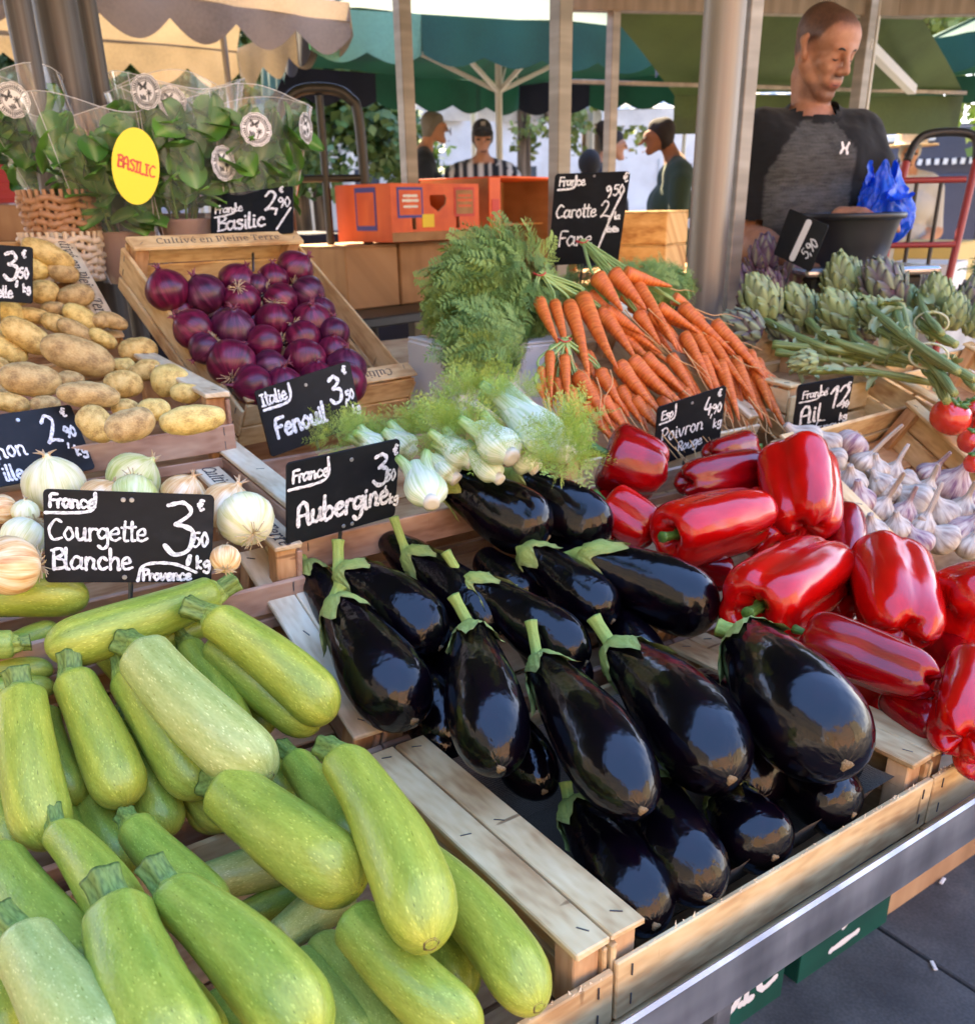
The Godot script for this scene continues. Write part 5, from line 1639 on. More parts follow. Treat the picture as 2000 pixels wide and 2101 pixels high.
# ---------------------------------------------------------------- trees
func leaf_clump(sd: int, size: float, c0: Color, c1: Color) -> ArrayMesh:
	rng.seed = sd
	var V := PackedVector3Array()
	var N := PackedVector3Array()
	var K := PackedColorArray()
	var I := PackedInt32Array()
	for k in 9:
		var p := rand_dir() * size * rng.randf_range(.3, 1.1)
		var d := (rand_dir() + Vector3(0, -.3, 0)).normalized()
		var n := (rand_dir() + Vector3.UP * .8).normalized()
		var s := d.cross(n).normalized()
		n = s.cross(d)
		var l := size * rng.randf_range(.55, .9)
		var w := l * .42
		var b := V.size()
		V.append_array([p, p + d * l * .45 + s * w, p + d * l * .45 - s * w, p + d * l, p + d * l * .5 + n * l * .08])
		for q in 5:
			N.append(n)
			K.append(c0.lerp(c1, clampf(rng.randf() * .8 + (.2 if q == 4 else 0.0), 0, 1)))
		I.append_array([b, b + 4, b + 1, b + 1, b + 4, b + 3, b + 3, b + 4, b + 2, b + 2, b + 4, b])
	return pack(V, N, PackedVector2Array(), PackedColorArray(), I)

func tree(at: Vector3, trunk_h: float, r0: float, crown: Array, label: String, sd: int, c0 := Color(.05, .10, .02), c1 := Color(.11, .18, .035), size := .13, dens := 1.0) -> void:
	# crown: [[centre, radius, count], ...] relative to the foot
	var o := thing("plane_tree", label, "tree", at, "trees round the square")
	rng.seed = 9100 + sd
	var limbs := []
	var path := [Vector3.ZERO, Vector3(rng.randf_range(-.1, .1), trunk_h * .5, rng.randf_range(-.1, .1)), Vector3(0, trunk_h, 0)]
	var pts := tube_points(path, 5)
	var rads := PackedFloat32Array()
	for k in pts.size(): rads.append(lerpf(r0 * 1.15, r0 * .75, k / float(pts.size() - 1)))
	limbs.append([tube(pts, rads, 12)])
	for c in crown:
		var e: Vector3 = c[0]
		var q := tube_points([Vector3(0, trunk_h * .92, 0), Vector3(0, trunk_h, 0).lerp(e, .5) + Vector3(0, .15, 0), e, e + rand_dir() * c[1] * .5], 4)
		var rd := PackedFloat32Array()
		for k in q.size(): rd.append(lerpf(r0 * .55, r0 * .08, k / float(q.size() - 1)))
		limbs.append([tube(q, rd, 8)])
	obj("trunk", merge(limbs), M.bark, o)
	var xa := []
	var xb := []
	for c in crown:
		var subs := []
		for k in 9: subs.append(c[0] + rand_dir() * c[1] * rng.randf_range(.35, .95))
		for k in int(c[2] * dens):
			var s: Vector3 = subs[rng.randi() % 9]
			var p = s + rand_dir() * c[1] * .48 * pow(rng.randf(), .4)
			var x := Transform3D(Basis(rand_dir(), rng.randf() * TAU).scaled(Vector3.ONE * rng.randf_range(.7, 1.3)), p)
			if k % 2: xa.append(x)
			else: xb.append(x)
	var cr := Node3D.new()
	cr.name = "crown"
	o.add_child(cr)
	scatter("leaves", leaf_clump(31 + sd, size, c0, c1), M.tree_leaf, xa, cr, c0, c1)
	scatter("leaves", leaf_clump(71 + sd, size, c0.lerp(c1, .3), c1.lightened(.05)), M.tree_leaf, xb, cr, c0.lerp(c1, .3), c1.lightened(.05))

func build_town() -> void:
	building(Vector3(4.6, 0, -21.6), Vector3(1, 0, .25), 4.4, 9, 6, 3, 3, M.plaster_cream, "cream house with shutters behind the beige awning")
	building(Vector3(-3.5, 0, -21.5), Vector3(1, 0, .0), 7.6, 11, 6, 3, 4, M.plaster_white, "white house beyond the dark masts", {"shutters": false})
	building(Vector3(9.6, 0, -24.5), Vector3(1, 0, .62), 14.0, 8.5, 6, 3, 7, M.plaster_white, "long white house behind the market tents", {"shutters": false})
	building(Vector3(-9, 0, 26), Vector3(-1, 0, .05), 16, 15, 8, 5, 7, M.plaster_ochre, "tall ochre house across the square, facing the stall", {"group": "houses behind the photographer"})
	building(Vector3(9, 0, 25), Vector3(-1, 0, .0), 17, 13.5, 8, 4, 7, M.plaster_pink, "tall pink house across the square, facing the stall", {"group": "houses behind the photographer"})
	building(Vector3(27, 0, 23), Vector3(-1, 0, .1), 17, 15, 8, 5, 7, M.plaster_cream, "tall cream house across the square, facing the stall", {"group": "houses behind the photographer"})
	building(Vector3(-14, 0, 14), Vector3(0, 0, -1), 30, 13, 8, 4, 11, M.plaster_cream, "tall cream house along the side of the square", {"group": "houses behind the photographer"})
	# dark blue shop front at the far right
	var s := thing("shop_front", "dark blue-grey shop front with white lettering behind the straw-hatted man", "shop", Vector3(9.7, 0, -7.3))
	s.basis = Basis(Vector3.UP, deg_to_rad(-57))
	obj("wall", bevel_box(Vector3(7, 2.05, .3), 0.0), M.storefront, s, Transform3D(Basis.IDENTITY, Vector3(2.2, 1.02, -.2)))
	obj("fascia", bevel_box(Vector3(7, .32, .36), .01), M.storefront, s, Transform3D(Basis.IDENTITY, Vector3(2.2, 1.86, -.2)))
	for k in 6: obj("door_panel", bevel_box(Vector3(.95, 1.5, .05), .01), M.storefront, s, Transform3D(Basis.IDENTITY, Vector3(-.9 + k * 1.05, .8, -.03)))
	obj("sign_light", bevel_box(Vector3(.75, .07, .05), .01), M.white_plastic, s, Transform3D(Basis.IDENTITY, Vector3(.75, 1.92, .02)))
	for k in 22: obj("letter", bevel_box(Vector3(.045, .06, .02), .002), M.white_plastic, s, Transform3D(Basis(Vector3.BACK, .2 * sin(k * 2.3)), Vector3(-.1 + k * .085, 1.68, .0)))
	tree(Vector3(4.0, 0, -9.0), 2.2, .12, [[Vector3(-.3, 2.25, .2), .75, 420], [Vector3(.55, 2.35, 0), .7, 400], [Vector3(0, 3.0, -.3), .9, 420], [Vector3(-1.1, 2.7, -.5), .8, 320], [Vector3(.9, 1.9, .3), .45, 160]], "leafy tree with low branches behind the dark hand truck", 0)
	tree(Vector3(7.8, 0, -10.4), 2.6, .10, [[Vector3(0, 3.4, 0), .8, 200], [Vector3(.3, 2.2, .2), .45, 60], [Vector3(-.5, 3.2, 0), .6, 120]], "slim tree with a bare trunk before the white tents", 1, Color(.10, .15, .03), Color(.22, .28, .06))
	tree(Vector3(6.6, 0, -14.0), 3.2, .2, [[Vector3(0, 4.3, 0), 1.6, 700], [Vector3(1.8, 4.4, 0), 1.5, 600], [Vector3(-1.9, 4.3, .3), 1.5, 600], [Vector3(.5, 5.6, 0), 1.8, 600]], "tall sunlit tree above the green parasol", 2, Color(.09, .13, .025), Color(.24, .28, .07), .17)
	tree(Vector3(10.6, 0, -12.4), 3.0, .2, [[Vector3(0, 3.9, 0), 1.5, 600], [Vector3(-1.4, 4.3, 0), 1.4, 500], [Vector3(.7, 5.2, 0), 1.7, 500]], "tall sunlit tree above the steel frame", 3, Color(.09, .13, .025), Color(.24, .28, .07), .17)
	tree(Vector3(3.2, 0, -15.5), 2.8, .2, [[Vector3(0, 3.6, 0), 1.5, 700], [Vector3(1.4, 3.3, .4), 1.2, 500], [Vector3(.4, 4.8, 0), 1.7, 600], [Vector3(-.9, 2.6, .4), .9, 300]], "dark dense tree beside the cream house", 4, Color(.03, .07, .02), Color(.07, .13, .03), .15)
	tree(Vector3(9.8, 0, -5.0), 1.9, .13, [[Vector3(0, 2.1, 0), .55, 260], [Vector3(.5, 2.5, .2), .6, 260], [Vector3(-.7, 1.75, .3), .35, 120]], "bright green tree right of the shop front", 5, Color(.09, .15, .02), Color(.20, .27, .04))
	tree(Vector3(14.0, 0, -9.0), 2.8, .2, [[Vector3(0, 3.6, 0), 1.3, 500], [Vector3(-1.0, 3.9, .5), 1.1, 400]], "sunlit tree above the teal parasol", 6, Color(.10, .15, .02), Color(.24, .30, .05), .16)
	tree(Vector3(1.9, 0, -10.2), 1.75, .05, [[Vector3(0, 1.98, 0), .26, 110]], "small spiky palm by the white house", 7, Color(.10, .15, .03), Color(.24, .28, .08), .10)

# ---------------------------------------------------------------- boxes, trolleys and other things
func open_box(called: String, label: String, cat: String, corner: Vector3, right: Vector3, w: float, d: float, h: float, m: Material, inside: Material, group := "", cutout := false) -> Node3D:
	# near corner, right along the front face; open top, five walls
	var o := thing(called, label, cat, corner, group)
	var x := Vector3(right.x, 0, right.z).normalized()
	o.basis = Basis(x, Vector3.UP, x.cross(Vector3.UP))
	var t := .006
	for q in [["front", Vector3(w, h, t), Vector3(w * .5, h * .5, -t * .5)], ["back", Vector3(w, h, t), Vector3(w * .5, h * .5, -d + t * .5)], ["side", Vector3(t, h, d - 2 * t), Vector3(t * .5, h * .5, -d * .5)], ["side", Vector3(t, h, d - 2 * t), Vector3(w - t * .5, h * .5, -d * .5)], ["bottom", Vector3(w - 2 * t, t, d - 2 * t), Vector3(w * .5, t * .5, -d * .5)]]:
		if cutout and q[0] == "front":
			# a panel with a heart-shaped opening and two hand slots
			var pn := CSGBox3D.new()
			pn.name = "front"
			pn.size = q[1]
			pn.material = m
			pn.position = q[2]
			o.add_child(pn)
			var ht := CSGPolygon3D.new()
			ht.polygon = PackedVector2Array([Vector2(-.04, .018), Vector2(-.034, .026), Vector2(.034, .026), Vector2(.042, .016), Vector2(.036, -.004), Vector2(.0, -.026), Vector2(-.036, -.006)])
			ht.depth = .05
			ht.operation = CSGShape3D.OPERATION_SUBTRACTION
			ht.material = M.cardboard
			ht.position = Vector3(.215, .115, .025) - Vector3(w * .5, h * .5, 0)
			pn.add_child(ht)
			for sx in [.10, .31]:
				var sl := CSGBox3D.new()
				sl.size = Vector3(.018, .05, .05)
				sl.operation = CSGShape3D.OPERATION_SUBTRACTION
				sl.material = M.cardboard
				sl.position = Vector3(sx, .062, 0) - Vector3(w * .5, h * .5, 0)
				pn.add_child(sl)
			continue
		obj(q[0], bevel_box(q[1], .001), inside if q[0] == "bottom" else m, o, Transform3D(Basis.IDENTITY, q[2]))
	return o

func closed_box(called: String, label: String, cat: String, corner: Vector3, right: Vector3, w: float, d: float, h: float, m: Material, group := "") -> Node3D:
	var o := thing(called, label, cat, corner, group)
	var x := Vector3(right.x, 0, right.z).normalized()
	o.basis = Basis(x, Vector3.UP, x.cross(Vector3.UP))
	obj("box", bevel_box(Vector3(w, h, d), .004), m, o, Transform3D(Basis.IDENTITY, Vector3(w * .5, h * .5, -d * .5)))
	for k in 2:
		obj("flap", bevel_box(Vector3(w - .004, .004, d * .5 - .002), .001), m, o, Transform3D(Basis.IDENTITY, Vector3(w * .5, h + .0025, -d * (.25 + .5 * k))))
	return o

func prism(poly: PackedVector2Array, t: float) -> ArrayMesh:
	var idx := Geometry2D.triangulate_polygon(poly)
	var V := PackedVector3Array()
	var N := PackedVector3Array()
	for p in poly:
		V.append(Vector3(p.x, p.y, t))
		N.append(Vector3.BACK)
	return pack(V, N, PackedVector2Array(), PackedColorArray(), idx)

func build_things() -> void:
	# orange fruit boxes on a low shelf
	var sh := thing("rear_shelf", "dark metal shelf under the brown cardboard boxes", "shelf", Vector3(1.5, 0, -2.8))
	obj("board", bevel_box(Vector3(1.5, .03, .75), .004), M.dark_steel, sh, Transform3D(Basis(Vector3.UP, .24), Vector3(.35, .985, -.3)))
	for q in [[-.25, .05], [.95, -.25], [-.15, -.6], [1.05, -.75]]:
		obj("leg", bevel_box(Vector3(.04, .97, .04), .003), M.dark_steel, sh, Transform3D(Basis.IDENTITY, Vector3(q[0], .485, q[1])))
	var rt := Vector3(.97, 0, -.24)
	closed_box("cardboard_box", "brown cardboard box under the orange fruit box, at its corner", "box", Vector3(1.41, 1.002, -2.83), rt, .23, .34, .19, M.cardboard, "brown cardboard boxes on the shelf")
	closed_box("cardboard_box", "brown cardboard box half hidden by the carrot leaves", "box", Vector3(1.645, 1.002, -2.89), rt, .35, .34, .19, M.cardboard, "brown cardboard boxes on the shelf")
	var ob := open_box("fruit_box", "orange printed fruit box with a heart-shaped hole", "box", Vector3(1.57, 1.204, -2.80), Vector3(.97, 0, -.24), .42, .27, .175, M.orange_card, M.cardboard, "orange fruit boxes on the shelf", true)
	obj("base_band", bevel_box(Vector3(.424, .028, .004), .001), M.cardboard, ob, Transform3D(Basis.IDENTITY, Vector3(.21, .015, .002)))
	for q in [[.085, .085, .10, .075], [.345, .12, .085, .075]]:
		obj("print_panel", rounded_board(q[2] + .016, q[3] + .016, .002, .0016), M.blue_print if q[0] < .2 else M.red_print, ob, Transform3D(Basis.IDENTITY, Vector3(q[0], .118, .0006)))
		obj("print_panel", rounded_board(q[2], q[3], .002, .002), M.orange_card if q[0] < .2 else M.cardboard, ob, Transform3D(Basis.IDENTITY, Vector3(q[0], .118, .0012)))
		rng.seed = 5
		obj("print_lines", ribbon_mesh([[Vector3(-.03, .02, 0), Vector3(.03, .02, 0)], [Vector3(-.034, .006, 0), Vector3(.034, .006, 0)], [Vector3(-.03, -.012, 0), Vector3(.03, -.012, 0)]], .008), M.white_card if q[0] < .2 else M.orange_card, ob, Transform3D(Basis.IDENTITY, Vector3(q[0], .118, .0026)))
	obj("yellow_label", rounded_board(.055, .04, .001, .002), M.yellow_card, ob, Transform3D(Basis.IDENTITY, Vector3(.165, .062, .001)))
	obj("side_panel", rounded_board(.10, .13, .002, .002), M.blue_print, ob, Transform3D(Basis(Vector3.UP, -PI / 2), Vector3(-.0006, .10, -.12)))
	obj("side_panel", rounded_board(.085, .10, .002, .003), M.orange_card, ob, Transform3D(Basis(Vector3.UP, -PI / 2), Vector3(-.0008, .10, -.12)))
	# second orange box, standing open towards us
	var o2 := thing("fruit_box", "orange fruit box lying open behind the carrot sign, its brown inside showing", "box", Vector3(2.02, 1.0, -2.90), "orange fruit boxes on the shelf")
	o2.basis = Basis(Vector3.UP, .35)
	for q in [["side", Vector3(.07, .40, .006), Vector3(.035, .20, 0), M.orange_card], ["side", Vector3(.006, .40, .36), Vector3(.068, .20, -.18), M.cardboard], ["side", Vector3(.006, .40, .36), Vector3(.62, .20, -.18), M.cardboard], ["back", Vector3(.55, .40, .006), Vector3(.345, .20, -.36), M.cardboard], ["top", Vector3(.56, .006, .37), Vector3(.345, .402, -.18), M.orange_card], ["bottom", Vector3(.55, .006, .36), Vector3(.345, .003, -.18), M.cardboard], ["inner_shelf", Vector3(.54, .006, .2), Vector3(.345, .24, -.26), M.cardboard]]:
		obj(q[0], bevel_box(q[1], .001), q[3], o2, Transform3D(Basis.IDENTITY, q[2]))
	obj("print_panel", rounded_board(.045, .10, .002, .002), M.red_print, o2, Transform3D(Basis.IDENTITY, Vector3(.035, .28, .004)))
	closed_box("pale_box", "pale cardboard box by the steel pole, lower of two", "box", Vector3(2.62, 1.06, -2.62), Vector3(.9, 0, -.4), .22, .26, .10, M.wood_pale, "pale boxes by the steel pole")
	closed_box("pale_box", "pale cardboard box by the steel pole, upper of two", "box", Vector3(2.62, 1.166, -2.62), Vector3(.9, 0, -.4), .22, .26, .11, M.wood_pale, "pale boxes by the steel pole")
	var bx := thing("rear_table", "dark trestle table behind the steel pole", "table", Vector3(2.6, 0, -2.5))
	obj("top", bevel_box(Vector3(1.2, .04, .8), .004), M.wood_warm, bx, Transform3D(Basis(Vector3.UP, .4), Vector3(.2, 1.035, -.3)))
	for q in [[-.2, .0], [.6, -.3], [.0, -.6], [.8, -.7]]:
		obj("leg", bevel_box(Vector3(.04, 1.01, .04), .003), M.dark_steel, bx, Transform3D(Basis.IDENTITY, Vector3(q[0], .505, q[1])))
	# white polystyrene box beside the carrots, with a delivery note
	var wb := closed_box("white_box", "white box below the carrot leaves with a paper note taped on", "box", Vector3(.838, .93, -1.30), Vector3(1, 0, .1), .22, .2, .155, M.white_card)
	obj("paper_note", rounded_board(.075, .10, .002, .001), M.paper_blue, wb, Transform3D(Basis(Vector3.BACK, -.12), Vector3(.07, .08, .0015)))
	rng.seed = 6
	var ln := []
	for k in 9: ln.append([Vector3(-.028, .035 - k * .008, 0), Vector3(rng.randf_range(.005, .028), .035 - k * .008, 0)])
	obj("note_lines", ribbon_mesh(ln, .0022), M.sticker_ink, wb, Transform3D(Basis(Vector3.BACK, -.12), Vector3(.07, .08, .0022)))
	# dark hand truck
	var ht := thing("hand_truck", "tall dark steel hand truck with a rounded handle behind the red onions", "hand truck", Vector3(1.47, 0, -3.05), "hand trucks")
	var hx := Vector3(.90, 0, .42)
	var W := .125
	var path := tube_points([hx * -W, hx * -W + Vector3(0, .9, 0), hx * -W + Vector3(0, 1.52, 0), hx * -W * .75 + Vector3(0, 1.635, 0), Vector3(0, 1.66, 0), hx * W * .75 + Vector3(0, 1.635, 0), hx * W + Vector3(0, 1.52, 0), hx * W + Vector3(0, .9, 0), hx * W], 8)
	obj("frame", tube(path, .017, 14), M.dark_steel, ht)
	for y in [.25, .6, 1.16, 1.40]: obj("cross_bar", tube(PackedVector3Array([hx * -W + Vector3(0, y, 0), hx * W + Vector3(0, y, 0)]), .012, 10), M.dark_steel, ht)
	obj("centre_bar", tube(PackedVector3Array([hx * .0 + Vector3(0, .1, 0), hx * .0 + Vector3(0, 1.64, 0)]), .013, 10), M.dark_steel, ht)
	var mesh_parts := []
	for k in 24:
		mesh_parts.append([tube(PackedVector3Array([hx * -W + Vector3(0, .60 + k * .023, .0), hx * W + Vector3(0, .60 + k * .023, 0)]), .003, 5)])
	for k in 12:
		mesh_parts.append([tube(PackedVector3Array([hx * (-W + 2 * W * k / 11.0) + Vector3(0, .60, 0), hx * (-W + 2 * W * k / 11.0) + Vector3(0, 1.16, 0)]), .003, 5)])
	obj("wire_grille", merge(mesh_parts), M.dark_steel, ht)
	for sg in [-1.0, 1.0]:
		var wl := CylinderMesh.new()
		wl.top_radius = .12
		wl.bottom_radius = .12
		wl.height = .05
		obj("wheel", wl, M.black_plastic, ht, Transform3D(Basis(Vector3.BACK, PI / 2), hx * sg * (W + .05) + Vector3(0, .12, -.06)))
	obj("toe_plate", bevel_box(Vector3(.34, .01, .22), .002), M.dark_steel, ht, Transform3D(Basis(Vector3.UP, -.44), Vector3(0, .015, .1)))
	# red hand truck beyond the tub
	var rt2 := thing("hand_truck", "red and black hand truck leaning beyond the blue bag", "hand truck", Vector3(3.12, 0, -1.92), "hand trucks")
	var lean := Vector3(.34, 0, -.18)
	for sg in [-1.0, 1.0]:
		var e = Vector3(.085, 0, .075) * sg
		obj("rail", tube(PackedVector3Array([e + Vector3(-.10, .05, .05), e + Vector3(.0, 1.05, .0), e + lean * .22 + Vector3(.04, 1.42, 0)]), .013, 10), M.red_steel, rt2)
	obj("handle", tube(tube_points([Vector3(-.085, 1.42, -.075) + lean * .22 + Vector3(.04, 0, 0), Vector3(-.06, 1.50, -.05) + lean * .3 + Vector3(.05, 0, 0), Vector3(.06, 1.50, .05) + lean * .3 + Vector3(.05, 0, 0), Vector3(.085, 1.42, .075) + lean * .22 + Vector3(.04, 0, 0)], 6), .014, 10), M.dark_steel, rt2)
	for y in [.3, .62, .95, 1.16, 1.36]: obj("cross_bar", tube(PackedVector3Array([Vector3(-.085, y, -.075), Vector3(.085, y, .075)]), .010, 8), M.red_steel, rt2)
	for k in 2: obj("inner_rail", tube(PackedVector3Array([Vector3(-.03 + .06 * k, .3, -.026 + .05 * k), Vector3(-.03 + .06 * k, 1.36, -.026 + .05 * k)]), .007, 8), M.dark_steel, rt2)
	for sg in [-1.0, 1.0]:
		var wl := CylinderMesh.new()
		wl.top_radius = .12
		wl.bottom_radius = .12
		wl.height = .05
		obj("wheel", wl, M.black_plastic, rt2, Transform3D(Basis(Vector3(.66, 0, -.75).normalized(), PI / 2), Vector3(.12, .12, .1) * Vector3(sg, 1, sg)))
	# scale, black tub, blue carrier bag
	var sc := thing("scale", "steel market scale under the black tub", "scale", Vector3(2.1, 1.10, -1.52))
	obj("platform", bevel_box(Vector3(.34, .018, .30), .006), M.steel, sc, Transform3D(Basis(Vector3.UP, -.5), Vector3(.06, .045, 0)))
	obj("body", bevel_box(Vector3(.28, .036, .25), .008), M.black_plastic, sc, Transform3D(Basis(Vector3.UP, -.5), Vector3(.06, .018, 0)))
	var tub := thing("black_tub", "black plastic tub standing on the scale in front of the seller", "tub", Vector3(2.13, 1.155, -1.50))
	var prof := smooth_profile([Vector2(.002, .001), Vector2(.0, .080), Vector2(.006, .088), Vector2(.10, .112), Vector2(.106, .122), Vector2(.112, .125), Vector2(.118, .124), Vector2(.119, .118), Vector2(.110, .110), Vector2(.012, .084), Vector2(.01, .001)], 3)
	obj("bowl", lathe(prof, 40, func(s, an, y, rr): return Vector3(cos(an) * rr, y, sin(an) * rr)), M.black_plastic, tub)
	var bag := thing("blue_bag", "crumpled blue plastic carrier bag held by the seller", "bag", Vector3(2.315, 1.272, -1.53))
	rng.seed = 55
	bend_noise.seed = 55
	bend_noise.frequency = 1.0
	var bp := smooth_profile([Vector2(-.10, .001), Vector2(-.096, .04), Vector2(-.05, .072), Vector2(.01, .076), Vector2(.06, .062), Vector2(.10, .045), Vector2(.125, .040)], 8)
	var bm := lathe(bp, 90, func(s, an, y, rr):
		var v := Vector3(cos(an) * 1.2, y * 5.0, sin(an) * 1.2)
		var fold = absf(bend_noise.get_noise_3dv(v * 1.3)) * .6 + absf(bend_noise.get_noise_3dv(v * 3.1 + Vector3(5, 0, 0))) * .35 + .08 * absf(sin(an * 7.0 + y * 20.0)) * s
		var q: float = rr * (1.15 - fold * .75)
		return Vector3(cos(an) * q * 1.15 - s * s * .045, y + .045 * sin(an * 3.0 + 1.0) * s * s, sin(an) * q * .85), 1.0, 1.0)
	bag.scale = Vector3(.95, .72, .95)
	obj("sheet", bm, M.bag_blue, bag)
	obj("handle_flap", leaf_mesh(.12, .055, .3, .3, Color(1, 1, 1), Color(1, 1, 1), 9, 5, 1.0, .1), M.bag_blue, bag, faced(Vector3(.0, .06, .05), Vector3(-.85, -.05, .2), Vector3(.1, .7, .7)))
	# red crate on a carton far left
	var rc := open_box("red_crate", "red plastic crate on a carton beyond the masts", "crate", Vector3(.62, 1.36, -4.95), Vector3(1, 0, .1), .24, .2, .17, M.red_plastic, M.red_plastic)
	for k in 5: obj("rib", bevel_box(Vector3(.235, .008, .006), .001), M.red_plastic, rc, Transform3D(Basis.IDENTITY, Vector3(.12, .02 + .034 * k, .004)))
	closed_box("carton", "brown carton beneath the red crate", "box", Vector3(.55, 1.20, -4.92), Vector3(1, 0, .1), .34, .3, .15, M.cardboard)
	closed_box("stall_counter", "dark cloth-covered counter of the stall beyond the masts", "counter", Vector3(-1.2, 0, -4.85), Vector3(1, 0, .05), 4.0, .8, 1.19, M.cloth_navy)
	# goods on the stalls beyond: crates and cartons on trestles
	rng.seed = 21
	for q in [[Vector3(3.5, 0, -2.0), 2.2, "counter beyond the red hand truck", "counter stacked with pale goods beyond the red hand truck"], [Vector3(2.9, 0, -6.3), 3.4, "counter under the green parasol", "counter under the green parasol behind the customers"]]:
		closed_box("stall_counter", q[3], "counter", q[0], Vector3(.9, 0, -.3), q[1], .8, .95, M.cloth_white)
	i_goods()
	# under the table
	var n := 0
	for q in [[Vector3(.78, .0, -.72), .33, .30, M.green_card], [Vector3(1.155, .0, -.72), .27, .30, M.green_card], [Vector3(1.44, .0, -.73), .42, .28, M.cardboard]]:
		var bb := open_box("storage_box", ["dark green printed carton under the table, with a round white logo", "dark green printed carton under the table, with white strokes", "brown-grey carton under the table"][n], "box", q[0], Vector3(1, 0, 0), q[1], .34, q[2], q[3], q[3], "cartons under the table")
		rng.seed = 40 + n
		if n == 0:
			obj("logo", disc(.055, .055, 0.0), M.white_card, bb, Transform3D(Basis.IDENTITY, Vector3(.09, .075, .0008)))
			obj("lettering", ribbon_mesh(strokes("DIC", .055, Vector2(.165, .05)), .016), M.white_card, bb, Transform3D(Basis.IDENTITY, Vector3(0, 0, .001)))
		elif n == 1:
			obj("lettering", ribbon_mesh([[Vector3(.09, .03, 0), Vector3(.17, .033, 0)], [Vector3(.12, .07, 0), Vector3(.16, .10, 0), Vector3(.2, .11, 0)], [Vector3(.21, .10, 0), Vector3(.26, .10, 0)]], .014), M.white_card, bb, Transform3D(Basis.IDENTITY, Vector3(0, 0, .001)))
		n += 1
	for q in [[Vector3(1.39, .006, -.60), .9], [Vector3(1.62, .006, -.72), .2]]:
		obj("litter", bevel_box(Vector3(.022, .004, .007), .001), M.white_card, self, Transform3D(Basis(Vector3.UP, q[1]), q[0]))
		var lt := get_child(get_child_count() - 1)
		tag(lt, "small white scrap lying on the dark paving", "litter", "scraps on the paving")

func i_goods() -> void:
	var k := 0
	for q in [[Vector3(3.55, .97, -2.05), .34, .24, .10, "white_card", "white polystyrene tray on the far counter, behind the red hand truck"], [Vector3(3.95, .97, -2.25), .36, .26, .16, "yellow_pale", "yellow carton on the far counter"], [Vector3(4.4, .97, -2.4), .4, .26, .12, "white_card", "white carton beyond the yellow one on the far counter"], [Vector3(3.2, .97, -6.4), .5, .3, .18, "cardboard", "brown carton under the green parasol"], [Vector3(4.2, .97, -6.7), .4, .3, .14, "white_card", "white carton under the green parasol"], [Vector3(5.1, .97, -7.0), .5, .3, .2, "cardboard", "large brown carton under the green parasol"]]:
		if not M.has(q[4]): mat(q[4], lin(.62, .46, .14), .7)
		closed_box("carton", q[5], "box", q[0], Vector3(.9, 0, -.3), q[1], q[2], q[3], M[q[4]], "cartons on the far counters")
		k += 1
	# greens and radishes at the end of the stall
	rng.seed = 99
	for q in [[Vector3(2.30, 1.03, -1.12), .12, "bushy green herb bunch behind the artichokes"], [Vector3(2.52, 1.10, -1.20), .13, "leafy green bunch at the end of the stall"]]:
		var o := thing("herb_bunch", q[2], "herbs", q[0], "green bunches at the end of the stall")
		var xs := []
		for j in 200:
			var d := rand_dir()
			d.y = absf(d.y)
			xs.append(faced(d * q[1] * rng.randf_range(.4, 1.0) * Vector3(1, .6, 1), d + Vector3.UP * .3, rand_dir(), rng.randf_range(.6, 1.0)))
		scatter("leaves", M.frond_b, M.leaf_carrot, xs, o, Color(.06, .14, .03), Color(.13, .24, .06))
		obj("stalks", tube(PackedVector3Array([Vector3(0, -.05, 0), Vector3(0, .03, 0)]), .02, 8), M.stem_pale, o)
	var rb := thing("radish_bunch", "bunch of pink radishes beside the artichoke stems", "radishes", Vector3(2.02, 1.05, -1.06))
	for j in 7:
		var p := Vector3(rng.randf_range(-.04, .05), rng.randf_range(0, .03), rng.randf_range(-.03, .03))
		obj("radish", lathe(smooth_profile([Vector2(-.02, .001), Vector2(-.012, .004), Vector2(0, .011), Vector2(.02, .012), Vector2(.03, .006), Vector2(.032, .001)], 3), 14, func(s, an, y, rr): return Vector3(cos(an) * rr, y, sin(an) * rr)), M.radish, rb, Transform3D(Basis(rand_dir(), rng.randf() * 2.0), p))

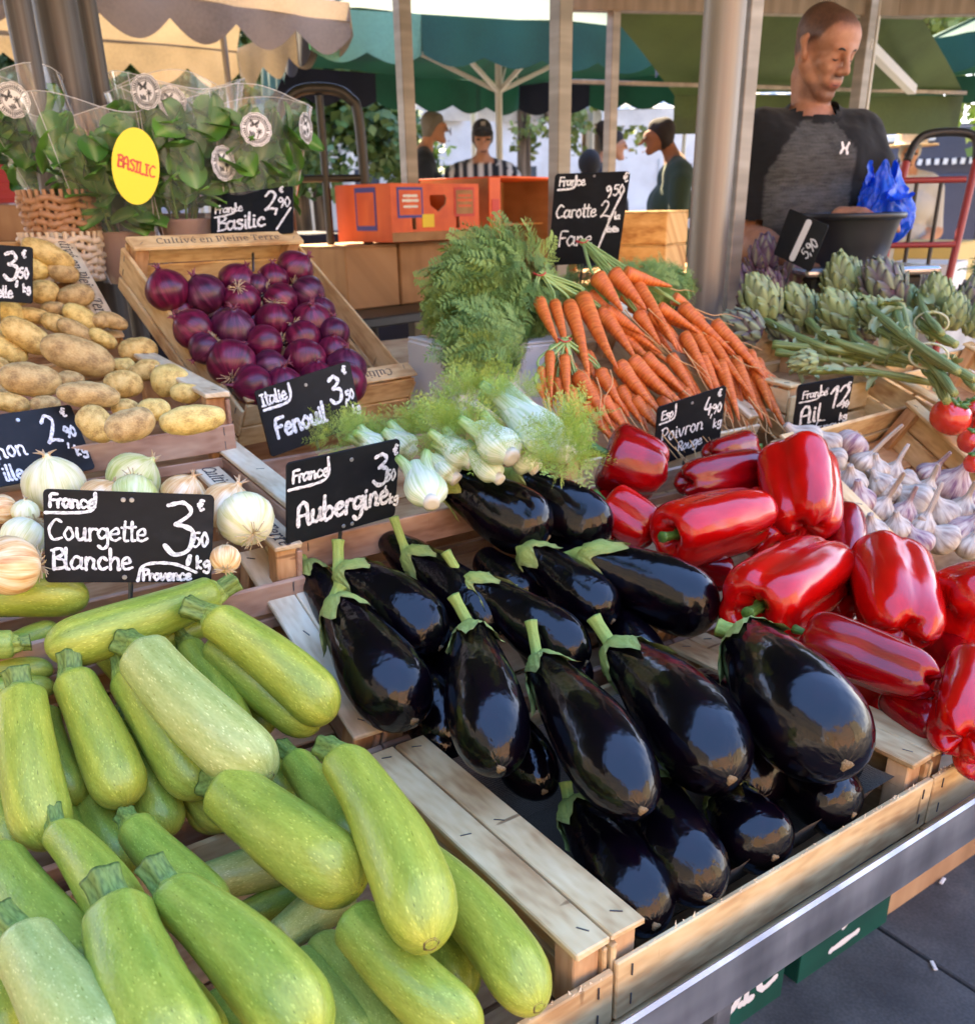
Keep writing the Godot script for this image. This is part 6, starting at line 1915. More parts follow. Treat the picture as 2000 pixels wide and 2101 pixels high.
# ---------------------------------------------------------------- figures: smooth skin over tapered bones
# bones: [a, b, ra, rb]; cuts are taken away; colour(p) gives the vertex colour
func skin(bones: Array, k: float, cell: float, colour: Callable, cuts := [], keep = null) -> ArrayMesh:
	var lo := Vector3.ONE * 1e9
	var hi := -lo
	for b in bones:
		for e in 2:
			var r := Vector3.ONE * (maxf(b[2], b[3]) + k * 2.0 + cell * 2.0)
			lo = lo.min(b[e] - r)
			hi = hi.max(b[e] + r)
	var nx := int((hi.x - lo.x) / cell) + 2
	var ny := int((hi.y - lo.y) / cell) + 2
	var nz := int((hi.z - lo.z) / cell) + 2
	var F := PackedFloat32Array()
	F.resize(nx * ny * nz)
	for b in bones:
		var a: Vector3 = b[0]
		var ab: Vector3 = b[1] - a
		var l2 := maxf(ab.length_squared(), 1e-8)
		var r0: float = b[2]
		var dr: float = b[3] - r0
		var m := Vector3.ONE * (maxf(b[2], b[3]) + k * 4.0)
		var p0: Vector3 = (((b[0] as Vector3).min(b[1]) - m - lo) / cell).max(Vector3.ZERO)
		var p1: Vector3 = ((b[0] as Vector3).max(b[1]) + m - lo) / cell
		for z in range(int(p0.z), mini(int(p1.z) + 1, nz)):
			for y in range(int(p0.y), mini(int(p1.y) + 1, ny)):
				var row := (z * ny + y) * nx
				for x in range(int(p0.x), mini(int(p1.x) + 1, nx)):
					var q := lo + Vector3(x, y, z) * cell - a
					var t := clampf(q.dot(ab) / l2, 0.0, 1.0)
					F[row + x] += exp(-((q - ab * t).length() - r0 - dr * t) / k)
	for i in F.size():
		F[i] = -k * log(F[i]) if F[i] > 1e-20 else 1.0
	for c in cuts:
		var m = Vector3.ONE * (c[1] + cell * 3)
		var p0: Vector3 = ((c[0] - m - lo) / cell).max(Vector3.ZERO)
		var p1: Vector3 = (c[0] + m - lo) / cell
		for z in range(int(p0.z), mini(int(p1.z) + 1, nz)):
			for y in range(int(p0.y), mini(int(p1.y) + 1, ny)):
				for x in range(int(p0.x), mini(int(p1.x) + 1, nx)):
					var i := (z * ny + y) * nx + x
					F[i] = maxf(F[i], c[1] - (lo + Vector3(x, y, z) * cell).distance_to(c[0]))
	var id := {}
	var V := PackedVector3Array()
	var K := PackedColorArray()
	var I := PackedInt32Array()
	var off := [0, 1, nx, nx + 1, nx * ny, nx * ny + 1, nx * ny + nx, nx * ny + nx + 1]
	var edges := [[0, 1], [2, 3], [4, 5], [6, 7], [0, 2], [1, 3], [4, 6], [5, 7], [0, 4], [1, 5], [2, 6], [3, 7]]
	for z in nz - 1:
		for y in ny - 1:
			for x in nx - 1:
				var base := (z * ny + y) * nx + x
				var inside := 0
				for o in off:
					if F[base + o] < 0.0: inside += 1
				if inside == 0 or inside == 8: continue
				var s := Vector3.ZERO
				var n := 0
				for e in edges:
					var f0 := F[base + off[e[0]]]
					var f1 := F[base + off[e[1]]]
					if (f0 < 0.0) != (f1 < 0.0):
						var t := f0 / (f0 - f1)
						var c0 := Vector3(e[0] & 1, (e[0] >> 1) & 1, e[0] >> 2)
						var c1 := Vector3(e[1] & 1, (e[1] >> 1) & 1, e[1] >> 2)
						s += c0.lerp(c1, t)
						n += 1
				var p := lo + (Vector3(x, y, z) + s / n) * cell
				id[base] = V.size()
				V.append(p)
				K.append(colour.call(p))
	for z in range(1, nz - 1):
		for y in range(1, ny - 1):
			for x in range(1, nx - 1):
				var base := (z * ny + y) * nx + x
				var f0 := F[base]
				for ax in 3:
					var st: int = [1, nx, nx * ny][ax]
					if (f0 < 0.0) == (F[base + st] < 0.0): continue
					var u: int = [nx, nx * ny, 1][ax]
					var w: int = [nx * ny, 1, nx][ax]
					var q := [id.get(base - u - w, -1), id.get(base - w, -1), id.get(base, -1), id.get(base - u, -1)]
					if q.has(-1): continue
					if keep != null and not keep.call(V[q[0]]): continue
					if f0 < 0.0: I.append_array([q[0], q[2], q[1], q[0], q[3], q[2]])
					else: I.append_array([q[0], q[1], q[2], q[0], q[2], q[3]])
	var N := PackedVector3Array()
	N.resize(V.size())
	for i in range(0, I.size(), 3):
		var a := V[I[i]]
		var n := (V[I[i + 2]] - a).cross(V[I[i + 1]] - a)
		for q in 3: N[I[i + q]] += n
	for i in N.size(): N[i] = N[i].normalized()
	return pack(V, N, PackedVector2Array(), K, I)

func line_tube(pts: Array, r: float, taper := true) -> ArrayMesh:
	var p := tube_points(pts, 5)
	var rr := PackedFloat32Array()
	for i in p.size():
		var t := i / float(p.size() - 1)
		rr.append(r * (.25 + .75 * sin(PI * t)) if taper else r)
	return tube(p, rr, 8)

func seller() -> void:
	rng.seed = 61
	var o := thing("person", "seller in a grey and black T-shirt looking down behind the black tub", "person", Vector3(2.268, 0, -1.745))
	o.basis = Basis(Vector3(.609, 0, .793), Vector3.UP, Vector3(-.793, 0, .609))
	var flesh := Color(.46, .22, .125)
	# head frame: f is where the face points, u up, s to the viewer's right of the face
	var yaw := .86
	var pitch := .40
	var f := Vector3(sin(yaw) * cos(pitch), -sin(pitch), cos(yaw) * cos(pitch))
	var s := Vector3(cos(yaw), 0, -sin(yaw))
	var u := f.cross(s)
	var hc := Vector3(.005, 1.658, .01)
	var H := func(x: float, y: float, z: float) -> Vector3: return hc + (s * x + u * y + f * z) * .92
	var hb := [
		[H.call(0, .035, -.036), H.call(0, .036, .010), .068, .064],
		[H.call(-.022, .038, .030), H.call(.022, .038, .030), .041, .041],
		[H.call(0, -.010, -.030), H.call(0, -.025, .020), .060, .050],
		[H.call(-.036, -.020, .044), H.call(-.028, -.032, .054), .021, .018],
		[H.call(.036, -.020, .044), H.call(.028, -.032, .054), .021, .018],
		[H.call(-.050, -.040, -.010), H.call(-.022, -.090, .046), .019, .017],
		[H.call(.050, -.040, -.010), H.call(.022, -.090, .046), .019, .017],
		[H.call(-.012, -.099, .058), H.call(.012, -.099, .058), .015, .015],
		[H.call(-.016, -.060, .056), H.call(.016, -.060, .056), .021, .021],
		[H.call(-.014, -.061, .070), H.call(.014, -.061, .070), .0075, .0075],
		[H.call(-.011, -.072, .068), H.call(.011, -.072, .068), .0075, .0075],
		[H.call(0, .016, .072), H.call(0, -.028, .098), .007, .0095],
		[H.call(-.011, -.034, .084), H.call(.011, -.034, .084), .008, .008],
		[H.call(-.036, .021, .062), H.call(-.010, .020, .070), .009, .010],
		[H.call(.036, .021, .062), H.call(.010, .020, .070), .009, .010],
		[H.call(-.030, -.001, .058), H.call(-.033, -.002, .057), .0125, .0125],
		[H.call(.030, -.001, .058), H.call(.033, -.002, .057), .0125, .0125],
		[H.call(-.075, -.016, -.004), H.call(-.083, .014, -.014), .006, .008],
		[H.call(-.083, .014, -.014), H.call(-.084, .026, -.006), .007, .006],
		[H.call(-.073, -.026, .000), H.call(-.076, -.016, -.002), .006, .006],
		[H.call(.075, -.016, -.004), H.call(.083, .016, -.014), .006, .008],
		[H.call(0, -.075, -.022), Vector3(-.012, 1.50, -.02), .049, .056],
	]
	for q in hb:
		q[2] *= .92
		q[3] *= .92
	var hl := Transform3D(Basis(s, u, f).scaled(Vector3.ONE * .92), hc).affine_inverse()
	var wn := FastNoiseLite.new()
	wn.frequency = 1.0
	var tone := func(p: Vector3) -> Color:
		var q: Vector3 = hl * p
		var c := flesh
		# cropped hair over the scalp, stubble over jaw and lip
		var line := .074 if q.z > .050 else lerpf(.020, .074, smoothstep(.012, .050, q.z)) if q.z > .012 else lerpf(-.045, .020, smoothstep(-.07, .012, q.z))
		c = c.lerp(Color(.055, .032, .024), (.80 + .2 * wn.get_noise_3dv(p * 900.0)) * smoothstep(line - .012, line + .012, q.y + .006 * wn.get_noise_3dv(p * 160.0)) * (1.0 if absf(q.x) < .0815 else 0.0))
		var beard := smoothstep(-.058, -.076, q.y + .018 * smoothstep(.03, .06, absf(q.x))) * smoothstep(-.01, .02, q.z) * smoothstep(.128, .112, -q.y)
		c = c.lerp(Color(.10, .05, .036), (.62 + .2 * wn.get_noise_3dv(p * 700.0)) * beard)
		var moust := smoothstep(.008, .004, absf(q.y + .049)) * smoothstep(.030, .022, absf(q.x)) * smoothstep(.06, .072, q.z)
		c = c.lerp(Color(.10, .05, .036), .7 * moust)
		var lip := smoothstep(.0085, .005, absf(q.y + .067)) * smoothstep(.024, .018, absf(q.x)) * smoothstep(.064, .072, q.z)
		c = c.lerp(Color(.38, .12, .09), .75 * lip)
		return c
	var cuts := [[H.call(-.031, .004, .086), .0115], [H.call(.031, .004, .086), .0115]]
	var head := skin(hb, .0045, .0036, tone, cuts)
	# arms and the hand that holds the bag
	var shR := Vector3(-.150, 1.455, .05)
	var elR := Vector3(-.160, 1.205, .06)
	var wrR := Vector3(-.005, 1.165, .24)
	var shL := Vector3(.125, 1.455, -.07)
	var elL := Vector3(.205, 1.250, .0)
	var wrL := Vector3(.105, 1.262, .17)
	var ab := [[shR, elR, .056, .044], [elR, elR.lerp(wrR, .35), .046, .043], [elR.lerp(wrR, .35), wrR, .043, .029], [shL, elL, .052, .042], [elL, elL.lerp(wrL, .4), .043, .038], [elL.lerp(wrL, .4), wrL, .038, .027],
		[Vector3(-.02, 1.50, -.02), Vector3(-.01, 1.42, -.02), .062, .07], [Vector3(-.10, 1.44, .03), Vector3(.08, 1.44, -.05), .06, .06], [Vector3(-.01, 1.40, .0), Vector3(0, 1.0, .01), .07, .085],
		[Vector3(-.07, .95, .0), Vector3(-.08, .50, .01), .085, .06], [Vector3(.07, .95, .0), Vector3(.08, .50, .01), .085, .06], [Vector3(-.08, .50, .01), Vector3(-.085, .08, .0), .055, .04], [Vector3(.08, .50, .01), Vector3(.085, .08, .0), .055, .04]]
	var arms := skin(ab, .012, .012, func(_p): return flesh)
	var hands := []
	for hnd in [[wrL, Vector3(.75, -.05, .25).normalized(), 1.0], [wrR, Vector3(.75, -.15, .5).normalized(), -1.0]]:
		var w: Vector3 = hnd[0]
		var d: Vector3 = hnd[1]
		var side := d.cross(Vector3.UP).normalized()
		var palm := w + d * .055
		var fb := [[w - d * .02, w + d * .03, .026, .027], [w + d * .03 - side * .018, palm - side * .024, .017, .014], [w + d * .03, palm, .018, .015], [w + d * .03 + side * .018, palm + side * .024, .017, .014]]
		for k in 4:
			var q := palm + side * (-.027 + .018 * k) + d * .008
			var l: float = [.060, .070, .066, .050][k]
			var e1 := q + d * l * .45 + Vector3(0, .004, 0)
			var e2 := e1 + (d * .85 + Vector3(0, -.5, 0)).normalized() * l * .32
			var e3 := e2 + (d * .5 + Vector3(0, -.85, 0)).normalized() * l * .26
			fb.append_array([[q, e1, .0092, .0085], [e1, e2, .0085, .0078], [e2, e3, .0078, .0065]])
		var th: Vector3 = w + d * .02 + side * .026 * hnd[2]
		fb.append_array([[th, th + (d * .7 + side * .6 * hnd[2]).normalized() * .035, .013, .011], [th + (d * .7 + side * .6 * hnd[2]).normalized() * .035, th + (d * .85 + side * .35 * hnd[2] + Vector3(0, -.3, 0)).normalized() * .062, .0105, .008]])
		hands.append([skin(fb, .0035, .0036, func(_p): return flesh)])
	obj("body", merge([[head], [arms], hands[0], hands[1]]), M.skin, o)
	# face details
	for sg in [-1.0, 1.0]:
		obj("eyebrow", line_tube([H.call(sg * .012, .016, .0800), H.call(sg * .028, .020, .0755), H.call(sg * .046, .012, .062)], .0030), M.hair_dark, o)
		obj("lashes", line_tube([H.call(sg * .018, -.0065, .0705), H.call(sg * .031, -.0095, .0712), H.call(sg * .044, -.006, .064)], .0019), M.hair_dark, o)
	obj("mouth_line", line_tube([H.call(-.027, -.0600, .0690), H.call(-.012, -.0668, .0795), H.call(.012, -.0668, .0795), H.call(.027, -.0590, .0690)], .0016), M.mouth, o)
	# T-shirt: grey body, black sleeves and collar
	var c2 := shR.lerp(elR, .78)
	var c3 := shL.lerp(elL, .80)
	var tb := [[shR, shR.lerp(elR, .45), .069, .066], [shR.lerp(elR, .45), c2, .066, .067], [shL, shL.lerp(elL, .45), .064, .062], [shL.lerp(elL, .45), c3, .062, .064],
		[Vector3(-.125, 1.468, .035), Vector3(.085, 1.468, -.055), .056, .054], [Vector3(-.085, 1.40, .045), Vector3(.075, 1.40, -.015), .094, .092], [Vector3(-.075, 1.28, .045), Vector3(.075, 1.28, .0), .092, .090], [Vector3(-.07, 1.12, .04), Vector3(.07, 1.12, .0), .092, .092], [Vector3(-.07, .98, .03), Vector3(.07, .98, .0), .10, .10], [Vector3(-.02, 1.46, -.02), Vector3(-.012, 1.505, -.015), .078, .070]]
	var cloth_col := func(p: Vector3) -> Color:
		var black := Color(.0045, .0045, .006)
		var grey := Color(.11, .11, .105)
		var nk := Vector2(p.x + .012, p.z + .02).length()
		if p.y > 1.478 and nk < .088: return black
		var dxr := p.x + .112 + (1.44 - p.y) * .10
		var right := p.x < -.098 + maxf(p.y - 1.36, 0.0) * .62 - .02
		var left := p.x > .112 - maxf(p.y - 1.42, 0.0) * .9
		if (right and p.y > 1.0) or left: return black
		return grey if dxr > -9.0 else black
	var wr := FastNoiseLite.new()
	wr.frequency = 9.0
	wr.seed = 4
	var ends := func(p: Vector3) -> bool:
		for q in [[shR, elR, c2], [shL, elL, c3]]:
			var dd: Vector3 = (q[1] - q[0]).normalized()
			var al: float = (p - q[2]).dot(dd)
			if al > .006 and al < .09 and ((p - q[2]) - dd * al).length() < .080 and absf(p.x) > .115: return false
		if (p - Vector3(-.010, 1.552, .006)).length() < .074 and p.y > 1.47: return false
		return true
	var shirt := skin(tb, .012, .0095, cloth_col, [], ends)
	# wrinkles
	var arr := shirt.surface_get_arrays(0)
	var vv: PackedVector3Array = arr[Mesh.ARRAY_VERTEX]
	var nn: PackedVector3Array = arr[Mesh.ARRAY_NORMAL]
	for i in vv.size():
		var p := vv[i]
		vv[i] = p + nn[i] * (.007 * wr.get_noise_3d(p.x * 1.3 + p.y * .7, p.y * .55, p.z) * smoothstep(1.5, 1.3, p.y) + .003 * wr.get_noise_3d(p.x * 3.0, p.y * 2.0, p.z * 3.0))
	var st := SurfaceTool.new()
	arr[Mesh.ARRAY_VERTEX] = vv
	var am := ArrayMesh.new()
	am.add_surface_from_arrays(Mesh.PRIMITIVE_TRIANGLES, arr)
	st.create_from(am, 0)
	st.generate_normals()
	obj("t_shirt", st.commit(), M.heather, o, Transform3D(Basis.from_scale(Vector3(.95, 1, 1)), Vector3.ZERO))
	var ring := []
	for k in 25:
		var an := TAU * k / 24.0
		ring.append(Vector3(-.010 + .071 * cos(an), 1.502 - .030 * sin(an) + .004 * cos(an * 2.0), -.006 + .068 * sin(an)))
	obj("collar", tube(tube_points(ring, 2), .0085, 8), M.collar, o)
	rng.seed = 3
	obj("chest_logo", ribbon_mesh([[Vector3(-.009, .012, 0), Vector3(-.005, .0, 0), Vector3(-.009, -.012, 0)], [Vector3(.009, .012, 0), Vector3(.005, .0, 0), Vector3(.009, -.012, 0)], [Vector3(-.005, 0, 0), Vector3(.005, 0, 0)]], .006), M.white_plastic, o, faced(Vector3(.078, 1.425, .093), Vector3(.05, 1, -.1), Vector3(.35, .1, .9)))
	# trousers
	var lg := [[Vector3(-.07, 1.0, .02), Vector3(.07, 1.0, 0), .112, .112], [Vector3(-.07, .95, .01), Vector3(-.08, .5, .01), .10, .075], [Vector3(.07, .95, .0), Vector3(.08, .5, .01), .10, .075], [Vector3(-.08, .5, .01), Vector3(-.085, .10, .0), .075, .06], [Vector3(.08, .5, .01), Vector3(.085, .10, .0), .075, .06]]
	obj("trousers", skin(lg, .014, .02, func(_p): return Color(.03, .032, .04)), M.cloth_plain, o)
	for x in [-.085, .085]: obj("shoe", skin([[Vector3(x, .045, -.03), Vector3(x, .04, .13), .045, .04]], .01, .012, func(_p): return Color(.02, .02, .02)), M.cloth_plain, o)

# a passer-by, in simpler masses: head, hair, body with clothes of given colours
func passer(at: Vector3, turn: float, h: float, label: String, flesh: Color, top: Color, low: Color, hair: Color, opt := {}) -> void:
	var o := thing("person", label, "person", at, "shoppers and stallholders further off")
	o.rotation.y = turn
	var q := h / 1.72
	var B := func(x: float, y: float, z: float) -> Vector3: return Vector3(x, y, z) * q
	var bow: float = opt.get("bow", 0.0)
	var hd := Vector3(0, 1.62, .03 + bow * .10)
	var bones := [
		[B.call(0, 1.635, hd.z - .025), B.call(0, 1.630, hd.z + .015), .054, .050], [B.call(0, 1.595, hd.z + .015), B.call(0, 1.560, hd.z + .045), .038, .023], [B.call(0, 1.615, hd.z + .080), B.call(0, 1.592, hd.z + .098), .008, .012], [B.call(-.035, 1.638, hd.z + .062), B.call(.035, 1.638, hd.z + .062), .013, .013],
		[B.call(0, 1.570, hd.z * .4), B.call(0, 1.47, 0), .038, .046],
		[B.call(0, 1.50, 0), B.call(-.15, 1.455, 0), .05, .055], [B.call(0, 1.50, 0), B.call(.15, 1.455, 0), .05, .055],
		[B.call(-.13, 1.43, 0), B.call(.13, 1.43, 0), .078, .078], [B.call(-.08, 1.30, .02), B.call(.08, 1.30, .02), .115, .115], [B.call(-.07, 1.12, .02), B.call(.07, 1.12, .02), .115, .115], [B.call(-.08, .98, .0), B.call(.08, .98, .0), .12, .12],
		[B.call(-.19, 1.41, 0), B.call(-.23, 1.15, .02), .058, .045], [B.call(.19, 1.41, 0), B.call(.23, 1.15, .02), .058, .045],
		[B.call(-.23, 1.15, .02), B.call(-.12, 1.08, .24), .042, .03], [B.call(.23, 1.15, .02), B.call(.12, 1.08, .24), .042, .03],
		[B.call(-.12, 1.08, .24), B.call(-.08, 1.075, .31), .03, .022], [B.call(.12, 1.08, .24), B.call(.08, 1.075, .31), .03, .022],
		[B.call(-.09, .95, 0), B.call(-.10, .50, .01), .09, .065], [B.call(.09, .95, 0), B.call(.10, .50, .01), .09, .065], [B.call(-.10, .5, .01), B.call(-.10, .06, 0), .06, .045], [B.call(.10, .5, .01), B.call(.10, .06, 0), .06, .045], [B.call(-.10, .04, -.02), B.call(-.10, .04, .14), .045, .04], [B.call(.10, .04, -.02), B.call(.10, .04, .14), .045, .04]]
	var sleeve: float = opt.get("sleeve", 1.18)
	var stripes: bool = opt.get("stripes", false)
	var col := func(p: Vector3) -> Color:
		var y := p.y / q
		if y > 1.535 or (y > 1.50 and absf(p.x / q) < .06): return flesh
		if y < .94: return low
		if absf(p.x / q) > .165 and y < sleeve: return flesh
		if absf(p.z / q) > .16: return flesh
		if stripes: return top if fposmod(p.x * 17.0 / q + 40.0, 1.0) < .55 else Color(.55, .55, .52)
		return top
	obj("body", skin(bones, .008, .016 * q, col), M.cloth_plain, o)
	for sg in [-1.0, 1.0]: obj("eye", bevel_box(Vector3(.024, .011, .008), .003), M.hair_dark, o, Transform3D(Basis.IDENTITY, B.call(sg * .030, 1.622, hd.z + .072)))
	obj("mouth", bevel_box(Vector3(.040, .007, .008), .003), M.mouth, o, Transform3D(Basis.IDENTITY, B.call(0, 1.558, hd.z + .078)))
	var hb := [[B.call(0, 1.670, hd.z - .03), B.call(0, 1.670, hd.z + .014), .051, .044], [B.call(0, 1.600, hd.z - .038), B.call(0, 1.640, hd.z - .033), .043, .048], [B.call(-.046, 1.625, hd.z - .02), B.call(-.042, 1.660, hd.z + .0),  .019, .022], [B.call(.046, 1.625, hd.z - .02), B.call(.042, 1.660, hd.z + .0),  .019, .022]]
	if opt.get("bun", false): hb.append([B.call(-.02, 1.725, hd.z - .08), B.call(-.02, 1.730, hd.z - .075), .042, .04])
	if opt.get("long_hair", false): hb.append([B.call(0, 1.570, hd.z - .06), B.call(0, 1.40, -.07), .075, .06])
	obj("hair", skin(hb, .012, .014, func(_p): return hair), M.cloth_plain, o)
	if opt.get("cap", false):
		obj("cap", skin([[B.call(0, 1.680, hd.z - .02), B.call(0, 1.680, hd.z + .012), .062, .058], [B.call(0, 1.670, hd.z + .08), B.call(0, 1.658, hd.z + .135), .016, .010], [B.call(-.04, 1.655, hd.z + .09), B.call(.04, 1.655, hd.z + .09), .02, .02]], .010, .012, func(_p): return Color(.012, .014, .013)), M.cloth_plain, o)
		for k in 1: obj("badge", bevel_box(Vector3(.03, .025, .006), .002), M.hair_grey, o, Transform3D(Basis.IDENTITY, B.call(0, 1.705, hd.z + .084)))
	if opt.get("hat", false):
		obj("hat", lathe(smooth_profile([Vector2(0, .16), Vector2(.008, .16), Vector2(.012, .10), Vector2(.08, .088), Vector2(.10, .06), Vector2(.102, .001)], 3), 24, func(s, an, y, rr): return Vector3(cos(an) * rr, y, sin(an) * rr)), M.husk, o, Transform3D(Basis.IDENTITY, B.call(0, 1.670, hd.z)))
	if opt.get("glasses", false):
		for sg in [-1.0, 1.0]: obj("sunglasses", bevel_box(Vector3(.05, .032, .008), .004), M.black_plastic, o, Transform3D(Basis.IDENTITY, B.call(sg * .032, 1.610, hd.z + .09)))
		obj("sunglasses", bevel_box(Vector3(.006, .006, .12), .001), M.black_plastic, o, Transform3D(Basis.IDENTITY, B.call(.078, 1.615, hd.z + .03)))

func build_people() -> void:
	mat("skin_lid", lin(.40, .19, .11), .5)
	mat("collar", lin(.006, .006, .008), .9)
	mat("mouth", lin(.10, .03, .025), .6)
	seller()
	var fl := Color(.44, .22, .13)
	passer(Vector3(3.45, 0, -5.68), 1.0, 1.88, "grey-haired woman in a black top with sunglasses, beside the grey pole", fl, Color(.010, .013, .018), Color(.02, .02, .03), Color(.15, .14, .11), {"glasses": true, "bow": .4})
	passer(Vector3(3.66, 0, -5.32), -.55, 1.79, "man in a black cap and a striped shirt, standing behind the orange boxes", Color(.40, .20, .12), Color(.010, .012, .022), Color(.02, .02, .03), Color(.10, .09, .08), {"cap": true, "stripes": true, "sleeve": 1.2, "bow": .5})
	passer(Vector3(4.25, 0, -4.88), .9, 1.74, "dark-haired woman with a bun, behind the carrot sign", fl, Color(.02, .02, .025), Color(.03, .03, .04), Color(.012, .009, .008), {"bun": true, "bow": .6})
	passer(Vector3(3.85, 0, -4.50), 2.6, 1.60, "person with short black hair seen from behind, in front of the woman with the bun", fl, Color(.015, .015, .016), Color(.03, .03, .04), Color(.010, .008, .008), {})
	passer(Vector3(3.90, 0, -3.86), -2.2, 1.72, "man in a dark green shirt, half hidden by the large steel pole", Color(.20, .09, .05), Color(.012, .035, .022), Color(.02, .02, .03), Color(.008, .007, .007), {"bow": .7})
	passer(Vector3(5.9, 0, -3.80), -.9, 1.66, "man with a straw hat and a white shirt, beyond the blue bag", Color(.40, .20, .11), Color(.42, .40, .36), Color(.02, .02, .025), Color(.35, .33, .28), {"hat": true})
	passer(Vector3(9.05, 0, -6.25), -.6, 1.70, "long-haired young woman in a black top before the shop front", Color(.50, .28, .19), Color(.02, .02, .02), Color(.02, .02, .03), Color(.16, .08, .05), {"long_hair": true, "sleeve": 1.5})
	passer(Vector3(2.2, 0, -7.3), .4, 1.7, "distant shopper in a pale shirt beyond the hand truck", fl, Color(.30, .32, .36), Color(.05, .06, .09), Color(.06, .05, .04), {})
	passer(Vector3(5.4, 0, -8.4), -.4, 1.7, "distant shopper in a blue shirt under the far tents", fl, Color(.06, .12, .26), Color(.05, .06, .09), Color(.06, .05, .04), {})

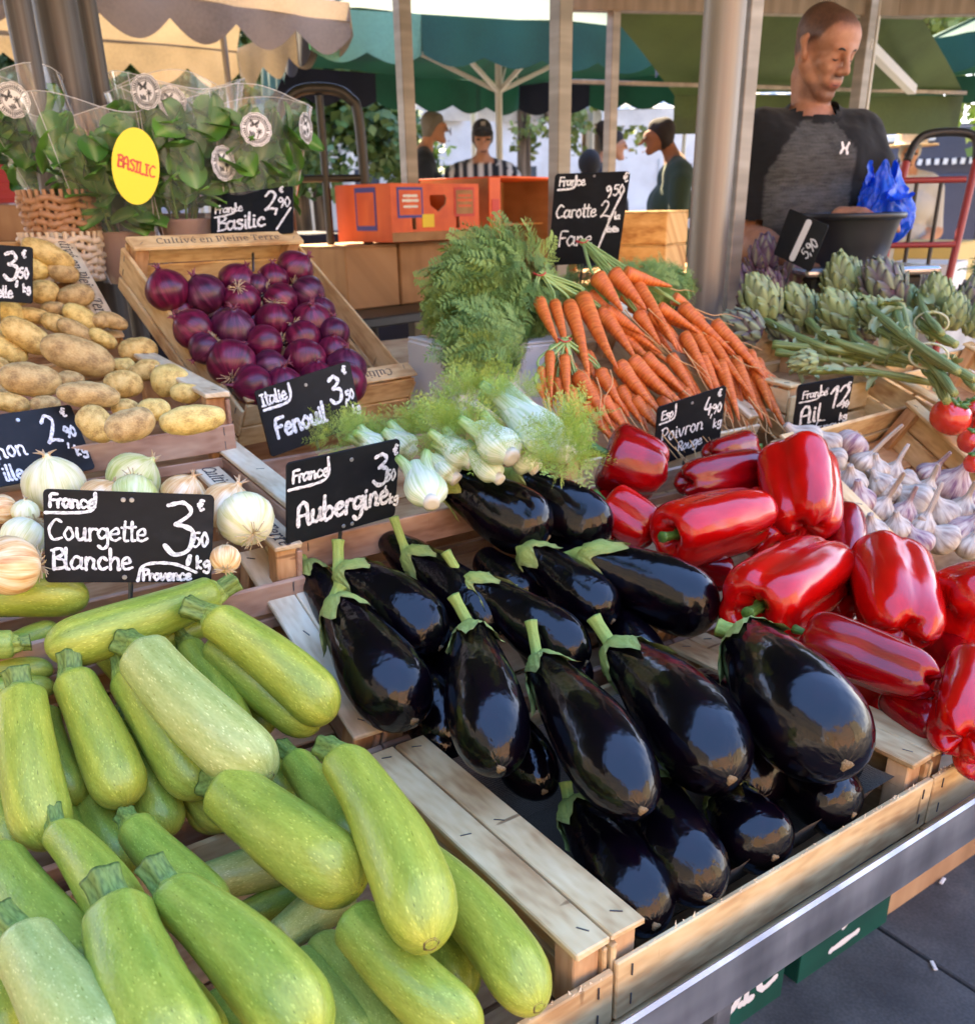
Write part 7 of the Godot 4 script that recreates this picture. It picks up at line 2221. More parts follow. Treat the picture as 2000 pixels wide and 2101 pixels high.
# ---------------------------------------------------------------- where the produce lies (metres)
var COURG := [
	[Vector3(0.018, 0.954, -0.995), Vector3(0.156, 0.939, -0.960), 0.0224, 1, false],
	[Vector3(0.269, 0.934, -0.899), Vector3(0.095, 0.925, -0.878), 0.0253, 1, true],
	[Vector3(0.075, 0.922, -0.920), Vector3(0.001, 0.931, -0.941), 0.0161, 2, true],
	[Vector3(0.243, 0.934, -0.839), Vector3(0.303, 0.862, -0.705), 0.0270, 0, true],
	[Vector3(0.168, 0.923, -0.826), Vector3(0.215, 0.860, -0.648), 0.0303, 3, true],
	[Vector3(0.225, 0.895, -0.878), Vector3(0.225, 0.838, -0.744), 0.0192, 1, true],
	[Vector3(0.242, 0.899, -0.853), Vector3(0.295, 0.841, -0.727), 0.0226, 1, false],
	[Vector3(0.154, 0.901, -0.834), Vector3(0.174, 0.830, -0.701), 0.0256, 1, true],
	[Vector3(0.109, 0.907, -0.847), Vector3(0.112, 0.837, -0.717), 0.0250, 0, true],
	[Vector3(0.064, 0.909, -0.840), Vector3(0.045, 0.831, -0.702), 0.0249, 0, true],
	[Vector3(0.013, 0.896, -0.953), Vector3(0.103, 0.884, -0.923), 0.0125, 1, false],
	[Vector3(0.008, 0.886, -0.929), Vector3(0.099, 0.875, -0.902), 0.0123, 1, false],
	[Vector3(0.054, 0.850, -0.693), Vector3(0.071, 0.840, -0.539), 0.0209, 0, true],
	[Vector3(0.107, 0.840, -0.680), Vector3(0.134, 0.820, -0.558), 0.0213, 1, true],
	[Vector3(0.009, 0.837, -0.706), Vector3(0.045, 0.830, -0.514), 0.0268, 1, false],
	[Vector3(0.102, 0.865, -0.549), Vector3(0.135, 0.850, -0.383), 0.0269, 1, true],
	[Vector3(0.065, 0.870, -0.545), Vector3(0.067, 0.860, -0.395), 0.0279, 1, true],
	[Vector3(0.008, 0.870, -0.555), Vector3(0.031, 0.860, -0.421), 0.0257, 3, true],
	[Vector3(-0.021, 0.810, -0.640), Vector3(-0.014, 0.800, -0.541), 0.0189, 1, false],
	[Vector3(0.183, 0.850, -0.668), Vector3(0.221, 0.840, -0.502), 0.0303, 0, true],
	[Vector3(0.260, 0.832, -0.705), Vector3(0.258, 0.820, -0.567), 0.0215, 1, true],
	[Vector3(0.266, 0.880, -0.611), Vector3(0.226, 0.860, -0.403), 0.0279, 0, true],
	[Vector3(0.295, 0.800, -0.569), Vector3(0.286, 0.800, -0.365), 0.0240, 0, false],
	[Vector3(0.213, 0.820, -0.498), Vector3(0.236, 0.800, -0.369), 0.0225, 1, false],
	[Vector3(0.137, 0.770, -0.666), Vector3(0.247, 0.770, -0.644), 0.0215, 3, false],
	[Vector3(0.175, 0.770, -0.562), Vector3(0.249, 0.770, -0.579), 0.0194, 3, false],
	[Vector3(0.171, 0.740, -0.638), Vector3(0.231, 0.740, -0.641), 0.0161, 1, false],
	[Vector3(0.202, 0.770, -0.540), Vector3(0.203, 0.770, -0.407), 0.0187, 2, false],
	[Vector3(0.183, 0.765, -0.537), Vector3(0.185, 0.765, -0.425), 0.0200, 2, false],
	[Vector3(0.033, 0.874, -0.877), Vector3(0.023, 0.814, -0.734), 0.0183, 1, false],
	[Vector3(0.141, 0.847, -0.836), Vector3(0.142, 0.796, -0.713), 0.0210, 1, true],
	[Vector3(0.091, 0.818, -0.791), Vector3(0.102, 0.780, -0.701), 0.0193, 1, false],
	[Vector3(0.252, 0.897, -0.907), Vector3(0.159, 0.889, -0.888), 0.0149, 1, true],
	[Vector3(0.052, 0.905, -0.950), Vector3(0.122, 0.910, -0.963), 0.0128, 1, false],
	[Vector3(0.221, 0.863, -0.897), Vector3(0.273, 0.818, -0.791), 0.0175, 1, false],
	[Vector3(0.153, 0.889, -0.936), Vector3(0.182, 0.848, -0.839), 0.0198, 1, false],
	[Vector3(0.081, 0.870, -0.866), Vector3(0.079, 0.827, -0.763), 0.0178, 1, false],
	[Vector3(0.176, 0.834, -0.829), Vector3(0.189, 0.783, -0.707), 0.0193, 1, false],
	[Vector3(0.064, 0.832, -0.825), Vector3(0.070, 0.794, -0.732), 0.0186, 1, false],
	[Vector3(0.178, 0.815, -0.807), Vector3(0.190, 0.778, -0.718), 0.0207, 1, false],
	[Vector3(0.246, 0.814, -0.804), Vector3(0.256, 0.770, -0.690), 0.0213, 1, false],
	[Vector3(0.027, 0.800, -0.606), Vector3(0.046, 0.800, -0.471), 0.0186, 1, false],
	[Vector3(0.076, 0.800, -0.582), Vector3(0.091, 0.800, -0.456), 0.0189, 1, false],
	[Vector3(0.112, 0.780, -0.524), Vector3(0.128, 0.780, -0.423), 0.0174, 2, false],
	[Vector3(0.280, 0.750, -0.575), Vector3(0.277, 0.750, -0.441), 0.0207, 1, false],
	[Vector3(0.031, 0.878, -0.886), Vector3(0.031, 0.835, -0.784), 0.0198, 1, false],
]
var AUB := [
	[Vector3(0.382, 0.908, -0.849), Vector3(0.375, 0.845, -0.679), 0.0417, Vector3(0.397, 0.925, -0.856)],
	[Vector3(0.421, 0.918, -0.910), Vector3(0.465, 0.861, -0.773), 0.0350, Vector3(0.434, 0.952, -0.924)],
	[Vector3(0.511, 0.919, -0.913), Vector3(0.535, 0.858, -0.766), 0.0328, Vector3(0.511, 0.967, -0.937)],
	[Vector3(0.602, 0.985, -0.973), Vector3(0.678, 0.920, -0.854), 0.0435, Vector3(0.596, 1.001, -0.988)],
	[Vector3(0.534, 0.906, -0.822), Vector3(0.583, 0.850, -0.667), 0.0347, Vector3(0.527, 0.941, -0.848)],
	[Vector3(0.705, 0.971, -0.965), Vector3(0.768, 0.904, -0.841), 0.0398, Vector3(0.697, 0.973, -0.978)],
	[Vector3(0.642, 0.910, -0.854), Vector3(0.671, 0.855, -0.723), 0.0350, Vector3(0.643, 0.947, -0.876)],
	[Vector3(0.695, 0.902, -0.812), Vector3(0.783, 0.850, -0.664), 0.0443, Vector3(0.687, 0.897, -0.823)],
	[Vector3(0.492, 0.881, -0.751), Vector3(0.390, 0.850, -0.556), 0.0376, Vector3(0.484, 0.917, -0.781)],
	[Vector3(0.525, 0.865, -0.673), Vector3(0.443, 0.855, -0.434), 0.0374, Vector3(0.535, 0.906, -0.697)],
	[Vector3(0.607, 0.865, -0.648), Vector3(0.539, 0.850, -0.426), 0.0445, Vector3(0.602, 0.897, -0.680)],
	[Vector3(0.732, 0.870, -0.579), Vector3(0.629, 0.855, -0.378), 0.0525, Vector3(0.716, 0.873, -0.610)],
	[Vector3(0.476, 0.770, -0.558), Vector3(0.429, 0.770, -0.398), 0.0355, Vector3(0.484, 0.790, -0.576)],
	[Vector3(0.545, 0.790, -0.521), Vector3(0.474, 0.785, -0.387), 0.0356, Vector3(0.549, 0.806, -0.540)],
	[Vector3(0.597, 0.780, -0.481), Vector3(0.568, 0.775, -0.394), 0.0336, Vector3(0.596, 0.787, -0.500)],
	[Vector3(0.678, 0.780, -0.484), Vector3(0.676, 0.775, -0.391), 0.0332, Vector3(0.674, 0.779, -0.499)],
	[Vector3(0.401, 0.911, -0.965), Vector3(0.400, 0.860, -0.843), 0.0264, Vector3(0.401, 0.924, -0.976)],
	[Vector3(0.435, 0.842, -0.848), Vector3(0.433, 0.780, -0.699), 0.0342, null],
	[Vector3(0.594, 0.780, -0.688), Vector3(0.563, 0.780, -0.555), 0.0333, null],
	[Vector3(0.457, 0.884, -0.924), Vector3(0.462, 0.832, -0.801), 0.0315, null],
	[Vector3(0.510, 0.865, -0.877), Vector3(0.491, 0.812, -0.752), 0.0313, null],
	[Vector3(0.618, 0.892, -0.919), Vector3(0.637, 0.851, -0.821), 0.0340, null],
	[Vector3(0.723, 0.888, -0.911), Vector3(0.715, 0.846, -0.810), 0.0353, null],
	[Vector3(0.598, 0.837, -0.812), Vector3(0.598, 0.790, -0.693), 0.0341, null],
	[Vector3(0.720, 0.842, -0.800), Vector3(0.685, 0.800, -0.667), 0.0352, null],
	[Vector3(0.448, 0.815, -0.807), Vector3(0.421, 0.770, -0.697), 0.0294, null],
	[Vector3(0.513, 0.790, -0.725), Vector3(0.462, 0.780, -0.585), 0.0303, null],
	[Vector3(0.741, 0.780, -0.657), Vector3(0.621, 0.780, -0.454), 0.0443, null],
	[Vector3(0.526, 0.750, -0.576), Vector3(0.470, 0.750, -0.424), 0.0387, null],
	[Vector3(0.860, 0.770, -0.623), Vector3(0.721, 0.770, -0.439), 0.0435, null],
	[Vector3(0.515, 0.919, -0.983), Vector3(0.532, 0.881, -0.893), 0.0285, null],
]
var PEP := [
	[Vector3(0.874, 0.974, -0.971), Vector3(0.935, 0.941, -0.917), 0.0509, 0],
	[Vector3(0.826, 0.923, -0.910), Vector3(0.852, 0.891, -0.844), 0.0366, 1],
	[Vector3(0.824, 0.908, -0.791), Vector3(1.003, 0.907, -0.789), 0.0473, 1],
	[Vector3(1.147, 0.954, -0.853), Vector3(1.061, 0.873, -0.756), 0.0576, 1],
	[Vector3(1.137, 0.918, -0.910), Vector3(0.983, 0.923, -0.921), 0.0358, 0],
	[Vector3(1.173, 0.939, -0.961), Vector3(1.078, 0.938, -0.957), 0.0305, 0],
	[Vector3(1.053, 0.892, -0.848), Vector3(1.094, 0.885, -0.831), 0.0301, 1],
	[Vector3(0.783, 0.875, -0.616), Vector3(1.002, 0.865, -0.673), 0.0537, 1],
	[Vector3(1.179, 0.865, -0.782), Vector3(1.068, 0.820, -0.691), 0.0386, 0],
	[Vector3(0.961, 0.810, -0.641), Vector3(1.077, 0.810, -0.667), 0.0327, 1],
	[Vector3(1.055, 0.875, -0.629), Vector3(0.910, 0.850, -0.504), 0.0506, 1],
	[Vector3(0.813, 0.860, -0.557), Vector3(0.836, 0.850, -0.424), 0.0330, 0],
	[Vector3(1.096, 0.855, -0.491), Vector3(1.009, 0.855, -0.517), 0.0516, 1],
	[Vector3(0.925, 0.840, -0.422), Vector3(0.799, 0.820, -0.364), 0.0391, 1],
	[Vector3(0.859, 0.800, -0.469), Vector3(0.830, 0.800, -0.395), 0.0315, 0],
	[Vector3(0.883, 0.853, -0.825), Vector3(0.934, 0.832, -0.775), 0.0294, 0],
	[Vector3(1.026, 0.800, -0.519), Vector3(0.968, 0.800, -0.454), 0.0278, 0],
	[Vector3(1.032, 0.846, -0.786), Vector3(1.033, 0.863, -0.827), 0.0309, 1],
	[Vector3(1.031, 0.780, -0.655), Vector3(0.950, 0.780, -0.651), 0.0284, 1],
	[Vector3(0.863, 0.904, -0.973), Vector3(0.795, 0.871, -0.893), 0.0303, 0],
	[Vector3(0.916, 0.820, -0.399), Vector3(0.806, 0.800, -0.347), 0.0324, 1],
	[Vector3(0.990, 0.770, -0.593), Vector3(0.915, 0.760, -0.504), 0.0314, 1],
	[Vector3(0.966, 0.770, -0.506), Vector3(0.958, 0.770, -0.450), 0.0300, 1],
]
var ONIONS := [
	[Vector3(0.168, 1.021, -1.114), Vector3(-0.041, 0.998, 0.060), 0.0348, 0],
	[Vector3(0.252, 1.018, -1.097), Vector3(0.769, 0.627, 0.129), 0.0319, 2],
	[Vector3(0.236, 1.010, -1.041), Vector3(-0.304, -0.603, 0.740), 0.0273, 2],
	[Vector3(0.286, 1.008, -1.024), Vector3(0.528, 0.841, 0.129), 0.0258, 1],
	[Vector3(0.318, 1.001, -0.975), Vector3(0.518, 0.846, 0.135), 0.0291, 1],
	[Vector3(0.323, 0.996, -0.935), Vector3(0.089, 0.378, -0.918), 0.0307, 0],
	[Vector3(0.111, 1.003, -0.991), Vector3(-0.698, -0.638, 0.329), 0.0225, 0],
	[Vector3(0.088, 0.996, -0.934), Vector3(-0.954, 0.265, 0.143), 0.0286, 1],
	[Vector3(0.106, 1.015, -1.070), Vector3(-0.978, 0.204, 0.062), 0.0162, 1],
	[Vector3(0.126, 1.012, -1.055), Vector3(0.187, 0.981, 0.072), 0.0144, 0],
	[Vector3(0.270, 0.985, -0.856), Vector3(0.351, 0.550, -0.755), 0.0151, 1],
	[Vector3(0.204, 1.012, -1.053), Vector3(0.686, 0.712, 0.155), 0.0243, 1],
]
var POTATOES := [
	[Vector3(0.333, 1.243, -1.767), Vector3(0.855, -0.487, 0.181), 0.0422, 0.0197],
	[Vector3(0.349, 1.214, -1.759), Vector3(0.928, -0.312, 0.204), 0.0256, 0.0185],
	[Vector3(0.308, 1.220, -1.770), Vector3(-0.033, -0.998, 0.044), 0.0183, 0.0225],
	[Vector3(0.302, 1.188, -1.706), Vector3(-0.035, -0.997, 0.064), 0.0192, 0.0233],
	[Vector3(0.348, 1.180, -1.691), Vector3(0.972, 0.126, 0.196), 0.0291, 0.0208],
	[Vector3(0.239, 1.165, -1.659), Vector3(0.779, -0.604, 0.166), 0.0276, 0.0216],
	[Vector3(0.272, 1.158, -1.646), Vector3(0.952, -0.244, 0.183), 0.0252, 0.0133],
	[Vector3(0.306, 1.165, -1.661), Vector3(0.980, -0.055, 0.190), 0.0202, 0.0121],
	[Vector3(0.338, 1.151, -1.632), Vector3(0.780, -0.586, 0.220), 0.0297, 0.0184],
	[Vector3(0.297, 1.146, -1.621), Vector3(0.881, -0.426, 0.206), 0.0225, 0.0159],
	[Vector3(0.321, 1.132, -1.594), Vector3(0.775, -0.592, 0.223), 0.0331, 0.0153],
	[Vector3(0.353, 1.123, -1.576), Vector3(0.772, -0.586, 0.244), 0.0226, 0.0133],
	[Vector3(0.241, 1.138, -1.556), Vector3(0.772, -0.607, 0.187), 0.0372, 0.0221],
	[Vector3(0.287, 1.116, -1.454), Vector3(0.888, -0.398, 0.230), 0.0505, 0.0262],
	[Vector3(0.214, 1.119, -1.567), Vector3(0.766, -0.617, 0.181), 0.0277, 0.0214],
	[Vector3(0.394, 1.105, -1.539), Vector3(0.968, 0.025, 0.250), 0.0298, 0.0202],
	[Vector3(0.199, 1.108, -1.327), Vector3(0.968, -0.180, 0.176), 0.0370, 0.0239],
	[Vector3(0.351, 1.092, -1.471), Vector3(0.967, -0.071, 0.246), 0.0177, 0.0152],
	[Vector3(0.371, 1.089, -1.429), Vector3(0.939, 0.272, 0.209), 0.0237, 0.0162],
	[Vector3(0.263, 1.089, -1.415), Vector3(0.976, -0.083, 0.199), 0.0190, 0.0142],
	[Vector3(0.380, 1.084, -1.340), Vector3(0.955, -0.069, 0.288), 0.0267, 0.0257],
	[Vector3(0.318, 1.085, -1.350), Vector3(0.966, -0.077, 0.245), 0.0262, 0.0215],
	[Vector3(0.241, 1.101, -1.203), Vector3(0.958, -0.177, 0.226), 0.0361, 0.0168],
	[Vector3(0.375, 1.079, -1.260), Vector3(0.951, -0.071, 0.301), 0.0200, 0.0132],
	[Vector3(0.169, 1.083, -1.319), Vector3(0.942, -0.288, 0.173), 0.0237, 0.0129],
	[Vector3(0.205, 1.081, -1.292), Vector3(0.980, -0.096, 0.176), 0.0183, 0.0108],
	[Vector3(0.313, 1.075, -1.194), Vector3(0.959, -0.081, 0.272), 0.0202, 0.0149],
	[Vector3(0.235, 1.073, -1.161), Vector3(0.607, -0.746, 0.274), 0.0240, 0.0210],
	[Vector3(0.245, 1.091, -1.041), Vector3(0.950, 0.255, 0.178), 0.0271, 0.0198],
	[Vector3(0.310, 1.090, -1.030), Vector3(0.958, 0.062, 0.281), 0.0361, 0.0173],
	[Vector3(0.284, 1.077, -1.217), Vector3(0.965, -0.086, 0.246), 0.0170, 0.0128],
	[Vector3(0.164, 1.087, -1.391), Vector3(0.986, -0.098, 0.136), 0.0157, 0.0135],
	[Vector3(0.199, 1.142, -1.614), Vector3(0.881, -0.445, 0.157), 0.0280, 0.0204],
	[Vector3(0.182, 1.100, -1.529), Vector3(0.987, -0.087, 0.134), 0.0245, 0.0196],
	[Vector3(0.365, 1.145, -1.619), Vector3(0.972, -0.056, 0.229), 0.0163, 0.0136],
	[Vector3(0.260, 1.185, -1.701), Vector3(0.986, -0.052, 0.159), 0.0216, 0.0162],
	[Vector3(0.264, 1.208, -1.746), Vector3(0.987, -0.045, 0.156), 0.0247, 0.0165],
	[Vector3(0.381, 1.144, -1.617), Vector3(0.876, -0.412, 0.251), 0.0245, 0.0136],
]
var REDS := [
	[Vector3(0.467, 1.188, -1.586), Vector3(-0.253, 0.958, -0.134), 0.0355],
	[Vector3(0.524, 1.179, -1.573), Vector3(-0.428, 0.899, -0.098), 0.0347],
	[Vector3(0.590, 1.193, -1.594), Vector3(0.448, 0.832, 0.330), 0.0331],
	[Vector3(0.577, 1.166, -1.552), Vector3(0.364, -0.752, -0.545), 0.0319],
	[Vector3(0.616, 1.184, -1.579), Vector3(0.525, 0.802, -0.279), 0.0239],
	[Vector3(0.706, 1.207, -1.616), Vector3(0.616, 0.642, 0.459), 0.0339],
	[Vector3(0.654, 1.195, -1.598), Vector3(0.043, 0.985, 0.175), 0.0278],
	[Vector3(0.699, 1.168, -1.556), Vector3(0.565, -0.530, 0.635), 0.0322],
	[Vector3(0.642, 1.161, -1.544), Vector3(0.633, -0.559, 0.538), 0.0315],
	[Vector3(0.473, 1.134, -1.504), Vector3(-0.776, 0.625, -0.096), 0.0324],
	[Vector3(0.536, 1.129, -1.495), Vector3(-0.037, 0.908, 0.423), 0.0371],
	[Vector3(0.610, 1.134, -1.503), Vector3(-0.213, -0.948, 0.241), 0.0324],
	[Vector3(0.675, 1.131, -1.498), Vector3(-0.145, 0.854, 0.504), 0.0344],
	[Vector3(0.474, 1.107, -1.461), Vector3(-0.786, -0.617, -0.059), 0.0256],
	[Vector3(0.504, 1.086, -1.430), Vector3(0.361, 0.478, -0.797), 0.0390],
	[Vector3(0.572, 1.106, -1.460), Vector3(-0.997, 0.093, 0.035), 0.0309],
	[Vector3(0.560, 1.076, -1.413), Vector3(0.819, 0.281, 0.503), 0.0284],
	[Vector3(0.640, 1.107, -1.462), Vector3(0.271, -0.786, 0.559), 0.0316],
	[Vector3(0.623, 1.081, -1.422), Vector3(0.322, 0.784, -0.526), 0.0355],
	[Vector3(0.700, 1.112, -1.469), Vector3(0.246, 0.910, -0.328), 0.0281],
	[Vector3(0.679, 1.088, -1.432), Vector3(-0.050, 0.959, 0.286), 0.0275],
	[Vector3(0.516, 1.056, -1.384), Vector3(-0.994, 0.106, -0.059), 0.0325],
	[Vector3(0.705, 1.145, -1.519), Vector3(-0.014, 0.974, 0.232), 0.0235],
	[Vector3(0.564, 1.053, -1.378), Vector3(-0.005, 0.965, 0.268), 0.0306],
	[Vector3(0.624, 1.054, -1.381), Vector3(0.018, 0.987, 0.172), 0.0312],
	[Vector3(0.681, 1.064, -1.395), Vector3(-0.001, 0.986, 0.176), 0.0352],
	[Vector3(0.662, 1.046, -1.368), Vector3(0.264, 0.889, -0.369), 0.0378],
	[Vector3(0.487, 1.155, -1.589), Vector3(0.066, 0.967, 0.252), 0.0258],
	[Vector3(0.542, 1.146, -1.576), Vector3(0.047, 0.970, 0.245), 0.0262],
	[Vector3(0.590, 1.133, -1.555), Vector3(0.031, 0.973, 0.235), 0.0264],
	[Vector3(0.641, 1.105, -1.513), Vector3(0.057, 0.992, 0.121), 0.0265],
]
var GARLIC := [
	[Vector3(1.267, 0.940, -0.929), Vector3(-0.552, 0.679, -0.487), 0.0333, 0.000],
	[Vector3(1.359, 0.924, -0.903), Vector3(-0.616, -0.757, -0.226), 0.0308, 0.050],
	[Vector3(1.351, 0.903, -0.870), Vector3(0.459, 0.806, 0.374), 0.0224, 0.050],
	[Vector3(1.284, 0.887, -0.844), Vector3(-0.375, 0.922, 0.117), 0.0273, 0.000],
	[Vector3(1.265, 0.869, -0.814), Vector3(-0.274, 0.963, 0.033), 0.0280, 0.000],
	[Vector3(1.345, 0.870, -0.816), Vector3(-0.636, 0.671, -0.389), 0.0235, 0.000],
	[Vector3(1.374, 0.851, -0.785), Vector3(-0.410, 0.505, -0.762), 0.0345, 0.050],
	[Vector3(1.495, 0.855, -0.792), Vector3(0.005, 0.925, 0.386), 0.0367, 0.030],
	[Vector3(1.403, 0.872, -0.819), Vector3(0.197, -0.025, 0.983), 0.0224, 0.020],
	[Vector3(1.412, 0.832, -0.756), Vector3(-0.416, 0.887, -0.211), 0.0299, 0.000],
	[Vector3(1.513, 0.832, -0.755), Vector3(0.255, 0.850, 0.464), 0.0277, 0.030],
	[Vector3(1.290, 0.854, -0.790), Vector3(0.159, 0.924, 0.355), 0.0244, 0.040],
	[Vector3(1.343, 0.827, -0.747), Vector3(0.193, 0.965, 0.191), 0.0245, 0.040],
	[Vector3(1.416, 0.810, -0.720), Vector3(0.280, 0.850, 0.449), 0.0311, 0.030],
	[Vector3(1.293, 0.913, -0.885), Vector3(-0.668, 0.434, -0.608), 0.0237, 0.000],
	[Vector3(1.364, 0.893, -0.853), Vector3(-0.214, 0.978, -0.023), 0.0224, 0.000],
	[Vector3(1.473, 0.874, -0.823), Vector3(0.173, 0.836, 0.524), 0.0230, 0.020],
	[Vector3(1.288, 0.833, -0.756), Vector3(-0.263, 0.967, -0.000), 0.0241, 0.000],
	[Vector3(1.231, 0.837, -0.763), Vector3(-0.346, 0.938, 0.078), 0.0266, 0.000],
	[Vector3(1.471, 0.811, -0.721), Vector3(-0.284, 0.960, -0.036), 0.0286, 0.000],
	[Vector3(1.362, 0.810, -0.719), Vector3(-0.594, 0.674, -0.447), 0.0275, 0.020],
	[Vector3(1.311, 0.931, -0.915), Vector3(-0.448, 0.795, -0.413), 0.0257, 0.000],
	[Vector3(1.243, 0.899, -0.863), Vector3(-0.427, 0.798, -0.430), 0.0246, 0.000],
	[Vector3(1.391, 0.885, -0.840), Vector3(0.082, 0.961, 0.271), 0.0225, 0.020],
	[Vector3(1.423, 0.858, -0.796), Vector3(0.078, 0.967, 0.251), 0.0240, 0.020],
	[Vector3(1.331, 0.844, -0.774), Vector3(0.105, 0.966, 0.244), 0.0231, 0.020],
	[Vector3(1.341, 0.877, -0.828), Vector3(-0.346, 0.854, -0.393), 0.0236, 0.000],
	[Vector3(1.463, 0.830, -0.751), Vector3(0.073, 0.972, 0.230), 0.0256, 0.020],
	[Vector3(1.303, 0.814, -0.726), Vector3(-0.294, 0.852, -0.438), 0.0255, 0.000],
	[Vector3(1.404, 0.795, -0.695), Vector3(0.095, 0.975, 0.207), 0.0261, 0.020],
]
var TOMATOES := [
	[Vector3(1.582, 0.949, -0.863), Vector3(0.063, 0.920, 0.390), 0.0355],
	[Vector3(1.661, 0.951, -0.868), Vector3(-0.323, 0.897, -0.308), 0.0237],
	[Vector3(1.529, 0.927, -0.789), Vector3(-0.034, 0.990, 0.147), 0.0240],
	[Vector3(1.459, 0.912, -0.741), Vector3(-0.148, 0.984, -0.115), 0.0189],
	[Vector3(1.637, 0.936, -0.819), Vector3(-0.181, 0.980, -0.102), 0.0326],
]
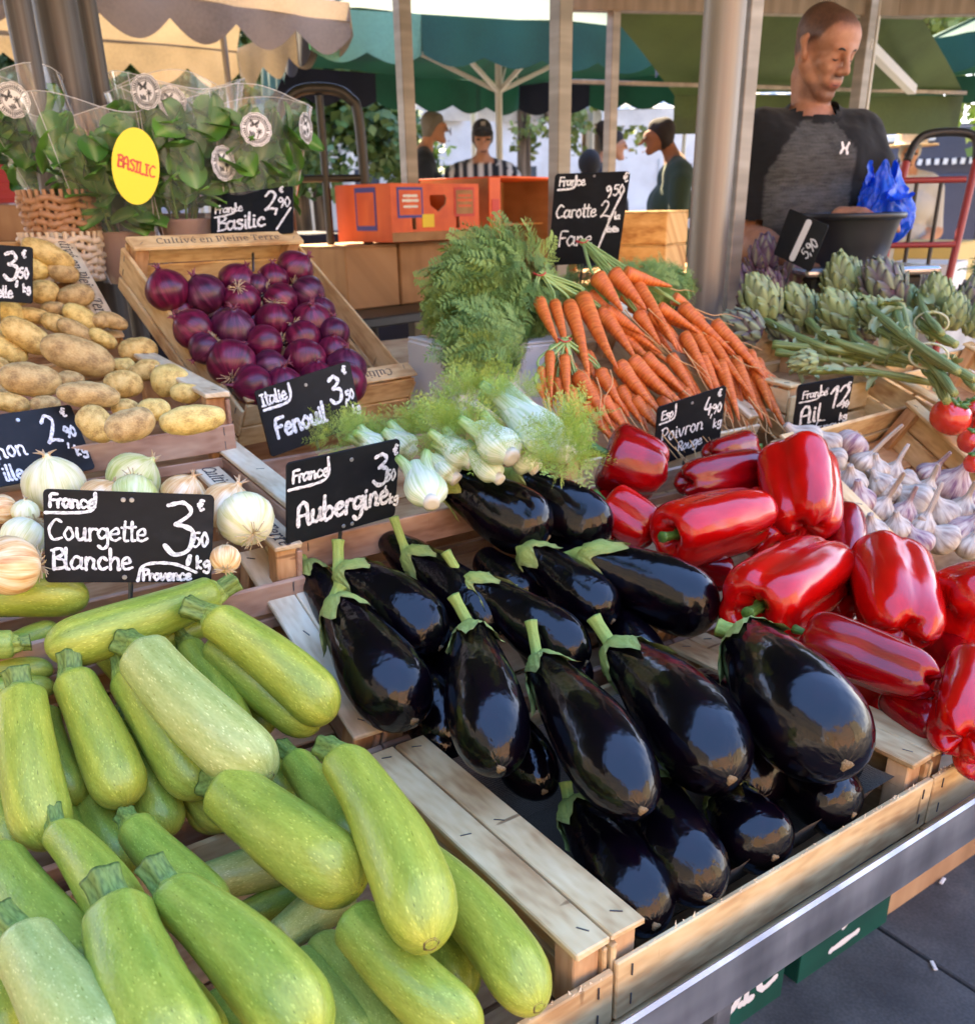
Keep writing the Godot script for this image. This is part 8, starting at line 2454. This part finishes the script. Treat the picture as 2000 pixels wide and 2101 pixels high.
var CARROTS := [
	[0, Vector3(1.004, 1.158, -1.299), Vector3(0.972, 1.090, -1.209), 0.0117],
	[0, Vector3(1.032, 1.153, -1.292), Vector3(0.986, 1.077, -1.188), 0.0106],
	[0, Vector3(1.060, 1.150, -1.288), Vector3(1.002, 1.045, -1.141), 0.0141],
	[0, Vector3(1.099, 1.158, -1.299), Vector3(1.040, 1.052, -1.151), 0.0167],
	[0, Vector3(1.143, 1.156, -1.334), Vector3(1.172, 1.114, -1.283), 0.0127],
	[0, Vector3(1.176, 1.137, -1.350), Vector3(1.210, 1.097, -1.297), 0.0138],
	[0, Vector3(1.135, 1.132, -1.291), Vector3(1.141, 1.057, -1.189), 0.0148],
	[0, Vector3(1.167, 1.113, -1.307), Vector3(1.178, 1.039, -1.202), 0.0161],
	[0, Vector3(1.140, 1.132, -1.283), Vector3(1.189, 1.089, -1.229), 0.0137],
	[0, Vector3(1.173, 1.113, -1.300), Vector3(1.227, 1.070, -1.242), 0.0149],
	[0, Vector3(1.161, 1.113, -1.277), Vector3(1.207, 1.056, -1.202), 0.0113],
	[0, Vector3(1.193, 1.094, -1.293), Vector3(1.245, 1.037, -1.215), 0.0123],
	[1, Vector3(1.149, 1.187, -1.320), Vector3(1.158, 1.131, -1.248), 0.0162],
	[1, Vector3(1.192, 1.191, -1.327), Vector3(1.212, 1.130, -1.246), 0.0164],
	[1, Vector3(1.216, 1.188, -1.322), Vector3(1.307, 1.157, -1.288), 0.0145],
	[1, Vector3(1.246, 1.173, -1.322), Vector3(1.230, 1.066, -1.172), 0.0127],
	[1, Vector3(1.207, 1.124, -1.271), Vector3(1.209, 1.073, -1.206), 0.0126],
	[1, Vector3(1.241, 1.104, -1.286), Vector3(1.248, 1.055, -1.219), 0.0137],
	[1, Vector3(1.259, 1.131, -1.274), Vector3(1.322, 1.083, -1.214), 0.0116],
	[1, Vector3(1.294, 1.112, -1.290), Vector3(1.363, 1.065, -1.226), 0.0126],
	[1, Vector3(1.319, 1.140, -1.295), Vector3(1.361, 1.118, -1.273), 0.0126],
	[1, Vector3(1.355, 1.120, -1.310), Vector3(1.403, 1.099, -1.286), 0.0137],
	[1, Vector3(1.317, 1.130, -1.272), Vector3(1.342, 1.046, -1.156), 0.0129],
	[1, Vector3(1.353, 1.110, -1.287), Vector3(1.385, 1.026, -1.168), 0.0141],
	[1, Vector3(1.211, 1.153, -1.314), Vector3(1.231, 1.109, -1.261), 0.0128],
	[1, Vector3(1.245, 1.133, -1.330), Vector3(1.270, 1.092, -1.274), 0.0139],
	[1, Vector3(1.237, 1.122, -1.268), Vector3(1.246, 1.059, -1.184), 0.0127],
	[1, Vector3(1.271, 1.102, -1.283), Vector3(1.286, 1.040, -1.196), 0.0138],
	[2, Vector3(1.364, 1.099, -1.233), Vector3(1.390, 1.011, -1.111), 0.0136],
	[2, Vector3(1.401, 1.078, -1.247), Vector3(1.433, 0.990, -1.121), 0.0148],
	[2, Vector3(1.379, 1.069, -1.211), Vector3(1.412, 0.997, -1.113), 0.0124],
	[2, Vector3(1.417, 1.048, -1.224), Vector3(1.455, 0.976, -1.122), 0.0135],
	[2, Vector3(1.341, 1.093, -1.240), Vector3(1.312, 0.984, -1.086), 0.0121],
	[2, Vector3(1.378, 1.073, -1.254), Vector3(1.352, 0.964, -1.096), 0.0132],
	[2, Vector3(1.323, 1.094, -1.248), Vector3(1.286, 1.001, -1.119), 0.0122],
	[2, Vector3(1.359, 1.074, -1.262), Vector3(1.326, 0.981, -1.130), 0.0132],
	[2, Vector3(1.282, 1.085, -1.227), Vector3(1.260, 1.002, -1.114), 0.0120],
	[2, Vector3(1.317, 1.065, -1.242), Vector3(1.299, 0.983, -1.125), 0.0130],
	[2, Vector3(1.365, 1.039, -1.173), Vector3(1.301, 0.950, -1.050), 0.0126],
	[2, Vector3(1.402, 1.018, -1.185), Vector3(1.341, 0.929, -1.059), 0.0138],
	[2, Vector3(1.320, 1.037, -1.169), Vector3(1.269, 0.957, -1.060), 0.0125],
	[2, Vector3(1.356, 1.016, -1.182), Vector3(1.308, 0.937, -1.070), 0.0136],
	[2, Vector3(1.418, 1.044, -1.188), Vector3(1.353, 0.953, -1.061), 0.0129],
	[2, Vector3(1.456, 1.023, -1.200), Vector3(1.394, 0.932, -1.070), 0.0141],
	[2, Vector3(1.297, 1.048, -1.194), Vector3(1.253, 0.965, -1.080), 0.0125],
	[2, Vector3(1.333, 1.027, -1.207), Vector3(1.292, 0.945, -1.090), 0.0136],
	[2, Vector3(1.397, 1.015, -1.151), Vector3(1.360, 0.931, -1.035), 0.0128],
	[2, Vector3(1.434, 0.993, -1.163), Vector3(1.401, 0.909, -1.044), 0.0139],
	[3, Vector3(0.959, 1.083, -1.209), Vector3(0.898, 1.026, -1.134), 0.0090],
	[3, Vector3(0.987, 1.064, -1.225), Vector3(0.928, 1.008, -1.147), 0.0098],
	[3, Vector3(0.980, 1.076, -1.198), Vector3(0.925, 1.016, -1.120), 0.0101],
	[3, Vector3(1.009, 1.057, -1.214), Vector3(0.957, 0.998, -1.133), 0.0110],
	[3, Vector3(0.928, 1.063, -1.194), Vector3(0.907, 1.028, -1.152), 0.0074],
	[3, Vector3(0.956, 1.044, -1.210), Vector3(0.938, 1.010, -1.166), 0.0081],
	[3, Vector3(0.911, 1.041, -1.175), Vector3(0.904, 1.020, -1.155), 0.0074],
	[3, Vector3(0.938, 1.021, -1.190), Vector3(0.934, 1.002, -1.168), 0.0080],
	[3, Vector3(0.989, 1.051, -1.175), Vector3(0.982, 0.979, -1.078), 0.0138],
	[3, Vector3(1.018, 1.031, -1.190), Vector3(1.014, 0.959, -1.089), 0.0150],
	[3, Vector3(0.952, 1.044, -1.179), Vector3(0.924, 1.008, -1.137), 0.0090],
	[3, Vector3(0.980, 1.024, -1.195), Vector3(0.955, 0.989, -1.150), 0.0098],
	[3, Vector3(1.046, 1.084, -1.241), Vector3(1.032, 1.035, -1.178), 0.0119],
	[3, Vector3(1.076, 1.065, -1.257), Vector3(1.066, 1.017, -1.191), 0.0129],
	[3, Vector3(1.036, 1.050, -1.174), Vector3(1.024, 0.998, -1.106), 0.0127],
	[3, Vector3(1.066, 1.030, -1.189), Vector3(1.057, 0.978, -1.118), 0.0138],
	[3, Vector3(0.971, 1.027, -1.168), Vector3(0.944, 0.984, -1.116), 0.0102],
	[3, Vector3(0.999, 1.006, -1.183), Vector3(0.975, 0.965, -1.128), 0.0111],
	[3, Vector3(0.981, 1.008, -1.141), Vector3(0.975, 0.965, -1.088), 0.0113],
	[3, Vector3(1.009, 0.988, -1.155), Vector3(1.007, 0.946, -1.099), 0.0123],
	[4, Vector3(1.116, 1.060, -1.188), Vector3(1.142, 0.996, -1.104), 0.0158],
	[4, Vector3(1.147, 1.039, -1.203), Vector3(1.178, 0.976, -1.115), 0.0172],
	[4, Vector3(1.080, 1.058, -1.178), Vector3(1.081, 0.992, -1.091), 0.0143],
	[4, Vector3(1.111, 1.038, -1.193), Vector3(1.117, 0.973, -1.103), 0.0155],
	[4, Vector3(1.158, 1.061, -1.198), Vector3(1.187, 1.005, -1.125), 0.0122],
	[4, Vector3(1.191, 1.041, -1.212), Vector3(1.225, 0.985, -1.136), 0.0133],
	[4, Vector3(1.176, 1.041, -1.183), Vector3(1.201, 0.991, -1.119), 0.0122],
	[4, Vector3(1.209, 1.020, -1.197), Vector3(1.239, 0.971, -1.129), 0.0133],
	[4, Vector3(1.221, 1.055, -1.197), Vector3(1.212, 0.992, -1.114), 0.0117],
	[4, Vector3(1.254, 1.034, -1.211), Vector3(1.250, 0.973, -1.124), 0.0128],
	[4, Vector3(1.280, 1.060, -1.204), Vector3(1.250, 0.998, -1.122), 0.0113],
	[4, Vector3(1.316, 1.039, -1.218), Vector3(1.289, 0.978, -1.133), 0.0123],
	[4, Vector3(1.077, 1.006, -1.130), Vector3(1.081, 0.965, -1.079), 0.0128],
	[4, Vector3(1.107, 0.985, -1.144), Vector3(1.115, 0.945, -1.090), 0.0139],
	[4, Vector3(1.013, 1.013, -1.140), Vector3(1.017, 0.968, -1.085), 0.0125],
	[4, Vector3(1.043, 0.992, -1.154), Vector3(1.050, 0.949, -1.096), 0.0137],
	[4, Vector3(1.146, 0.997, -1.139), Vector3(1.146, 0.952, -1.083), 0.0132],
	[4, Vector3(1.177, 0.975, -1.151), Vector3(1.182, 0.932, -1.093), 0.0143],
	[4, Vector3(1.207, 1.002, -1.146), Vector3(1.200, 0.946, -1.074), 0.0134],
	[4, Vector3(1.240, 0.980, -1.159), Vector3(1.238, 0.926, -1.084), 0.0146],
	[4, Vector3(1.070, 1.020, -1.159), Vector3(1.062, 0.971, -1.096), 0.0128],
	[4, Vector3(1.101, 1.000, -1.173), Vector3(1.096, 0.951, -1.107), 0.0140],
]
var FENNEL := [
	[Vector3(0.549, 1.015, -1.038), Vector3(0.525, 1.037, -1.054), 0.0223],
	[Vector3(0.579, 1.013, -1.014), Vector3(0.564, 1.036, -1.043), 0.0235],
	[Vector3(0.597, 1.020, -0.903), Vector3(0.581, 1.044, -0.941), 0.0230],
	[Vector3(0.672, 1.007, -0.874), Vector3(0.657, 1.031, -0.906), 0.0246],
	[Vector3(0.579, 1.001, -0.912), Vector3(0.567, 1.024, -0.940), 0.0220],
	[Vector3(0.663, 1.040, -0.807), Vector3(0.689, 1.078, -0.970), 0.0315],
	[Vector3(0.617, 1.034, -0.849), Vector3(0.615, 1.061, -0.908), 0.0280],
	[Vector3(0.501, 1.003, -0.840), Vector3(0.521, 1.030, -0.903), 0.0237],
	[Vector3(0.610, 1.006, -0.864), Vector3(0.601, 1.031, -0.912), 0.0183],
]
var FENNEL_FRONDS := [
	[Vector3(0.556, 1.014, -1.117), 0.0124, 26],
	[Vector3(0.573, 1.011, -1.091), 0.0123, 26],
	[Vector3(0.604, 1.012, -1.101), 0.0125, 24],
	[Vector3(0.660, 1.064, -1.025), 0.0168, 40],
	[Vector3(0.698, 1.067, -1.054), 0.0124, 26],
	[Vector3(0.590, 1.046, -0.952), 0.0179, 44],
	[Vector3(0.611, 1.044, -0.934), 0.0134, 30],
	[Vector3(0.688, 1.084, -0.940), 0.0183, 40],
	[Vector3(0.616, 1.074, -0.751), 0.0155, 60],
	[Vector3(0.602, 1.061, -0.727), 0.0114, 36],
	[Vector3(0.635, 1.037, -1.050), 0.0146, 26],
	[Vector3(0.590, 1.032, -1.013), 0.0140, 30],
	[Vector3(0.691, 1.081, -0.816), 0.0084, 14],
	[Vector3(0.590, 1.056, -0.860), 0.0105, 16],
	[Vector3(0.492, 1.037, -1.055), 0.0115, 20],
]
var ARTICHOKES := [
	[0, Vector3(1.738, 1.098, -1.430), Vector3(-0.434, 0.874, -0.235), 0.0477, 0],
	[0, Vector3(1.819, 1.084, -1.387), Vector3(-0.451, 0.844, -0.297), 0.0421, 0],
	[0, Vector3(1.836, 1.074, -1.289), Vector3(-0.519, 0.748, -0.418), 0.0480, 0],
	[0, Vector3(1.623, 1.053, -1.377), Vector3(-0.727, 0.432, -0.536), 0.0415, 1],
	[0, Vector3(1.487, 1.026, -1.108), Vector3(-0.793, -0.114, -0.602), 0.0235, 0],
	[1, Vector3(2.009, 1.127, -1.416), Vector3(-0.333, 0.935, -0.137), 0.0505, 0],
	[1, Vector3(2.021, 1.117, -1.317), Vector3(-0.400, 0.882, -0.260), 0.0550, 1],
	[1, Vector3(1.846, 1.076, -1.206), Vector3(-0.559, 0.660, -0.506), 0.0380, 0],
	[1, Vector3(2.041, 1.086, -1.512), Vector3(-0.558, 0.717, -0.422), 0.0403, 1],
	[2, Vector3(2.080, 1.097, -1.219), Vector3(-0.232, 0.974, -0.044), 0.0403, 0],
	[2, Vector3(2.366, 1.110, -1.453), Vector3(-0.289, 0.954, -0.101), 0.0291, 1],
	[3, Vector3(2.099, 1.148, -1.827), Vector3(-0.349, 0.935, -0.085), 0.0468, 2],
	[3, Vector3(1.946, 1.113, -1.683), Vector3(-0.475, 0.845, -0.251), 0.0446, 2],
	[3, Vector3(2.047, 1.164, -1.686), Vector3(-0.222, 0.975, 0.059), 0.0484, 2],
	[3, Vector3(2.013, 1.122, -1.566), Vector3(-0.213, 0.978, 0.031), 0.0405, 2],
	[3, Vector3(2.224, 1.109, -1.642), Vector3(-0.220, 0.976, 0.018), 0.0327, 2],
	[0, Vector3(1.798, 1.036, -1.410), Vector3(-0.590, 0.668, -0.458), 0.0371, 1],
	[0, Vector3(1.881, 1.032, -1.373), Vector3(-0.506, 0.765, -0.403), 0.0374, 0],
	[1, Vector3(2.097, 1.075, -1.298), Vector3(-0.371, 0.893, -0.262), 0.0404, 0],
	[1, Vector3(1.901, 1.023, -1.280), Vector3(-0.555, 0.664, -0.505), 0.0341, 1],
	[1, Vector3(1.934, 1.035, -1.200), Vector3(-0.436, 0.813, -0.391), 0.0333, 1],
	[2, Vector3(2.039, 1.070, -1.147), Vector3(-0.176, 0.986, 0.017), 0.0355, 0],
	[2, Vector3(2.140, 1.092, -1.171), Vector3(-0.146, 0.986, 0.097), 0.0389, 1],
	[2, Vector3(2.069, 1.055, -1.104), Vector3(-0.077, 0.981, 0.187), 0.0353, 0],
	[3, Vector3(1.943, 1.102, -1.569), Vector3(-0.390, 0.903, -0.189), 0.0400, 2],
	[3, Vector3(1.855, 1.070, -1.552), Vector3(-0.521, 0.786, -0.338), 0.0368, 2],
]
var ART_STEMS := [
	[0, Vector3(1.691, 1.063, -1.377), Vector3(1.594, 1.042, -1.167), Vector3(1.654, 1.025, -1.104), 0.0075],
	[0, Vector3(1.550, 1.039, -1.238), Vector3(1.611, 1.031, -1.157), Vector3(1.698, 1.008, -1.032), 0.0083],
	[0, Vector3(1.542, 1.027, -1.221), Vector3(1.579, 1.020, -1.153), Vector3(1.670, 1.004, -1.091), 0.0071],
	[0, Vector3(1.740, 1.065, -1.300), Vector3(1.623, 1.051, -1.156), Vector3(1.634, 1.028, -1.032), 0.0079],
	[0, Vector3(1.761, 1.056, -1.209), Vector3(1.639, 1.045, -1.097), Vector3(1.646, 1.023, -0.979), 0.0081],
	[0, Vector3(1.495, 1.010, -1.104), Vector3(1.596, 1.004, -1.041), Vector3(1.672, 0.986, -0.959), 0.0069],
	[1, Vector3(1.916, 1.106, -1.308), Vector3(1.651, 1.079, -1.040), Vector3(1.500, 1.050, -0.847), 0.0075],
	[1, Vector3(1.891, 1.095, -1.200), Vector3(1.612, 1.074, -0.988), Vector3(1.474, 1.046, -0.806), 0.0073],
	[1, Vector3(1.706, 1.066, -1.106), Vector3(1.641, 1.056, -1.011), Vector3(1.539, 1.026, -0.812), 0.0078],
	[1, Vector3(1.803, 1.054, -1.191), Vector3(1.629, 1.031, -0.955), Vector3(1.496, 1.007, -0.817), 0.0076],
	[1, Vector3(1.818, 1.104, -1.192), Vector3(1.829, 1.099, -1.144), Vector3(1.585, 1.072, -0.967), 0.0049],
	[1, Vector3(1.662, 1.012, -0.972), Vector3(1.577, 1.005, -0.897), Vector3(1.517, 0.989, -0.839), 0.0080],
	[1, Vector3(1.734, 1.024, -0.985), Vector3(1.664, 1.016, -0.910), Vector3(1.607, 0.999, -0.842), 0.0066],
	[2, Vector3(2.109, 1.103, -1.283), Vector3(1.857, 1.086, -1.106), Vector3(1.745, 1.065, -0.999), 0.0075],
	[2, Vector3(1.972, 1.077, -1.219), Vector3(1.806, 1.061, -1.062), Vector3(1.776, 1.043, -0.984), 0.0084],
	[2, Vector3(2.400, 1.115, -1.504), Vector3(2.005, 1.086, -1.215), Vector3(1.793, 1.058, -1.031), 0.0045],
]
var SIGNS := {
	"COURGETTE": [Transform3D(Basis(Vector3(0.964, -0.168, 0.206), Vector3(0.164, 0.986, 0.035), Vector3(-0.209, 0.000, 0.978)), Vector3(0.201, 1.001, -0.930)), 0.1589, 0.0948],
	"AUBERGINE": [Transform3D(Basis(Vector3(0.991, 0.008, -0.135), Vector3(0.021, 0.978, 0.207), Vector3(0.134, -0.208, 0.969)), Vector3(0.445, 1.003, -0.941)), 0.1530, 0.1021],
	"FENNEL": [Transform3D(Basis(Vector3(0.983, 0.149, -0.110), Vector3(-0.148, 0.989, 0.017), Vector3(0.111, 0.000, 0.994)), Vector3(0.553, 1.036, -1.259)), 0.1605, 0.0975],
	"ONION": [Transform3D(Basis(Vector3(0.975, -0.019, -0.220), Vector3(-0.087, 0.883, -0.462), Vector3(0.203, 0.469, 0.859)), Vector3(0.163, 1.052, -1.193)), 0.1286, 0.0835],
	"POTATO": [Transform3D(Basis(Vector3(0.773, -0.072, 0.630), Vector3(0.228, 0.959, -0.170), Vector3(-0.592, 0.276, 0.757)), Vector3(0.228, 1.224, -1.621)), 0.1109, 0.0813],
	"BASIL": [Transform3D(Basis(Vector3(0.813, 0.087, 0.576), Vector3(0.318, 0.761, -0.565), Vector3(-0.487, 0.643, 0.591)), Vector3(0.710, 1.298, -1.801)), 0.1580, 0.1050],
	"CARROT": [Transform3D(Basis(Vector3(0.898, 0.021, 0.439), Vector3(-0.196, 0.913, 0.357), Vector3(-0.393, -0.407, 0.825)), Vector3(1.280, 1.276, -1.498)), 0.1465, 0.1807],
	"PEPPER": [Transform3D(Basis(Vector3(0.966, 0.179, 0.187), Vector3(-0.222, 0.944, 0.242), Vector3(-0.134, -0.276, 0.952)), Vector3(1.135, 0.962, -1.058)), 0.1335, 0.1132],
	"GARLIC": [Transform3D(Basis(Vector3(0.854, 0.138, 0.502), Vector3(-0.287, 0.930, 0.232), Vector3(-0.434, -0.342, 0.833)), Vector3(1.381, 0.970, -0.984)), 0.0955, 0.1146],
	"ARTICHOKE": [Transform3D(Basis(Vector3(0.028, -0.313, 0.949), Vector3(0.009, 0.950, 0.313), Vector3(-1.000, 0.000, 0.029)), Vector3(1.940, 1.218, -1.499)), 0.1173, 0.1074],
}
const CAM_BASIS := [Vector3(0.821264, -0.017656, 0.570274), Vector3(0.241869, 0.916038, -0.319959), Vector3(-0.516744, 0.400703, 0.756580)]

func _ready() -> void:
	# camera: held at chest height, looking down along the stall
	var cam := Camera3D.new()
	cam.name = "camera"
	add_child(cam)
	var att := CameraAttributesPhysical.new()
	att.frustum_focal_length = 26.0
	att.frustum_focus_distance = 0.85
	att.frustum_near = 0.05
	att.frustum_far = 400.0
	att.exposure_aperture = 9.0
	cam.attributes = att
	cam.projection = Camera3D.PROJECTION_FRUSTUM
	cam.near = 0.05
	cam.far = 400.0
	cam.size = 0.05 * 2101.0 / 1880.0
	cam.frustum_offset = Vector2(0, 0.05 * 199.5 / 1880.0)
	cam.transform = Transform3D(Basis(CAM_BASIS[0], CAM_BASIS[1], CAM_BASIS[2]), Vector3(0, 1.3, 0))
	cam.make_current()
	# sky and sun: high sun behind the market hall side, the stall stands in the shade of its canopy
	var env := Environment.new()
	env.background_mode = Environment.BG_SKY
	var sky := Sky.new()
	var sm := ProceduralSkyMaterial.new()
	sm.sky_top_color = Color(.38, .50, .71)
	sm.sky_horizon_color = Color(.90, .88, .84)
	sm.sky_curve = .16
	sm.ground_bottom_color = Color(.30, .28, .26)
	sm.ground_horizon_color = Color(.62, .66, .70)
	sm.sky_energy_multiplier = 1.0
	sm.sun_angle_max = 1.0
	sky.sky_material = sm
	env.sky = sky
	env.background_energy_multiplier = 1.0
	env.tonemap_mode = Environment.TONE_MAPPER_LINEAR
	env.tonemap_exposure = 8.8
	env.sdfgi_enabled = true
	env.ssao_enabled = true
	env.ssil_enabled = true
	var we := WorldEnvironment.new()
	we.name = "world_environment"
	we.environment = env
	add_child(we)
	var sun := DirectionalLight3D.new()
	sun.name = "sun"
	sun.light_color = Color(1.0, .90, .74)
	sun.light_energy = 1.6
	sun.light_angular_distance = .5
	sun.shadow_enabled = true
	sun.rotation = Vector3(deg_to_rad(-46), deg_to_rad(168), 0)
	add_child(sun)
	make_materials()
	print("materials ", Time.get_ticks_msec())
	build_place()
	build_stall()
	print("stall ", Time.get_ticks_msec())
	build_front()
	print("front ", Time.get_ticks_msec())
	build_rest()
	build_canopies()
	build_town()
	build_things()
	build_people()
	print("rest ", Time.get_ticks_msec())
